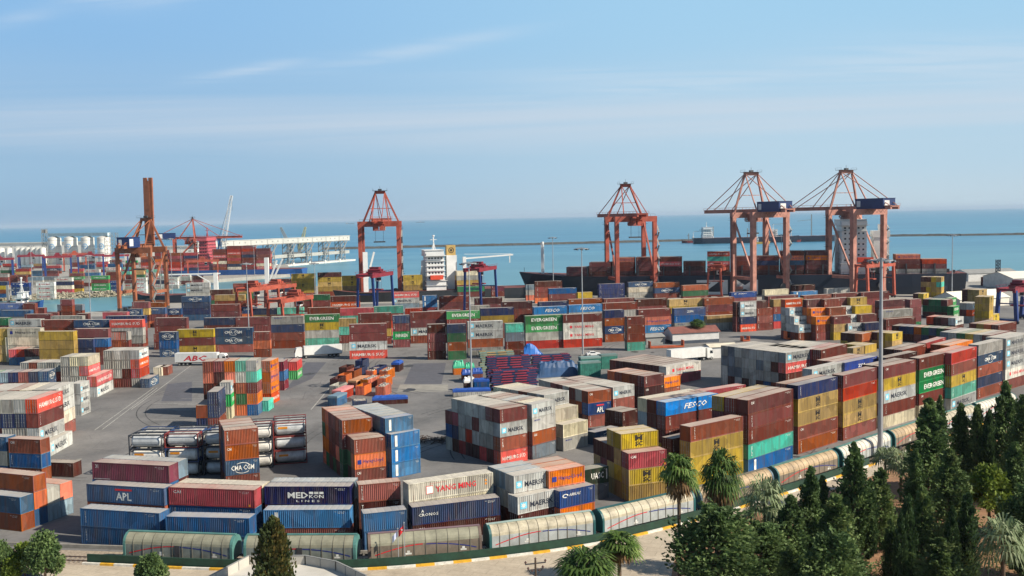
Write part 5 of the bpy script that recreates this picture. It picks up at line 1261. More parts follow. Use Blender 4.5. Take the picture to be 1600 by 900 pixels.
# ------------------------------------------------------------------ lorries and cars
TW = mat('lorry_white', 'd9d8d2', .45, noise=.08); TYRE = mat('tyre', '1e1e1f', .8); CARW = mat('car_white', 'dcdcd8', .3, noise=.05)
def wheels(r, xs, w_, rad=.5):
    for x in xs:
        for s in (-1, 1):
            b = MB(); b.tube((x, s * w_ - s * .3, rad), (x, s * w_, rad), rad, seg=14); o = b.build('wheel', TYRE, r)
            b = MB(); b.tube((x, s * w_ - s * .01, rad), (x, s * (w_ + .02), rad), rad * .55, seg=10); b.build('rim', GREYW, o)
def lorry(label, px, yb, yaw, Lt=13.6, text=None, tm=None, flip=False):
    p = at(px, yb); r = empty('articulated_lorry', (p.x, p.y, .004), R(yaw), label, 'lorry')
    b = MB(); b.box(0, Lt, -1.27, 1.27, 1.15, 4.0); n_ = 10
    for i in range(1, n_): b.box(i * Lt / n_ - .03, i * Lt / n_ + .03, -1.29, -1.271, 1.2, 3.9)
    tr = b.build('trailer', tm or TW, r)
    if text: b = MB(); put_text(b, text, Lt * .2, 1.55, Lt * .56, 1.7, -1.30, 0, .05, .25); b.build('lettering', REDL, tr)
    b = MB(); b.box(0, Lt, -.5, .5, .85, 1.14); b.build('chassis', DKST, r)
    # cab
    b = MB(); x = Lt + .7; pr = [(x, .7), (x + 2.3, .7), (x + 2.3, 1.9), (x + 1.95, 3.1), (x + 1.7, 3.6), (x, 3.75)]
    b.poly([(a, -1.22, z) for a, z in pr]); b.poly([(a, 1.22, z) for a, z in pr][::-1])
    for i in range(len(pr)): a, c = pr[i], pr[(i + 1) % len(pr)]; b.quad((a[0], 1.22, a[1]), (c[0], 1.22, c[1]), (c[0], -1.22, c[1]), (a[0], -1.22, a[1]))
    cb = b.build('cab', TW, r)
    b = MB(); b.quad((x + 2.31, -1.1, 1.95), (x + 2.31, 1.1, 1.95), (x + 1.99, 1.1, 3.0), (x + 1.99, -1.1, 3.0)); b.quad((x + 1.0, -1.235, 2.0), (x + 2.1, -1.235, 2.0), (x + 1.9, -1.235, 2.9), (x + 1.0, -1.235, 2.9)); b.build('windscreen', GLASS, cb)
    b = MB(); b.box(Lt - 1, x + 2.2, -.55, .55, .6, .85); b.build('tractor_frame', DKST, r)
    wheels(r, [1.4, 2.7, 4.0, Lt - .6, x + 1.5], 1.22)
    return r
lorry('white articulated lorry with big dark red letters below the mustard lettered pile', 276, 571, -3, text='ABC')
lorry('white covered lorry parked at an angle left of centre', 534, 556, 200, 12.5)
lorry('white lorry whose cab shows beyond the red lettered block', 1045, 567, 24, 12.5)
def car(label, px, yb, yaw):
    p = at(px, yb); r = empty('parked_car', (p.x, p.y, .004), R(yaw), label, 'car')
    sec = [(-2.2, .35, .95), (-2.1, .35, 1.0), (-1.6, .3, 1.05), (-1.1, .3, 1.48), (.3, .3, 1.5), (1.0, .3, 1.05), (2.0, .3, .92), (2.2, .35, .8)]
    b = MB()
    for a, c in zip(sec, sec[1:]):
        for s in (-1, 1):
            w0 = .9 * s; t0 = .72 * s if a[2] > 1.1 else .86 * s; t1 = .72 * s if c[2] > 1.1 else .86 * s
            b.quad((a[0], w0, a[1]), (c[0], w0, c[1]), (c[0], w0, .9), (a[0], w0, .9)); b.quad((a[0], w0, .9), (c[0], w0, .9), (c[0], t1, c[2]), (a[0], t0, a[2]))
        ta, tc_ = (.72 if a[2] > 1.1 else .86), (.72 if c[2] > 1.1 else .86)
        b.quad((a[0], -ta, a[2]), (c[0], -tc_, c[2]), (c[0], tc_, c[2]), (a[0], ta, a[2]))
    b.quad((-2.2, -.9, .35), (-2.2, .9, .35), (-2.2, .9, .95), (-2.2, -.9, .95)); b.quad((2.2, -.9, .35), (2.2, .9, .35), (2.2, .9, .8), (2.2, -.9, .8))
    bd = b.build('body', CARW, r)
    b = MB()
    for s in (-1, 1): b.quad((-1.3, s * .875, 1.0), (.75, s * .875, 1.0), (.25, s * .755, 1.4), (-1.05, s * .755, 1.4))
    b.quad((.34, -.68, 1.49), (.34, .68, 1.49), (.98, .8, 1.08), (.98, -.8, 1.08)); b.build('window', GLASS, bd)
    wheels(r, [-1.35, 1.35], .92, .33)
car('white car parked on the yard road by the lamp mast', 927, 556, 8)
car('white car among the small boxes by the shed', 1113, 531, 80)

# ------------------------------------------------------------------ shed, warehouse, silos, gallery
SHED = mat('shed_white', 'c9c7c2', .7, noise=.12); SHEDR = mat('shed_roof_red', '7c4c42', .7, noise=.2); BAND = mat('shed_band', '3e4652', .7)
def gable(name, label, cat_, px, yb, yaw, L_, W_, he, hr, wm, rm, band=True, over=.4, win=0):
    p = at(px, yb); r = empty(name, (p.x, p.y, 0), R(yaw), label, cat_)
    b = MB(); zb = 1.1 if band else 0
    for a, c in (((0, 0), (L_, 0)), ((L_, 0), (L_, W_)), ((L_, W_), (0, W_)), ((0, W_), (0, 0))): b.quad((*a, zb), (*c, zb), (*c, he), (*a, he))
    b.tri((0, W_, he), (0, 0, he), (0, W_ / 2, hr)); b.tri((L_, 0, he), (L_, W_, he), (L_, W_ / 2, hr)); wl = b.build('wall', wm, r)
    if band: b = MB(); b.box(-.02, L_ + .02, -.02, W_ + .02, 0, 1.1); b.build('plinth', BAND, r)
    for s in (0, 1):
        b = MB(); y0, y1 = (-over, W_ / 2) if s == 0 else (W_ + over, W_ / 2); z0 = he - over * (hr - he) / (W_ / 2)
        b.quad((-over, y0, z0 + .08), (L_ + over, y0, z0 + .08), (L_ + over, y1, hr + .08), (-over, y1, hr + .08)); b.quad((-over, y0, z0 - .08), (L_ + over, y0, z0 - .08), (L_ + over, y0, z0 + .08), (-over, y0, z0 + .08)); b.build('roof', rm, r)
    for i in range(win):
        x = L_ * (i + .5) / win; b = MB(); b.box(x - .6, x + .6, -.05, .02, 1.7, 2.8); b.build('window', GLASS, wl)
    return r
gable('long_shed', 'long white shed with red roof and dark foot beside the small tree', 'shed', 1051, 538, 14, 17.5, 7, 3.9, 5.6, SHED, SHEDR)
gable('small_shed', 'small grey hut left of the long white shed', 'hut', 1010, 539, 14, 7, 4.5, 2.8, 3.6, GREYW, GREYW, False)
gable('small_shed', 'pale office hut behind the wide grey block', 'hut', 1110, 560, 14, 9, 5, 3.6, 4.2, SHED, mat('hut_roof', 'cfc5ae', .7), False)
gable('tent_warehouse', 'white gabled tent warehouse behind the mustard piles at right', 'warehouse', 1500, 482, 22, 30, 16, 4, 7, mat('tent_white', 'd9d2c2', .7, noise=.06), mat('tent_roof', 'e6decb', .7, noise=.06), False)
gable('low_warehouse', 'low pale warehouse by the sea at right', 'warehouse', 1513, 440, 10, 34, 16, 5, 7, SHED, GREYW, False)
gable('low_warehouse', 'low pale warehouse behind the blue red gantry', 'warehouse', 1583, 452, 10, 60, 26, 6, 9, SHED, mat('tent_roof2', 'dcd6c8', .7, noise=.06), False)
p = at(1559, 442); ck = empty('small_mast_tower', (p.x, p.y, 0), 0, 'thin dark lattice tower by the sea at right', 'tower')
b = MB()
for sx in (-.9, .9):
    for sy in (-.9, .9): b.bar((sx, sy, 0), (sx, sy, 14), .35)
for k_ in range(7):
    for s in (-.9, .9): b.bar((-.9, s, k_ * 2), (.9, s, k_ * 2 + 2), .2); b.bar((s, -.9, k_ * 2), (s, .9, k_ * 2 + 2), .2)
b.build('lattice', NAVYH, ck)
SILO = mat('silo_white', 'e6e3d8', .6, noise=.12, scale=.12); SILOR = mat('silo_roof', 'bdbcb4', .6)
ARCR, ARCC = 5.9, None
silos = [(87, 'leftmost'), (112.5, 'second from left'), (138.5, 'third from left'), (164, 'rightmost')]
sp_ = []
for px, wd in silos:
    p = at(px, 413); sp_.append(p); s_ = empty('grain_silo', (p.x, p.y, 0), 0, f'tall white round silo with pale blue round emblem, {wd} of the four', 'silo', 'tall grain silos')
    b = MB(); b.tube((0, 0, 0), (0, 0, 31), 7.4, seg=32)
    sh = b.build('shell', SILO, s_)
    b = MB()
    for z in (7, 14, 21, 28): b.tube((0, 0, z), (0, 0, z + .3), 7.48, seg=32)
    b.build('ring', GREYW, sh)
    b = MB(); b.tube((0, 0, 31.02), (0, 0, 32.8), 7.2, 2.8, 32); b.build('roof', SILOR, s_)
    b = MB()
    for i in range(24):
        a0, a1 = i * math.pi / 12, (i + 1) * math.pi / 12
        def on(rr, a_, e=.06): x_ = rr * math.cos(a_); return (7.4 * math.sin(x_ / 7.4) * 1.012, -7.4 * math.cos(x_ / 7.4) * 1.012 - .03, 21 + rr * math.sin(a_) * 1.1)
        b.quad(on(2.2, a0), on(3.1, a0), on(3.1, a1), on(2.2, a1))
    b.quad(on(1.3, -.9), on(1.3, .9), on(1.2, 2.3), on(1.2, 3.9)); b.build('emblem', mat('emblem_blue', '7fb2d6', .6), sh)
a, c = sp_[0], sp_[3]; d = (c - a).normalized()
g_ = empty('silo_gallery', (a.x, a.y, 0), math.atan2(d.y, d.x), 'white covered gallery running along the silo tops', 'gallery')
b = MB(); Lg = (c - a).length + 12; b.box(-7, Lg - 4, -2.2, 2.2, 32.9, 36.2); b.box(-7.2, Lg - 3.8, -2.5, 2.5, 36.2, 36.5); b.build('housing', mat('gallery_pale', 'bcd0d2', .6), g_)
p = at(72, 413); tw_ = empty('elevator_tower', (p.x, p.y, 0), 0, 'grey lattice elevator tower at the left of the silos', 'tower')
def lattice(b, w_, h, n, t=.4, x=0, y=0):
    for sx in (-w_, w_):
        for sy in (-w_, w_): b.bar((x + sx, y + sy, 0), (x + sx, y + sy, h), t)
    for k_ in range(n):
        z0, z1 = h * k_ / n, h * (k_ + 1) / n
        for s in (-w_, w_): b.bar((x - w_, y + s, z0), (x + w_, y + s, z1), t * .6); b.bar((x + s, y - w_, z1), (x + s, y + w_, z0), t * .6); b.bar((x - w_, y + s, z1), (x + w_, y + s, z1), t * .6)
b = MB(); lattice(b, 2.4, 42, 9); b.build('lattice', GREYW, tw_); b = MB(); b.box(-2, 2, -2, 2, 37, 41); b.build('headhouse', GREYW, tw_)
p = at(180, 413); tw_ = empty('elevator_tower', (p.x, p.y, 0), 0, 'grey lattice elevator tower at the right of the silos', 'tower'); b = MB(); lattice(b, 3.4, 36, 8); b.build('lattice', GREYW, tw_)
for i, px in enumerate((3, 15, 29, 37, 45, 53, 61, 68)):
    p = at(px, 414.5); s_ = empty('small_silo', (p.x, p.y, 0), 0, f'low white round silo, {ORD[i]} from left in the row at the left edge', 'silo', 'low silos')
    b = MB(); b.tube((0, 0, 0), (0, 0, 20), 3.6, seg=20); b.build('shell', SILO, s_); b = MB(); b.tube((0, 0, 20), (0, 0, 21.2), 3.7, 1.0, 20); b.build('roof', SILOR, s_)
p = at(-30, 409); g_ = empty('store_building', (p.x, p.y, 0), R(-6), 'long white store with pale roof behind the low silos', 'building')
b = MB(); b.box(0, 150, 0, 14, 0, 23); b.build('wall', SILO, g_); b = MB(); b.box(-1, 151, -1, 15, 23.01, 24.4); b.build('roof', SILOR, g_)
p = at(195, 409); g_ = empty('store_building', (p.x, p.y, 0), R(-6), 'long low white store behind the raised boom crane', 'building')
b = MB(); b.box(0, 90, 0, 14, 0, 17); b.build('wall', SILO, g_); b = MB(); b.box(-1, 91, -1, 15, 17.01, 18.2); b.build('roof', SILOR, g_)
# conveyor gallery of the jetty
A = Vector(P2(300, 424)); B = Vector(P2(544, 404)); ga = empty('conveyor_gallery', (A.x, A.y, -2.6), math.atan2((B - A).y, (B - A).x), 'long white conveyor gallery on trestles over the jetty', 'gallery'); Lj = (B - A).length
GAL = mat('gallery_white', 'b9b8b0', .6, noise=.1, scale=.1)
b = MB(); b.box(0, Lj, -3, 3, 24.5, 29.6); b.box(-.5, Lj + .5, -3.4, 3.4, 29.6, 30.1); ho_ = b.build('housing', GAL, ga)
b = MB()
for k_ in range(30): x = Lj * (k_ + .5) / 30; b.box(x - .9, x + .9, -3.06, -3.005, 26.6, 28.0) if k_ % 3 else b.box(x - .3, x + .3, -3.2, -3.005, 24.6, 29.4)
b.build('window_rows', GREYW, ho_)
b = MB(); b.bar((0, -3.1, 24), (Lj, -3.1, 24), .5); b.bar((0, 3.1, 24), (Lj, 3.1, 24), .5); b.build('walkway', GREYW, ga)
n_ = 8
for i in range(n_):
    x = Lj * (i + .5) / n_; b = MB(); lattice(b, 4.0, 24.4, 4, .7, x, 0); b.bar((x - 4, -4, 9), (x + 9, -4, 24), .8); b.build('trestle', GREYW, ga)
b = MB(); b.box(Lj * .25, Lj * 1.0, -2, 2, 9, 12.5); b.build('lower_gallery', mat('gallery_grey', 'a4a59e', .6), ga)
b = MB(); b.box(-10, Lj * 1.02, -7, 6, -2, 1.6); 
for k_ in range(9): x = Lj * k_ / 9; b.box(x, x + 3, -7.5, -7, -2, 3.4)
jt = b.build('jetty', mat('jetty_concrete', 'c9c7be', .8)); jt.location = (A.x, A.y, -2.6); jt.rotation_euler = ga.rotation_euler; tag(jt, 'narrow pale concrete jetty carrying the conveyor gallery', 'jetty')

# ------------------------------------------------------------------ tank containers
TKW = mat('tank_white', 'd8d5cb', .4, noise=.2, scale=.8); TKG = mat('tank_grey', 'bcbfbe', .4, .1, noise=.2, scale=.8); FRB = mat('tank_frame_blue', '26406c', .6); FRR = mat('tank_frame_red', '7c2f2a', .6); FRD = mat('tank_frame_dark', '2c3038', .6)
def tank_proto(tm, fm):
    r = empty('tank_container'); L_ = 6.06
    b = MB(); x = L_ / 2; y = WC / 2
    for sx in (-1, 1):
        for sy in (-1, 1): b.bar((sx * (x - .08), sy * (y - .08), 0.01), (sx * (x - .08), sy * (y - .08), HC - .01), .16)
        for z in (.1, HC - .1): b.bar((sx * (x - .08), -y + .16, z), (sx * (x - .08), y - .16, z), .15)
        for sy in (-1, 1): b.bar((sx * (x - .08), sy * (y - .16), .2), (sx * (x - .08), 0, .75), .1); b.bar((sx * (x - .08), sy * (y - .16), HC - .2), (sx * (x - .08), 0, HC - .75), .1)
    for sy in (-1, 1):
        for z in (.1, HC - .1): b.bar((-x + .16, sy * (y - .08), z), (x - .16, sy * (y - .08), z), .13)
    b.build('frame', fm, r)
    b = MB(); n = 20; prof = [(-x + .25, .45), (-x + .4, .85), (-x + .7, 1.07), (x - .7, 1.07), (x - .4, .85), (x - .25, .45)]
    for (a, ra), (c, rc) in zip(prof, prof[1:]): b.tube((a, 0, HC / 2), (c, 0, HC / 2), ra, rc, n, caps=False)
    b.tube((-x + .24, 0, HC / 2), (-x + .25, 0, HC / 2), .44, .45, n); b.tube((x - .25, 0, HC / 2), (x - .24, 0, HC / 2), .45, .44, n)
    tk = b.build('tank', tm, r, smooth=False)
    b = MB(); b.box(-x + .5, x - .5, -.28, .28, HC - .16, HC - .1); b.tube((0, 0, HC - .25), (0, 0, HC - .03), .3, seg=12); b.build('walkway', GREYW, r)
    b = MB(); yy = -1.085
    return r, tk
def sign_tank(tk, col_, txt):
    b = MB(); xx = -2.1
    b.box(xx, xx + 1.7, -1.12, -1.085, HC / 2 + .15, HC / 2 + .55); o = b.build('sign', col_, tk)
prot = {}
for nm, tm, fm in (('wb', TKW, FRB), ('gr', TKG, FRR), ('wd', TKW, FRD), ('gd', TKG, FRD)):
    prot[nm] = tank_proto(tm, fm)[0]
first = dict((k_, True) for k_ in prot)
ORSIGN = mat('tank_sign_orange', 'd98a1e', .5)
def tank(k_, x, y, z, yaw, label, sign):
    o = prot[k_] if first[k_] else copy_tree(prot[k_]); first[k_] = False
    o.location = (x, y, z); o.rotation_euler = (0, 0, yaw); tag(o, label, 'tank container', 'tank containers on the yard')
    if sign:
        tk = [c for c in o.children if c.name.startswith('tank')][0]; sign_tank(tk, ORSIGN, '')
def tanks(phrase, p0, p1, rows, n=3, yaw=None, kinds='wb'):
    a = G(*p0, n * HC); b_ = G(*p1, n * HC); yw = math.atan2((b_ - a).y, (b_ - a).x) if yaw is None else R(yaw); c, s = math.cos(yw), math.sin(yw)
    for j in range(rows):
        for t in range(n):
            lx, ly = 3.03, WC / 2 + j * 2.6; kk = kinds[(t * 2 + j) % len(kinds)] if isinstance(kinds, list) else kinds
            w_ = ['bottom', 'middle', 'top'][t] if n == 3 else ['lower', 'upper'][t]
            tank(kk, a.x + c * lx - s * ly, a.y + s * lx + c * ly, t * HC, yw, f"{'grey' if kk[0] == 'g' else 'white'} tank container in a frame, {w_}, {('front' if j == 0 else ORD[j]) + ' row'}, {phrase}", (j == 0 and (t + len(phrase)) % 2 == 0))
tanks('leftmost tank group', (200, 680), (252, 679), 3, 3, -4, ['wb', 'gd', 'wd'])
tanks('second tank group from left', (256, 678), (308, 677), 3, 3, -2, ['wd', 'gr', 'wb'])
tanks('tanks left of brown block', (316, 676), (350, 675), 3, 3, 0, ['gd', 'wb'])
tanks('tanks right of brown block', (371, 668), (421, 664), 3, 3, 10, ['wd', 'gr'])
tanks('rightmost tank group', (426, 662), (476, 656), 3, 3, 12, ['gr', 'gd'])

# ------------------------------------------------------------------ open top boxes, tarpaulins, flat racks
TARPB = mat('tarpaulin_blue', '284f9c', .45, noise=.15, scale=.8); TARPG = mat('tarpaulin_green', '3fae86', .5, noise=.15); SCR = mat('scrap_pale', '9a9186', .6, noise=.4, scale=2); TARPD = mat('tarpaulin_dull_blue', '264a72', .5, noise=.2, scale=.4)
def lumpy(b, x0, x1, y0, y1, z0, amp, nx=10, ny=5, sag=0, seed=1):
    rr = random.Random(seed); hs = {}
    for i in range(nx + 1):
        for j in range(ny + 1):
            e = min(i, nx - i, j, ny - j); hs[i, j] = z0 + (0 if e == 0 else amp * rr.uniform(.45, 1))
    f = lambda i, j: (x0 + (x1 - x0) * i / nx, y0 + (y1 - y0) * j / ny, hs[i, j])
    for i in range(nx):
        for j in range(ny): b.quad(f(i, j), f(i + 1, j), f(i + 1, j + 1), f(i, j + 1))
def open_top(px, yb, yaw, L_, H_, hexn, cover, label, amp=.5, seed=1):
    """px yb = near left foot in the photo"""
    p = at(px, yb); o = empty('open_top_container', (p.x, p.y, .004), R(yaw), label, 'open container', 'small open boxes on the yard')
    W_ = 2.4; M_ = paint('paint_' + hexn, COL[hexn][0]) if not (hexn == 't' and H_ > 4) else mat('slatted_teal', '2f7566', .6, noise=.25, scale=1.0)
    for nm, bb in (('side_wall', (0, L_, 0, .08)), ('side_wall', (0, L_, W_ - .08, W_)), ('end_wall', (0, .08, .08, W_ - .08)), ('end_wall', (L_ - .08, L_, .08, W_ - .08))):
        b = MB(); b.box(*bb, .12, H_); 
        if nm == 'side_wall':
            k_ = .2
            while k_ < L_ - .2: b.box(k_, k_ + .12, bb[2] - .05 if bb[2] == 0 else bb[3], bb[2] if bb[2] == 0 else bb[3] + .05, .15, H_ - .1); k_ += .5
        else:
            k_ = .3
            while k_ < W_ - .2: b.box(bb[0] - .05 if bb[0] == 0 else bb[1], bb[0] if bb[0] == 0 else bb[1] + .05, k_, k_ + .1, .15, H_ - .1); k_ += .4
        b.build(nm, M_, o)
    b = MB(); b.box(.02, L_ - .02, .02, W_ - .02, 0, .12); b.build('floor', M_, o)
    if cover:
        b = MB()
        if cover is SCR: lumpy(b, .1, L_ - .1, .1, W_ - .1, H_ - .5, .75, 14, 7, seed=seed + int(px))
        else: lumpy(b, -.05, L_ + .05, -.05, W_ + .05, H_ + .01, amp, seed=seed)
        for (x0, y0, x1, y1) in () if cover is SCR else ((-.06, -.06, L_ + .06, -.06), (-.06, -.06, -.06, W_ + .06)): b.quad((x0, y0, H_ - .5), (x1, y1, H_ - .5), (x1, y1, H_ + .02), (x0, y0, H_ + .02))
        b.build('tarpaulin' if cover is not SCR else 'load', cover, o)
for a in [
    (529, 606, 80, 6, 2.4, 'b', None, 'maroon open box at the left of the small box cluster'), (540, 600, 78, 5, 2.4, 'o', None, 'orange open box touching the maroon one at left', .2), (542, 588, 78, 6, 2.6, 'b', None, 'dark maroon open box behind the orange one', .2),
    (554, 594, 78, 6, 2.6, 'r', None, 'rust open box left of the navy one', .2), (563, 589, 78, 6, 2.4, 'd', None, 'navy open box in the middle of the cluster'), (567, 577, 80, 6, 2.6, 'd', None, 'navy open box at the back of the cluster'),
    (557, 607, 76, 9, 2.1, 'r', mat('box_lid_peach', 'c08a62', .7), 'long rust box with faded flat lid', .06), (576, 607, 74, 8, 2.4, 'o', SCR, 'orange box heaped with pale scrap, middle of the cluster', .5), (584, 592, 76, 7, 2.3, 'o', SCR, 'orange scrap box behind the middle one', .5),
    (589, 590, 76, 8, 2.6, 'd', None, 'navy open box right of the scrap boxes'), (601, 620, 80, 6, 2.6, 'o', SCR, 'nearest orange scrap box on the right of the cluster', .5), (603, 606, 80, 6, 2.6, 'o', SCR, 'middle orange scrap box on the right of the cluster', .5), (606, 594, 80, 7, 2.6, 'o', SCR, 'farthest orange scrap box on the right of the cluster', .5),
    (624, 581, 82, 5, 2.6, 'b', TARPB, 'maroon box under a blue sheet standing alone on the yard', .6), (528, 616, 76, 6, 2.2, 'w', None, 'pale open box left of the pink topped one'), (533, 626, 76, 8, 2.5, 'R', mat('box_lid_pink', 'd0807c', .6), 'red box with pink lid in the cluster', .06),
    (527, 636, 76, 6, 2.6, 'u', mat('box_lid_slate', '6b8290', .6), 'slate blue box with grey lid, nearest in the cluster', .05), (569, 618, 76, 5, 2.4, 'o', None, 'orange open box behind the blue red racks'), (551, 640, 10, 3.4, 2.0, 'd', SCR, 'navy box filled with poles and frames', .9),
    (582, 633, 8, 5.8, 1.6, 'b', TARPB, 'long low load under blue sheet, left half'), (600, 632, 8, 5.8, 1.6, 'b', TARPB, 'long low load under blue sheet, right half'),
    (709, 586, 12, 3.2, 2.4, 'o', TARPG, 'orange box with bulging sea green sheet', 1.7, 3), (728, 584, 12, 2.6, 2.0, 'o', TARPG, 'box with green sheet right of the bulging one', 1.2, 4), (723, 596, 12, 2.8, 2.2, 'r', TARPB, 'rust box with blue sheet left of the lamp mast', 1.1, 5), (739, 594, 12, 2.8, 2.2, 'r', TARPB, 'rust box with blue sheet right of the lamp mast', 1.1, 6),
    (726, 611, 10, 2.8, 2.6, 'b', mat('white_sheet', 'e4e2dc', .6), 'maroon box with small white sheet at the lamp mast', 1.2, 7), (741, 612, 8, 4, 3.0, 'u', TARPB, 'blue box with blue sheet right of the lamp mast', .3, 8),
    (708, 620, 6, 9.5, 1.6, 'w', TARPB, 'long low load under bright blue sheet behind the grey ended block', .3, 9),
]: open_top(*a)
def tarp_heap(label, px, yb, yaw, L_, W_, H_, M_, seed, peak=None):
    p = at(px, yb); rr = random.Random(seed); nx, ny = 18, 8; b = MB(); hs = {}
    for i in range(nx + 1):
        for j in range(ny + 1):
            u_, v_ = i / nx, j / ny; e = min(1, min(v_, 1 - v_) * 5) * min(1, min(u_, 1 - u_) * 8); pk = 1.0 if peak is None else (.5 + .9 * math.exp(-((u_ - peak) / .16) ** 2))
            hs[i, j] = H_ * e * pk * rr.uniform(.88, 1.05)
    f = lambda i, j: (L_ * i / nx, W_ * j / ny, hs[i, j] + .01)
    for i in range(nx):
        for j in range(ny): b.quad(f(i, j), f(i + 1, j), f(i + 1, j + 1), f(i, j + 1))
    o = b.build('tarpaulin_heap', M_); o.location = (p.x, p.y, 0); o.rotation_euler = (0, 0, R(yaw)); tag(o, label, 'covered load'); return o
tarp_heap('bright blue sheet over a peaked load beside the yard road', 789, 557, 10, 13, 5, 2.6, mat('tarp_bright', '2268b8', .45, noise=.15), 2, .68)
tarp_heap('long dull blue sheeted load right of the flat racks', 838, 591, 14, 13, 4, 4.2, TARPD, 4)
tarp_heap('small dark blue sheeted load at the end of the long one', 887, 586, 14, 5, 3, 2.6, TARPD, 5)
FRK = mat('rack_blue', '1a2950', .55, noise=.2); FRK2 = mat('rack_crimson', '8a2a3c', .55, noise=.2); FRK3 = mat('rack_green_grey', '6f8478', .7, noise=.25); FRK4 = mat('rack_tan', 'a08458', .7)
def rack_proto(M1, M2, name='flat_rack'):
    r = empty(name); b = MB(); L_ = 12.0; W_ = 2.4
    b.box(0, L_, 0, .18, .05, .55); b.box(0, L_, W_ - .18, W_, .05, .55)
    b.box(0, L_, .18, W_ - .18, .36, .44)
    for k_ in range(12): b.box(k_ * L_ / 12 + .4, k_ * L_ / 12 + .55, .18, W_ - .18, .1, .35)
    b.build('deck', M1, r)
    b = MB(); b.box(2.6, 5.6, -.03, .0, .12, .46); b.box(6.4, 9.4, -.03, .0, .12, .46); b.build('side_panels', M2, r)
    for s in (0, 1):
        b = MB(); x0 = .1 if s == 0 else L_ - 2.4
        for y in (.02, W_ - .22): b.box(x0, x0 + 2.3, y, y + .2, .56, .64)
        for k_ in range(4): b.box(x0 + .1 + k_ * .6, x0 + .35 + k_ * .6, .22, W_ - .22, .57, .63)
        b.build('end_frame', M2, r)
    return r
def racks(label, px, yb, yaw, n, rows, M1, M2, L_s=1.0):
    p = at(px, yb); pr_ = rack_proto(M1, M2); f_ = True; c, s = math.cos(R(yaw)), math.sin(R(yaw))
    for j in range(rows):
        for k_ in range(n):
            o = pr_ if f_ else copy_tree(pr_); f_ = False; jx = random.uniform(-.45, .45)
            o.location = (p.x - s * j * 2.6 + c * jx, p.y + c * j * 2.6 + s * jx, k_ * .66); o.rotation_euler = (0, 0, R(yaw)); o.scale = (L_s, 1, 1)
            tag(o, f'{label}, {ORD[k_]} from ground' + (f', {ORD[j]} stack back' if j else ', front stack'), 'flat rack', 'folded flat racks in stacks')
racks('blue and crimson folded flat rack by the lamp mast', 769, 611, 14, 8, 1, FRK, FRK2, 1.02)
racks('blue and crimson folded rack, middle pile', 763, 600, 14, 11, 1, FRK, FRK2, 1.02)
racks('grey green folded rack in the rear pile', 752, 581, 12, 9, 1, FRK3, FRK4, .85)
racks('blue folded rack left of sea green boxes', 834, 580, 12, 7, 1, FRK, FRK2, .95)
# sea green lidded boxes
open_top(907, 590, 14, 6, 4.3, 't', mat('lid_grey_green', '6d8580', .6), 'tall sea green open box with slatted grey top', .05, 1)
open_top(908, 590 - 7, 14, 6, 4.5, 't', mat('lid_grey_green2', '78908a', .6), 'tall sea green open box behind the slatted one', .05, 2)
open_top(940, 577, 14, 5, 4.2, 't', mat('lid_grey_green3', '647c76', .6), 'sea green open box right of the tall pair', .05, 3)
# orange spreaders/racks by the shed
def ramp(label, px, yb, yaw, L_, h_, M_):
    p = at(px, yb); o = empty('end_walled_rack', (p.x, p.y, .004), R(yaw), label, 'flat rack'); b = MB(); b.box(0, L_, 0, 2.4, .1, .6); b.build('deck', M_, o)
    for x in (0, L_ - .3): b = MB(); b.box(x, x + .3, 0, 2.4, .61, h_); b.build('end_frame', M_, o)
RK = mat('rack_orange', 'b0522c', .6, noise=.2)
ramp('orange rack with raised ends on the road in front of the shed', 1016, 545, 10, 12, 2.4, RK)
ramp('short orange rack left of the wide grey block', 1119, 552, 10, 3, 2.6, RK)
ramp('small orange rack behind the wide grey block', 1161, 534, 10, 2.6, 1.8, RK)
ramp('orange frame beside the grey stepped piles', 1229, 531, 10, 2.2, 3.0, mat('orange_bright', 'd8652a', .6))
ramp('second orange frame beside the grey stepped piles', 1277, 532, 10, 2.2, 2.4, mat('orange_bright2', 'd8652a', .6))
# loose scrap heap on the asphalt
sc = MB(); rr = random.Random(3)
for i in range(110):
    p = Vector((rr.uniform(-4, 4), rr.uniform(-1.5, 1.5), rr.uniform(.05, .7))); a_ = rr.uniform(0, 6.3); sc.bar(p, p + Vector((math.cos(a_) * 1.6, math.sin(a_) * 1.6, rr.uniform(-.3, .3))), .1)
o = sc.build('scrap_heap', mat('scrap_brown', '4a3c33', .8)); q = at(678, 690); o.location = (q.x, q.y, .05); tag(o, 'tangled dark scrap heap left of the grey ended block', 'scrap', kind=None)

# ------------------------------------------------------------------ near things
BLW = mat('blue_fence', '1c3060', .6, noise=.15)
ZR_ = ZR
def wall_along(name, label, pts, h0, h1, th, M_, cat_='wall', posts=None):
    r = empty(name, (pts[0][0], pts[0][1], 0), 0, label, cat_); o_ = Vector((pts[0][0], pts[0][1], 0)); b = MB()
    for a, c in zip(pts, pts[1:]): b.bar(Vector((*a, (h0 + h1) / 2)) - o_, Vector((*c, (h0 + h1) / 2)) - o_, th, h1 - h0)
    b.build('panel', M_, r)
    if posts:
        for a, c in zip(pts, pts[1:]):
            a = Vector(a); c = Vector(c); n_ = max(1, int((c - a).length / posts))
            for k_ in range(n_): q = a.lerp(c, k_ / n_); b = MB(); b.box(q.x - o_.x - .08, q.x - o_.x + .08, q.y - o_.y - .08, q.y - o_.y + .08, h0 - .1, h1 + .15); b.build('post', POLE, r)
    return r
wall_along('fence', 'dark blue solid fence at the lower left corner', [P2(-60, 880, 2.2), P2(0, 884, 2.2), P2(40, 893, 2.2), P2(90, 914, 2.2)], ZR, 2.6, .1, BLW, 'fence', 3)
WB = mat('white_render', 'b5b0a6', .7, noise=.1); WR = mat('roof_white_sheet', 'c0bcb2', .6, noise=.08)
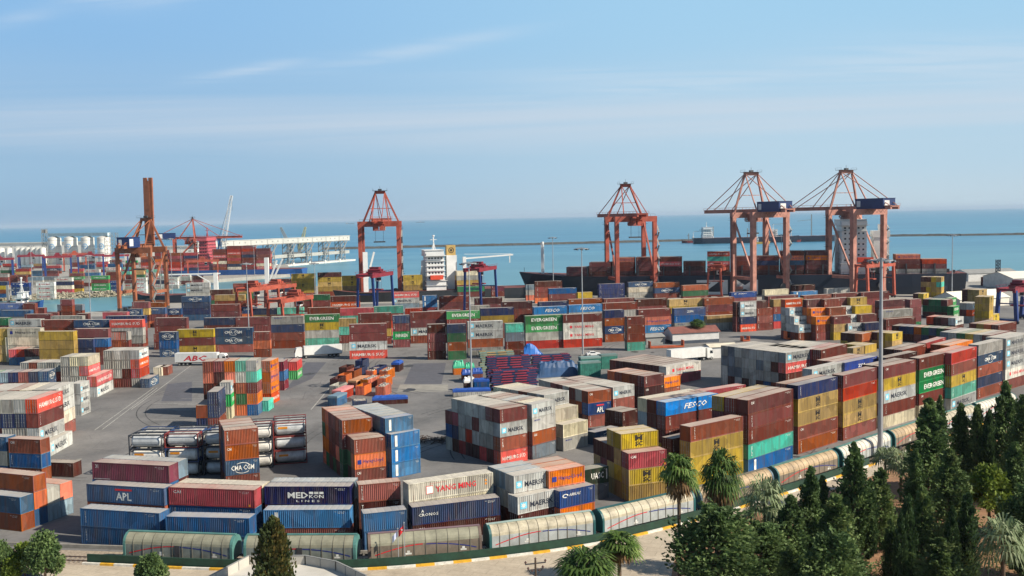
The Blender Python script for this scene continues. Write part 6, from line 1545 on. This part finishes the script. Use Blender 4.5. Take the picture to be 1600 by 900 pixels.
hp = 4.4; bp_ = [P2(318, 905, hp), P2(389, 868, hp), P2(477, 868, hp), P2(525, 877, hp), P2(572, 899, hp)]; bc = [Vector(q) for q in bp_]
base_ = [tuple(q) for q in bc]; nearp = [(bc[-1].x + 1.5, bc[-1].y - 9), (bc[0].x - 1.5, bc[0].y - 9)]
br_ = empty('flat_roofed_building', (bc[2].x, bc[2].y, ZR), 0, 'white flat roofed building with parapet at the bottom edge', 'building'); ring_ = base_ + nearp
b = MB(); loc = lambda q, z: (q[0] - bc[2].x, q[1] - bc[2].y, z - ZR)
for a, c in zip(ring_, ring_[1:] + ring_[:1]): b.quad(loc(a, ZR), loc(c, ZR), loc(c, 3.3), loc(a, 3.3))
b.build('wall', WB, br_)
b = MB(); b.poly([loc(q, 3.3) for q in ring_][::-1]); b.build('roof', WR, br_)
b = MB()
for a, c in zip(ring_, ring_[1:] + ring_[:1]): b.bar(loc(a, 3.85), loc(c, 3.85), .12, 1.1)
pr_ = b.build('parapet', WB, br_)
b = MB()
for a, c in zip(ring_, ring_[1:] + ring_[:1]):
    a = Vector(a); c = Vector(c); n_ = max(1, int((c - a).length / 1.9))
    for k_ in range(n_ + 1): q = a.lerp(c, k_ / n_); x, y, z = loc(q, 3.85); b.box(x - .09, x + .09, y - .09, y + .09, z - .54, z + .6)
    b.bar(loc(a, 4.42), loc(c, 4.42), .2, .07)
b.build('parapet_post', GREYW, pr_)
def flagpole(label, px, yb, h, flag):
    p = G(px, yb, ZR); o = empty('flag_pole', (p.x, p.y, ZR), 0, label, 'flag pole'); b = MB(); b.tube((0, 0, 0), (0, 0, h), .06, .035, 8); b.tube((0, 0, h), (0, 0, h + .12), .08, seg=8); b.build('pole', POLE, o)
    b = MB(); pv = None
    for i in range(8):
        x = -.05 - i * .1; y = .08 * math.sin(i * 1.1); z0, z1 = h - .25 - i * .11, h - .95 - i * .14
        if pv: b.quad((pv[0], pv[1], pv[2]), (x, y, z0), (x, y, z1), (pv[0], pv[1], pv[3]))
        pv = (x, y, z0, z1)
    f_ = b.build('flag', flag, o)
    if flag is REDL:
        b = MB(); b.poly([(-.28 + .12 * math.cos(t * .6), -.1, h - .85 + .12 * math.sin(t * .6)) for t in range(10)]); b.build('crescent', WHITE, f_)
flagpole('flag pole with red flag in front of the brownish wagon', 633, 884, 5.6, REDL)
flagpole('flag pole with pale flag left of the red flag', 623, 885, 4.9, mat('flag_pale', 'b8c0d8', .7))
p = G(838, 960, ZR); pw = empty('power_pole', (p.x, p.y, ZR), R(15), 'dark power pole top with insulators at the bottom edge', 'power pole')
ph_ = CAM_H - (874 - (HOR - 38 * 31 / 1600)) * proj(p)[2] / FPX - ZR
b = MB(); b.tube((0, 0, 0), (0, 0, ph_ + .2), .14, .11, 8); b.build('pole', mat('pole_wood', '4a3c30', .8), pw)
b = MB(); b.bar((-1.2, 0, ph_ - .2), (1.2, 0, ph_ - .2), .12); b.bar((-.9, 0, ph_ - .9), (.9, 0, ph_ - .9), .12); b.bar((-.9, .1, ph_ - .9), (0, .1, ph_ - 1.7), .07); b.bar((.9, .1, ph_ - .9), (0, .1, ph_ - 1.7), .07); b.build('crossarm', DKST, pw)
for x, z in ((-1.15, -.1), (0, .2), (1.15, -.1), (-.85, -.8), (.85, -.8), (-.4, -1.1), (.4, -1.1)):
    b = MB(); b.tube((x, 0, ph_ + z), (x, 0, ph_ + z + .28), .09, .06, 8); b.tube((x, 0, ph_ + z + .1), (x, 0, ph_ + z + .16), .15, seg=8); b.build('insulator', mat('insulator_brown', '5a4038', .3), pw)
p = G(261 + 0, 896, ZR); 
# ------------------------------------------------------------------ vegetation
def leaf_mat(name, a, b2, c3):
    M = bpy.data.materials.new(name); M.use_nodes = True; t = M.node_tree; b = t.nodes['Principled BSDF']; b.inputs['Roughness'].default_value = .65; b.inputs['Specular IOR Level'].default_value = .25
    at_ = t.nodes.new('ShaderNodeAttribute'); at_.attribute_name = 'rnd'; cr_ = t.nodes.new('ShaderNodeValToRGB'); e = cr_.color_ramp.elements
    e[0].position = 0; e[0].color = lin(a); e[1].position = 1; e[1].color = lin(c3); k_ = e.new(.5); k_.color = lin(b2)
    t.links.new(at_.outputs['Fac'], cr_.inputs[0]); c = mixc(t, 1.0, cr_.outputs[0], rng(t, nz_(t, .45, 4, .6), .35, .65, .75, 1.2), 'MULTIPLY')
    t.links.new(c, b.inputs['Base Color'])
    # thin leaves let some light through
    tr = t.nodes.new('ShaderNodeBsdfTranslucent'); t.links.new(c, tr.inputs['Color']); ms = t.nodes.new('ShaderNodeMixShader'); ms.inputs[0].default_value = .32
    t.links.new(b.outputs[0], ms.inputs[1]); t.links.new(tr.outputs[0], ms.inputs[2]); t.links.new(ms.outputs[0], t.nodes['Material Output'].inputs['Surface'])
    return M
L_DARK = leaf_mat('foliage_dark', '3a5030', '546b3c', '7d9058'); L_CYP = leaf_mat('foliage_cypress', '2f4428', '3f5532', '586c40'); L_LIGHT = leaf_mat('foliage_light', '55682a', '6e8030', '8f9c44'); L_PALM = leaf_mat('foliage_palm', '3c5426', '55702f', '8a9a58')
L_PALMD = leaf_mat('foliage_palm_dark', '2c4020', '405a28', '6a8040'); L_OL = leaf_mat('foliage_olive', '465a34', '5f7340', '828f58'); L_BRN = leaf_mat('foliage_dead', '5a4630', '74593a', '93774e'); L_PALE = leaf_mat('foliage_pale_palm', '5a6c48', '7c8c64', 'a8b08a'); L_CYB = leaf_mat('foliage_cypress_brown', '2c3a22', '46502a', '75602e')
BARK = mat('bark', '5a4a3a', .9, noise=.3, scale=2)
def leaves_obj(pts, M_, parent, name='crown'):
    """pts: (centre, size, direction, rnd)"""
    mb = MB(); rn = []
    for c, s, d, r_ in pts:
        u_ = d.cross(Vector((random.gauss(0, 1), random.gauss(0, 1), random.gauss(0, 1)))).normalized() * s * .5
        a = c - d * s * .6; b_ = c + d * s * .8
        mb.quad(a, c + u_, b_, c - u_); rn.append(r_)
    me = mb.mesh(name, M_); at_ = me.attributes.new('rnd', 'FLOAT', 'FACE'); at_.data.foreach_set('value', rn)
    o = link(name, me, parent); return o
def rv():
    while True:
        v = Vector((random.uniform(-1, 1), random.uniform(-1, 1), random.uniform(-1, 1)))
        if .05 < v.length < 1: return v.normalized()
def conifer(name, h, w_, M_, n=5200, kind='cone', base=.1, leaf=.34):
    r = empty(name); b = MB(); b.tube((0, 0, -.2), (0, 0, h * .55), w_ * .035 + .08, w_ * .02 + .03, 8, caps=False); b.tube((0, 0, h * .55), (0, 0, h * .96), w_ * .02 + .03, .02, 6); tr = b.build('trunk', BARK, r)
    pts = []; lumps = []
    nl = {'cone': 60, 'col': 34, 'round': 46}[kind]
    for i in range(nl):
        t = (i + random.random()) / nl
        if kind == 'cone': rad = min(1, (1 - t) ** .62 * 1.05) * (.6 + .75 * random.random()) if t > .06 else .6
        elif kind == 'col': rad = (math.sin(math.pi * min(1, t * .85 + .16)) ** .55) * (.8 + .3 * random.random())
        else: rad = math.sqrt(max(.02, 1 - (2 * t - .9) ** 2 / 1.25)) * (.75 + .4 * random.random())
        a_ = i * 2.4 + random.random(); z = h * (base + (1 - base) * t); rr = rad * w_ / 2
        c = Vector((math.cos(a_) * rr * .62, math.sin(a_) * rr * .62, z)); lumps.append((c, max(.35, rr * .5 if kind != 'col' else rr * .6), a_, random.random()))
    lb = MB()
    for c, lr, a_, q in lumps:
        if kind != 'col': lb.bar((0, 0, c.z * .93), c, .09)
        m_ = int(n / nl)
        for k_ in range(m_):
            d = rv(); rad = random.random() ** .4
            p = c + Vector((d.x * lr * rad, d.y * lr * rad, d.z * lr * rad * (1.5 if kind == 'col' else .95)))
            dirv = (Vector((math.cos(a_), math.sin(a_), .35 if kind != 'col' else 1.8)) + rv() * .8).normalized()
            pts.append((p, leaf * random.uniform(.6, 1.3), dirv, min(1, max(0, q * .6 + random.random() * .4))))
    if kind != 'col':
        lb.build('limb', BARK, tr)
        # shoots that break the outline
        for _ in range(60):
            c, lr, a_, q = random.choice(lumps); d = (Vector((math.cos(a_), math.sin(a_), random.uniform(.1, 1.2)))).normalized()
            for k_ in range(10): pts.append((c + d * (lr * (.7 + k_ * .1)) + rv() * .12, leaf * .8, (d + rv() * .6).normalized(), q))
    top = Vector((0, 0, h))
    for k_ in range(90 if kind == 'col' else 60): t = random.random() ** 1.5; pts.append((top + Vector((random.gauss(0, .12 + t * .16 * w_ / 3), random.gauss(0, .12 + t * .16 * w_ / 3), -t * h * .16)), leaf * .8, (Vector((0, 0, 1)) + rv() * .5).normalized(), random.random()))
    leaves_obj(pts, M_, r); return r
def broad(name, h, w_, M_, n=4200, leaf=.34):
    r = empty(name); b = MB(); b.tube((0, 0, -.2), (0, 0, h * .4), .22, .15, 8); tr = b.build('trunk', BARK, r); lb = MB(); pts = []
    for i in range(26):
        a_ = i * 2.4; t = random.random(); z = h * (.38 + .5 * t); rr = w_ / 2 * (.25 + .5 * math.sin(math.pi * min(1, t + .15)))
        c = Vector((math.cos(a_) * rr, math.sin(a_) * rr, z)); lb.bar((0, 0, h * .36), c, .1, .1); lr = w_ * random.uniform(.13, .22); q = random.random()
        for k_ in range(n // 26):
            d = rv(); pts.append((c + d * lr * random.random() ** .4, leaf * random.uniform(.6, 1.3), (d + rv() * .8).normalized(), min(1, q * .6 + random.random() * .45)))
    lb.build('limb', BARK, tr); leaves_obj(pts, M_, r); return r
def palm(name, h, cw, M_, skirt=True, fr=46, trunk_r=.22):
    r = empty(name); b = MB(); b.tube((0, 0, -.2), (0, 0, h * .5), trunk_r * 1.25, trunk_r, 10, caps=False); b.tube((0, 0, h * .5), (0, 0, h), trunk_r, trunk_r * .9, 10); b.build('trunk', BARK, r)
    def fronds(n_, emin, emax, M2, nm, ln, droop):
        mb = MB(); rn = []
        for i in range(n_):
            a_ = i * 2.39996 + random.random() * .5; e = R(random.uniform(emin, emax)); d = Vector((math.cos(a_) * math.cos(e), math.sin(a_) * math.cos(e), math.sin(e))); side = Vector((-math.sin(a_), math.cos(a_), 0)); up = side.cross(d) * -1
            st = ln * random.uniform(.32, .5); hub = Vector((0, 0, h - .15)) + d * st - Vector((0, 0, droop * st * .25)); q = random.random()
            w0 = side * .03; p0 = Vector((0, 0, h - .2)); mb.quad(p0 - w0, p0 + w0, hub + w0, hub - w0); rn.append(q)
            nb_ = 13; fl = ln * random.uniform(.55, .75)
            for k_ in range(nb_):
                g_ = R(-100 + 200 * k_ / (nb_ - 1)); dd = (d * math.cos(g_) + side * math.sin(g_)).normalized(); l_ = fl * (1 - .25 * abs(g_) / 1.9)
                m1 = hub + dd * l_ * .6 - Vector((0, 0, droop * l_ * .08)); tip = hub + dd * l_ - Vector((0, 0, l_ * (.28 + droop * .3) * random.uniform(.7, 1.3))); ww = side * .0 + dd.cross(Vector((0, 0, 1))).normalized() * .12
                mb.quad(hub, m1 - ww, tip, m1 + ww); rn.append(min(1, max(0, q * .6 + random.random() * .4)))
        me = mb.mesh(nm, M2); at_ = me.attributes.new('rnd', 'FLOAT', 'FACE'); at_.data.foreach_set('value', rn); return link(nm, me, r)
    fronds(fr, -25, 75, M_, 'fronds', cw * .62, .9)
    if skirt: fronds(int(fr * .8), -82, -35, L_BRN, 'dead_fronds', cw * .56, .4)
    return r
random.seed(21)
PR = {}
def place(kind, px, ybase, ytop, wpx, label, cat_='tree'):
    p = G(px, ybase, ZR); z = proj(p)[2]; hor = HOR - (px - 800) * 31 / 1600; h = CAM_H - (ytop - hor) * z / FPX - ZR; w_ = wpx * z / FPX * (1.12 if kind.startswith('fir') else 1.0)
    src, h0, w0 = PR[kind]; o = src[1] if src[0] else copy_tree(src[1]); src[0] = False
    o.location = (p.x, p.y, ZR); o.rotation_euler = (0, 0, random.uniform(0, 6.28)); s = w_ / w0; o.scale = (s, s, h / h0); tag(o, label, cat_, {'tree': None}.get(cat_)); return o
def proto(kind, o, h0, w0): PR[kind] = ([True, o], h0, w0)
proto('fir_a', conifer('conifer_tree', 12, 5.5, L_DARK, 9000, leaf=.27), 12, 5.5); proto('fir_b', conifer('conifer_tree', 12, 6, L_OL, 9000, 'cone', .12, .27), 12, 6); proto('fir_c', conifer('conifer_tree', 11, 7, L_DARK, 13000, 'round', .08, .27), 11, 7)
proto('cyp_a', conifer('cypress_tree', 11, 2.6, L_CYP, 4200, 'col', .02, .3), 11, 2.6); proto('cyp_b', conifer('cypress_tree', 10, 5, L_CYB, 7500, 'col', .02, .34), 10, 5)
proto('broad_l', broad('leafy_tree', 8, 5, L_LIGHT), 8, 5); proto('broad_d', broad('leafy_tree', 7, 5, L_DARK, 6500, .28), 7, 5)
proto('palm_a', palm('fan_palm', 14, 4.6, L_PALM, True, 40), 14, 4.2); proto('palm_b', palm('fan_palm', 11, 5.4, L_PALMD, True, 46, .3), 11, 4.9); proto('palm_c', palm('fan_palm', 8, 6.5, L_PALE, False, 36, .3), 8, 6.0)
T = place
T('palm_a', 1062, 945, 728, 54, 'tall slender fan palm with brown dead skirt before the mustard block', 'palm tree'); T('palm_b', 1127, 925, 732, 58, 'bushy dark fan palm right of the tall slender one', 'palm tree'); T('palm_c', 1196, 905, 778, 66, 'pale spreading palm above the round dark trees', 'palm tree')
T('palm_b', 918, 1010, 876, 84, 'low dark fan palm at the bottom edge, left of two', 'palm tree'); T('palm_a', 969, 985, 843, 62, 'yellowish fan palm with drooping brown fronds, bottom edge', 'palm tree'); T('palm_c', 1566, 960, 838, 74, 'pale drooping palm in the lower right corner', 'palm tree'); T('palm_c', 1408, 785, 718, 52, 'small palm beside the rail track behind the conifers', 'palm tree'); T('palm_c', 1383, 775, 712, 40, 'small palm at the foot of the thickest lamp mast', 'palm tree')
T('fir_c', 1120, 965, 790, 120, 'broad round dark tree at the foot of the palms'); T('fir_c', 1190, 945, 815, 82, 'dark round tree below the pale palm'); T('fir_a', 1236, 930, 772, 70, 'dark conifer right of the pale palm'); T('fir_a', 1267, 905, 728, 56, 'conifer overlapping the tan wagon'); T('fir_b', 1305, 925, 770, 84, 'olive toned conifer below the white wagon')
T('fir_a', 1334, 872, 690, 56, 'slender topped conifer left of the thickest mast'); T('fir_b', 1376, 860, 730, 60, 'olive conifer at the foot of the thickest mast'); T('cyp_a', 1359, 872, 748, 24, 'narrow dark cypress behind the orange path'); T('fir_c', 1300, 1010, 830, 100, 'big round dark tree at the bottom, left of the path'); T('fir_b', 1236, 985, 850, 70, 'olive tree at the bottom below the conifers')
T('cyp_a', 1418, 935, 772, 27, 'narrow pointed cypress right of the path'); T('cyp_a', 1407, 945, 800, 22, 'shorter narrow cypress touching the pointed one'); T('fir_b', 1440, 915, 758, 58, 'loose olive conifer behind the narrow cypresses'); T('fir_a', 1391, 925, 808, 30, 'thin small conifer beside the path')
T('fir_a', 1450, 805, 622, 76, 'tallest broad conifer in front of the green lettered pile'); T('fir_a', 1467, 775, 618, 34, 'slim conifer right of the tallest one'); T('fir_b', 1482, 850, 700, 74, 'dense conifer below the tallest one'); T('fir_a', 1500, 765, 630, 44, 'conifer in the back row by the sea green box'); T('fir_b', 1526, 770, 632, 44, 'olive conifer in the back row')
T('cyp_a', 1543, 775, 640, 22, 'slim cypress in the back row'); T('cyp_a', 1511, 925, 770, 36, 'wide dark cypress near the light green tree'); T('broad_l', 1545, 838, 712, 66, 'bright yellow green leafy tree among the dark conifers'); T('fir_a', 1569, 770, 596, 52, 'tall conifer near the right edge, back row'); T('fir_b', 1596, 790, 618, 60, 'conifer at the right edge, back row')
T('fir_a', 1584, 835, 690, 56, 'dark conifer right of the light green tree'); T('fir_c', 1604, 905, 760, 70, 'round dark tree at the right edge'); T('fir_b', 1468, 960, 838, 90, 'olive conifer at the bottom between two cypresses'); T('fir_a', 1430, 830, 700, 40, 'small conifer beside the tallest one')
T('fir_a', 1210, 880, 775, 44, 'small dark conifer between palm and wagon'); T('fir_a', 1285, 865, 742, 40, 'small conifer before the tan wagon'); T('cyp_a', 1487, 930, 790, 24, 'thin cypress left of the wide one')
T('cyp_b', 431, 955, 808, 62, 'big bushy cypress with browned side by the flat roofed building'); T('broad_d', 72, 925, 828, 62, 'dark leafy tree at the lower left behind the blue fence'); T('broad_l', 40, 915, 838, 40, 'pale thin leafy tree left of the dark one'); T('broad_d', 5, 920, 842, 46, 'dark leafy tree cut by the left edge'); T('broad_d', 236, 940, 862, 54, 'small leafy tree rising at the bottom, before the green wall'); T('broad_l', 20, 925, 862, 30, 'small thin tree between the two lower left trees')
p = at(1089, 534); sm = PR['palm_b'][0][1]; o = copy_tree(sm); o.location = (p.x, p.y, 0); o.scale = (1.0, 1.0, .62); tag(o, 'small palm standing in front of the long white shed', 'palm tree')
# low shrubs among the trees
gr = MB(); rn = []
random.seed(4)
for i in range(9000):
    px_ = random.uniform(1180, 1620); py_ = random.uniform(790, 930)
    q = G(px_, py_, ZR); s = random.uniform(.12, .3)
    if math.sin(q.x * .35) * math.cos(q.y * .3 + 1) < .1: continue
    a_ = random.random() * 6.28; d = Vector((math.cos(a_), math.sin(a_), 0)) * s * .4; gr.tri(q - d, q + d, q + Vector((random.gauss(0, .1), random.gauss(0, .1), s * 1.6))); rn.append(random.random())
me = gr.mesh('grass', L_OL); at_ = me.attributes.new('rnd', 'FLOAT', 'FACE'); at_.data.foreach_set('value', rn); tag(link('grass', me), 'dry tufts of grass and weeds on the earth under the trees', 'grass', kind='stuff')
# ------------------------------------------------------------------ put the containers into the scene
def world_corners(b):
    L_ = UL[b['unit']] * b['sx'] / 2; w_ = WC * b['sy'] / 2; c, s = math.cos(b['yaw']), math.sin(b['yaw']); H_ = HC * b['sz']
    return [Vector((b['x'] + c * sx * L_ - s * sy * w_, b['y'] + s * sx * L_ + c * sy * w_, b['z'] + z)) for z in (0, H_) for sx, sy in ((-1, -1), (1, -1), (1, 1), (-1, 1))]
vs, fs = [], []
for b in BOX:
    n = len(vs); vs += world_corners(b)
    for q in ((4, 5, 6, 7), (0, 1, 5, 4), (1, 2, 6, 5), (2, 3, 7, 6), (3, 0, 4, 7)): fs.append(tuple(n + i for i in q))
bvh = BVHTree.FromPolygons([tuple(v) for v in vs], fs)
eye = Vector((0, 0, CAM_H))
def seen(b, i):
    c = vs[i * 8:i * 8 + 8]; area = 0.0
    for q in ((4, 5, 6, 7), (0, 1, 5, 4), (3, 0, 4, 7), (1, 2, 6, 5)):
        p = [c[k_] for k_ in q]; nrm = (p[1] - p[0]).cross(p[3] - p[0]); mid = sum(p, Vector()) / 4
        if nrm.dot(eye - mid) <= 0: continue
        n_ = 0; tot = 0
        for u_ in (.12, .5, .88):
            for v_ in (.15, .5, .85):
                t_ = p[0].lerp(p[1], u_).lerp(p[3].lerp(p[2], u_), v_); px = proj(t_); tot += 1
                if not (0 < px[0] < 1600 and 0 < px[1] < 900): continue
                d = t_ - eye; ln = d.length
                hit = bvh.ray_cast(eye, d / ln, ln - .25)
                if hit[0] is None: n_ += 1
        s2 = [proj(t_) for t_ in p]; ar = abs(sum(s2[k_][0] * s2[(k_ + 1) % 4][1] - s2[(k_ + 1) % 4][0] * s2[k_][1] for k_ in range(4))) / 2
        area += ar * n_ / tot
    return area
for i, b in enumerate(BOX): b['seen'] = seen(b, i)
order = sorted(range(len(BOX)), key=lambda i: -BOX[i]['seen'])
LIM = 300
alone = set(order[:LIM])
print('containers', len(BOX), 'visible', sum(b['seen'] > 0 for b in BOX), 'threshold px', BOX[order[min(LIM, len(order) - 1)]]['seen'])
used_labels = {}
def box_label(b):
    cn = COL[b['code']][1]; t = b['tier']; n = b['n']
    tier = 'top' if t == n - 1 else 'bottom' if t == 0 else 'second from ground' if t == 1 else 'third from ground' if t == 2 else 'fourth from ground'
    mk = ' ' + 'with ' + MARKTXT[b['code']] if b['code'] in MARKTXT else ''
    ph = b['phrase']; st = b['stack']
    if n == 1: s = f"{cn} container{mk}, {'' if st == 'stack' else st + ' of '}{ph}"
    else: s = f"{cn} container{mk}, {tier}, {'' if st == 'stack' else st + ', '}{ph}"
    if len(s.split()) > 16: s = s.replace(mk, ' lettered' if mk else '')
    if len(s.split()) > 16: s = s.replace(' lettered', '')
    return s
GRP = 'shipping containers stacked in the port'
for i in sorted(alone, key=lambda i: order.index(i)) if False else sorted(alone):
    b = BOX[i]; lab = box_label(b)
    if lab in used_labels: print('DUP', lab)
    used_labels[lab] = 1
    dist = math.hypot(b['x'], b['y']); near = dist < 330
    u_, cd = b['unit'], b['code']; flip = False
    if near:
        o = empty('shipping_container', (b['x'], b['y'], b['z']), b['yaw'], lab, 'container', GRP)
        link('body', cmesh('body', u_, cd), o); link('frame', cmesh('frame', u_, cd), o); link('roof', cmesh('roof', u_, cd), o)
        if random.random() < .72:
            link('door', cmesh('door_l', u_, cd), o); link('door', cmesh('door_r', u_, cd), o)
        else: link('end_wall', cmesh('blank', u_, cd), o)
        link('lettering', letter_mesh(cd, u_, random.randrange(6)), o)
    else:
        o = link('shipping_container', cmesh('whole', u_, cd)); o.location = (b['x'], b['y'], b['z']); o.rotation_euler = (0, 0, b['yaw'])
        tag(o, lab, 'container', GRP)
        link('lettering', letter_mesh(cd, u_, 0 if cd in BIGMARK else random.randrange(6)), o)
    o.scale = (b['sx'], b['sy'], b['sz'])
# the rest, past three hundred: one object
big = MB(); mats_l = []; mi_of = {}; rnd = []
def mi(m_):
    if m_.name not in mi_of: mi_of[m_.name] = len(mats_l); mats_l.append(m_)
    return mi_of[m_.name]
TEMPL = {}
for u_ in (20, 40):
    t = MB(); L_ = UL[u_]; x = L_ / 2; y_ = WC / 2
    g_frame(t, L_)
    corr(t, -x + .1, x - .1, -y_ + .018, -1, .14, HC - .07, pitch=.556)
    corr(t, -x + .1, x - .1, y_ - .018, 1, .14, HC - .07, pitch=1.1)
    corr_end(t, x - .02, 1, -y_ + .1, y_ - .1, .14, HC - .09, pitch=.5); corr_end(t, -x + .02, -1, -y_ + .1, y_ - .1, .14, HC - .09, pitch=.5)
    n0 = len(t.f); t.quad((-x + .05, -y_ + .05, HC - .03), (x - .05, -y_ + .05, HC - .03), (x - .05, y_ - .05, HC - .03), (-x + .05, y_ - .05, HC - .03))
    t.m[n0] = 1
    TEMPL[u_] = t
for i, b in enumerate(BOX):
    if i in alone: continue
    t = TEMPL[b['unit']]; c, s = math.cos(b['yaw']), math.sin(b['yaw']); cd = b['code']
    wm, rm = mi(paint('paint_' + cd, COL[cd][0])), mi(paint('roof_' + cd, COL[cd][0], 0.62)); n = len(big.v); rv = random.random()
    def put(src, mis):
        n = len(big.v)
        for (px, py, pz) in src.v:
            px *= b['sx']; py *= b['sy']; big.v.append((b['x'] + c * px - s * py, b['y'] + s * px + c * py, b['z'] + pz * b['sz']))
        for f, k_ in zip(src.f, src.m): big.f.append(tuple(n + q for q in f)); big.m.append(mis[k_]); rnd.append(rv)
    put(t, [wm, rm])
    if b['seen'] > 0:
        lk = ('src', cd, b['unit'])
        if lk not in _lm: _lm[lk] = lettering(MB(), cd, b['unit'], 0)
        put(_lm[lk], [mi(x_) for x_ in LM])
me = big.mesh('container_stacks', mats_l)
at_ = me.attributes.new('rnd', 'FLOAT', 'FACE'); at_.data.foreach_set('value', rnd)
tag(link('container_stacks', me), 'the many smaller and farther containers standing among the named stacks', 'containers', kind='stuff')
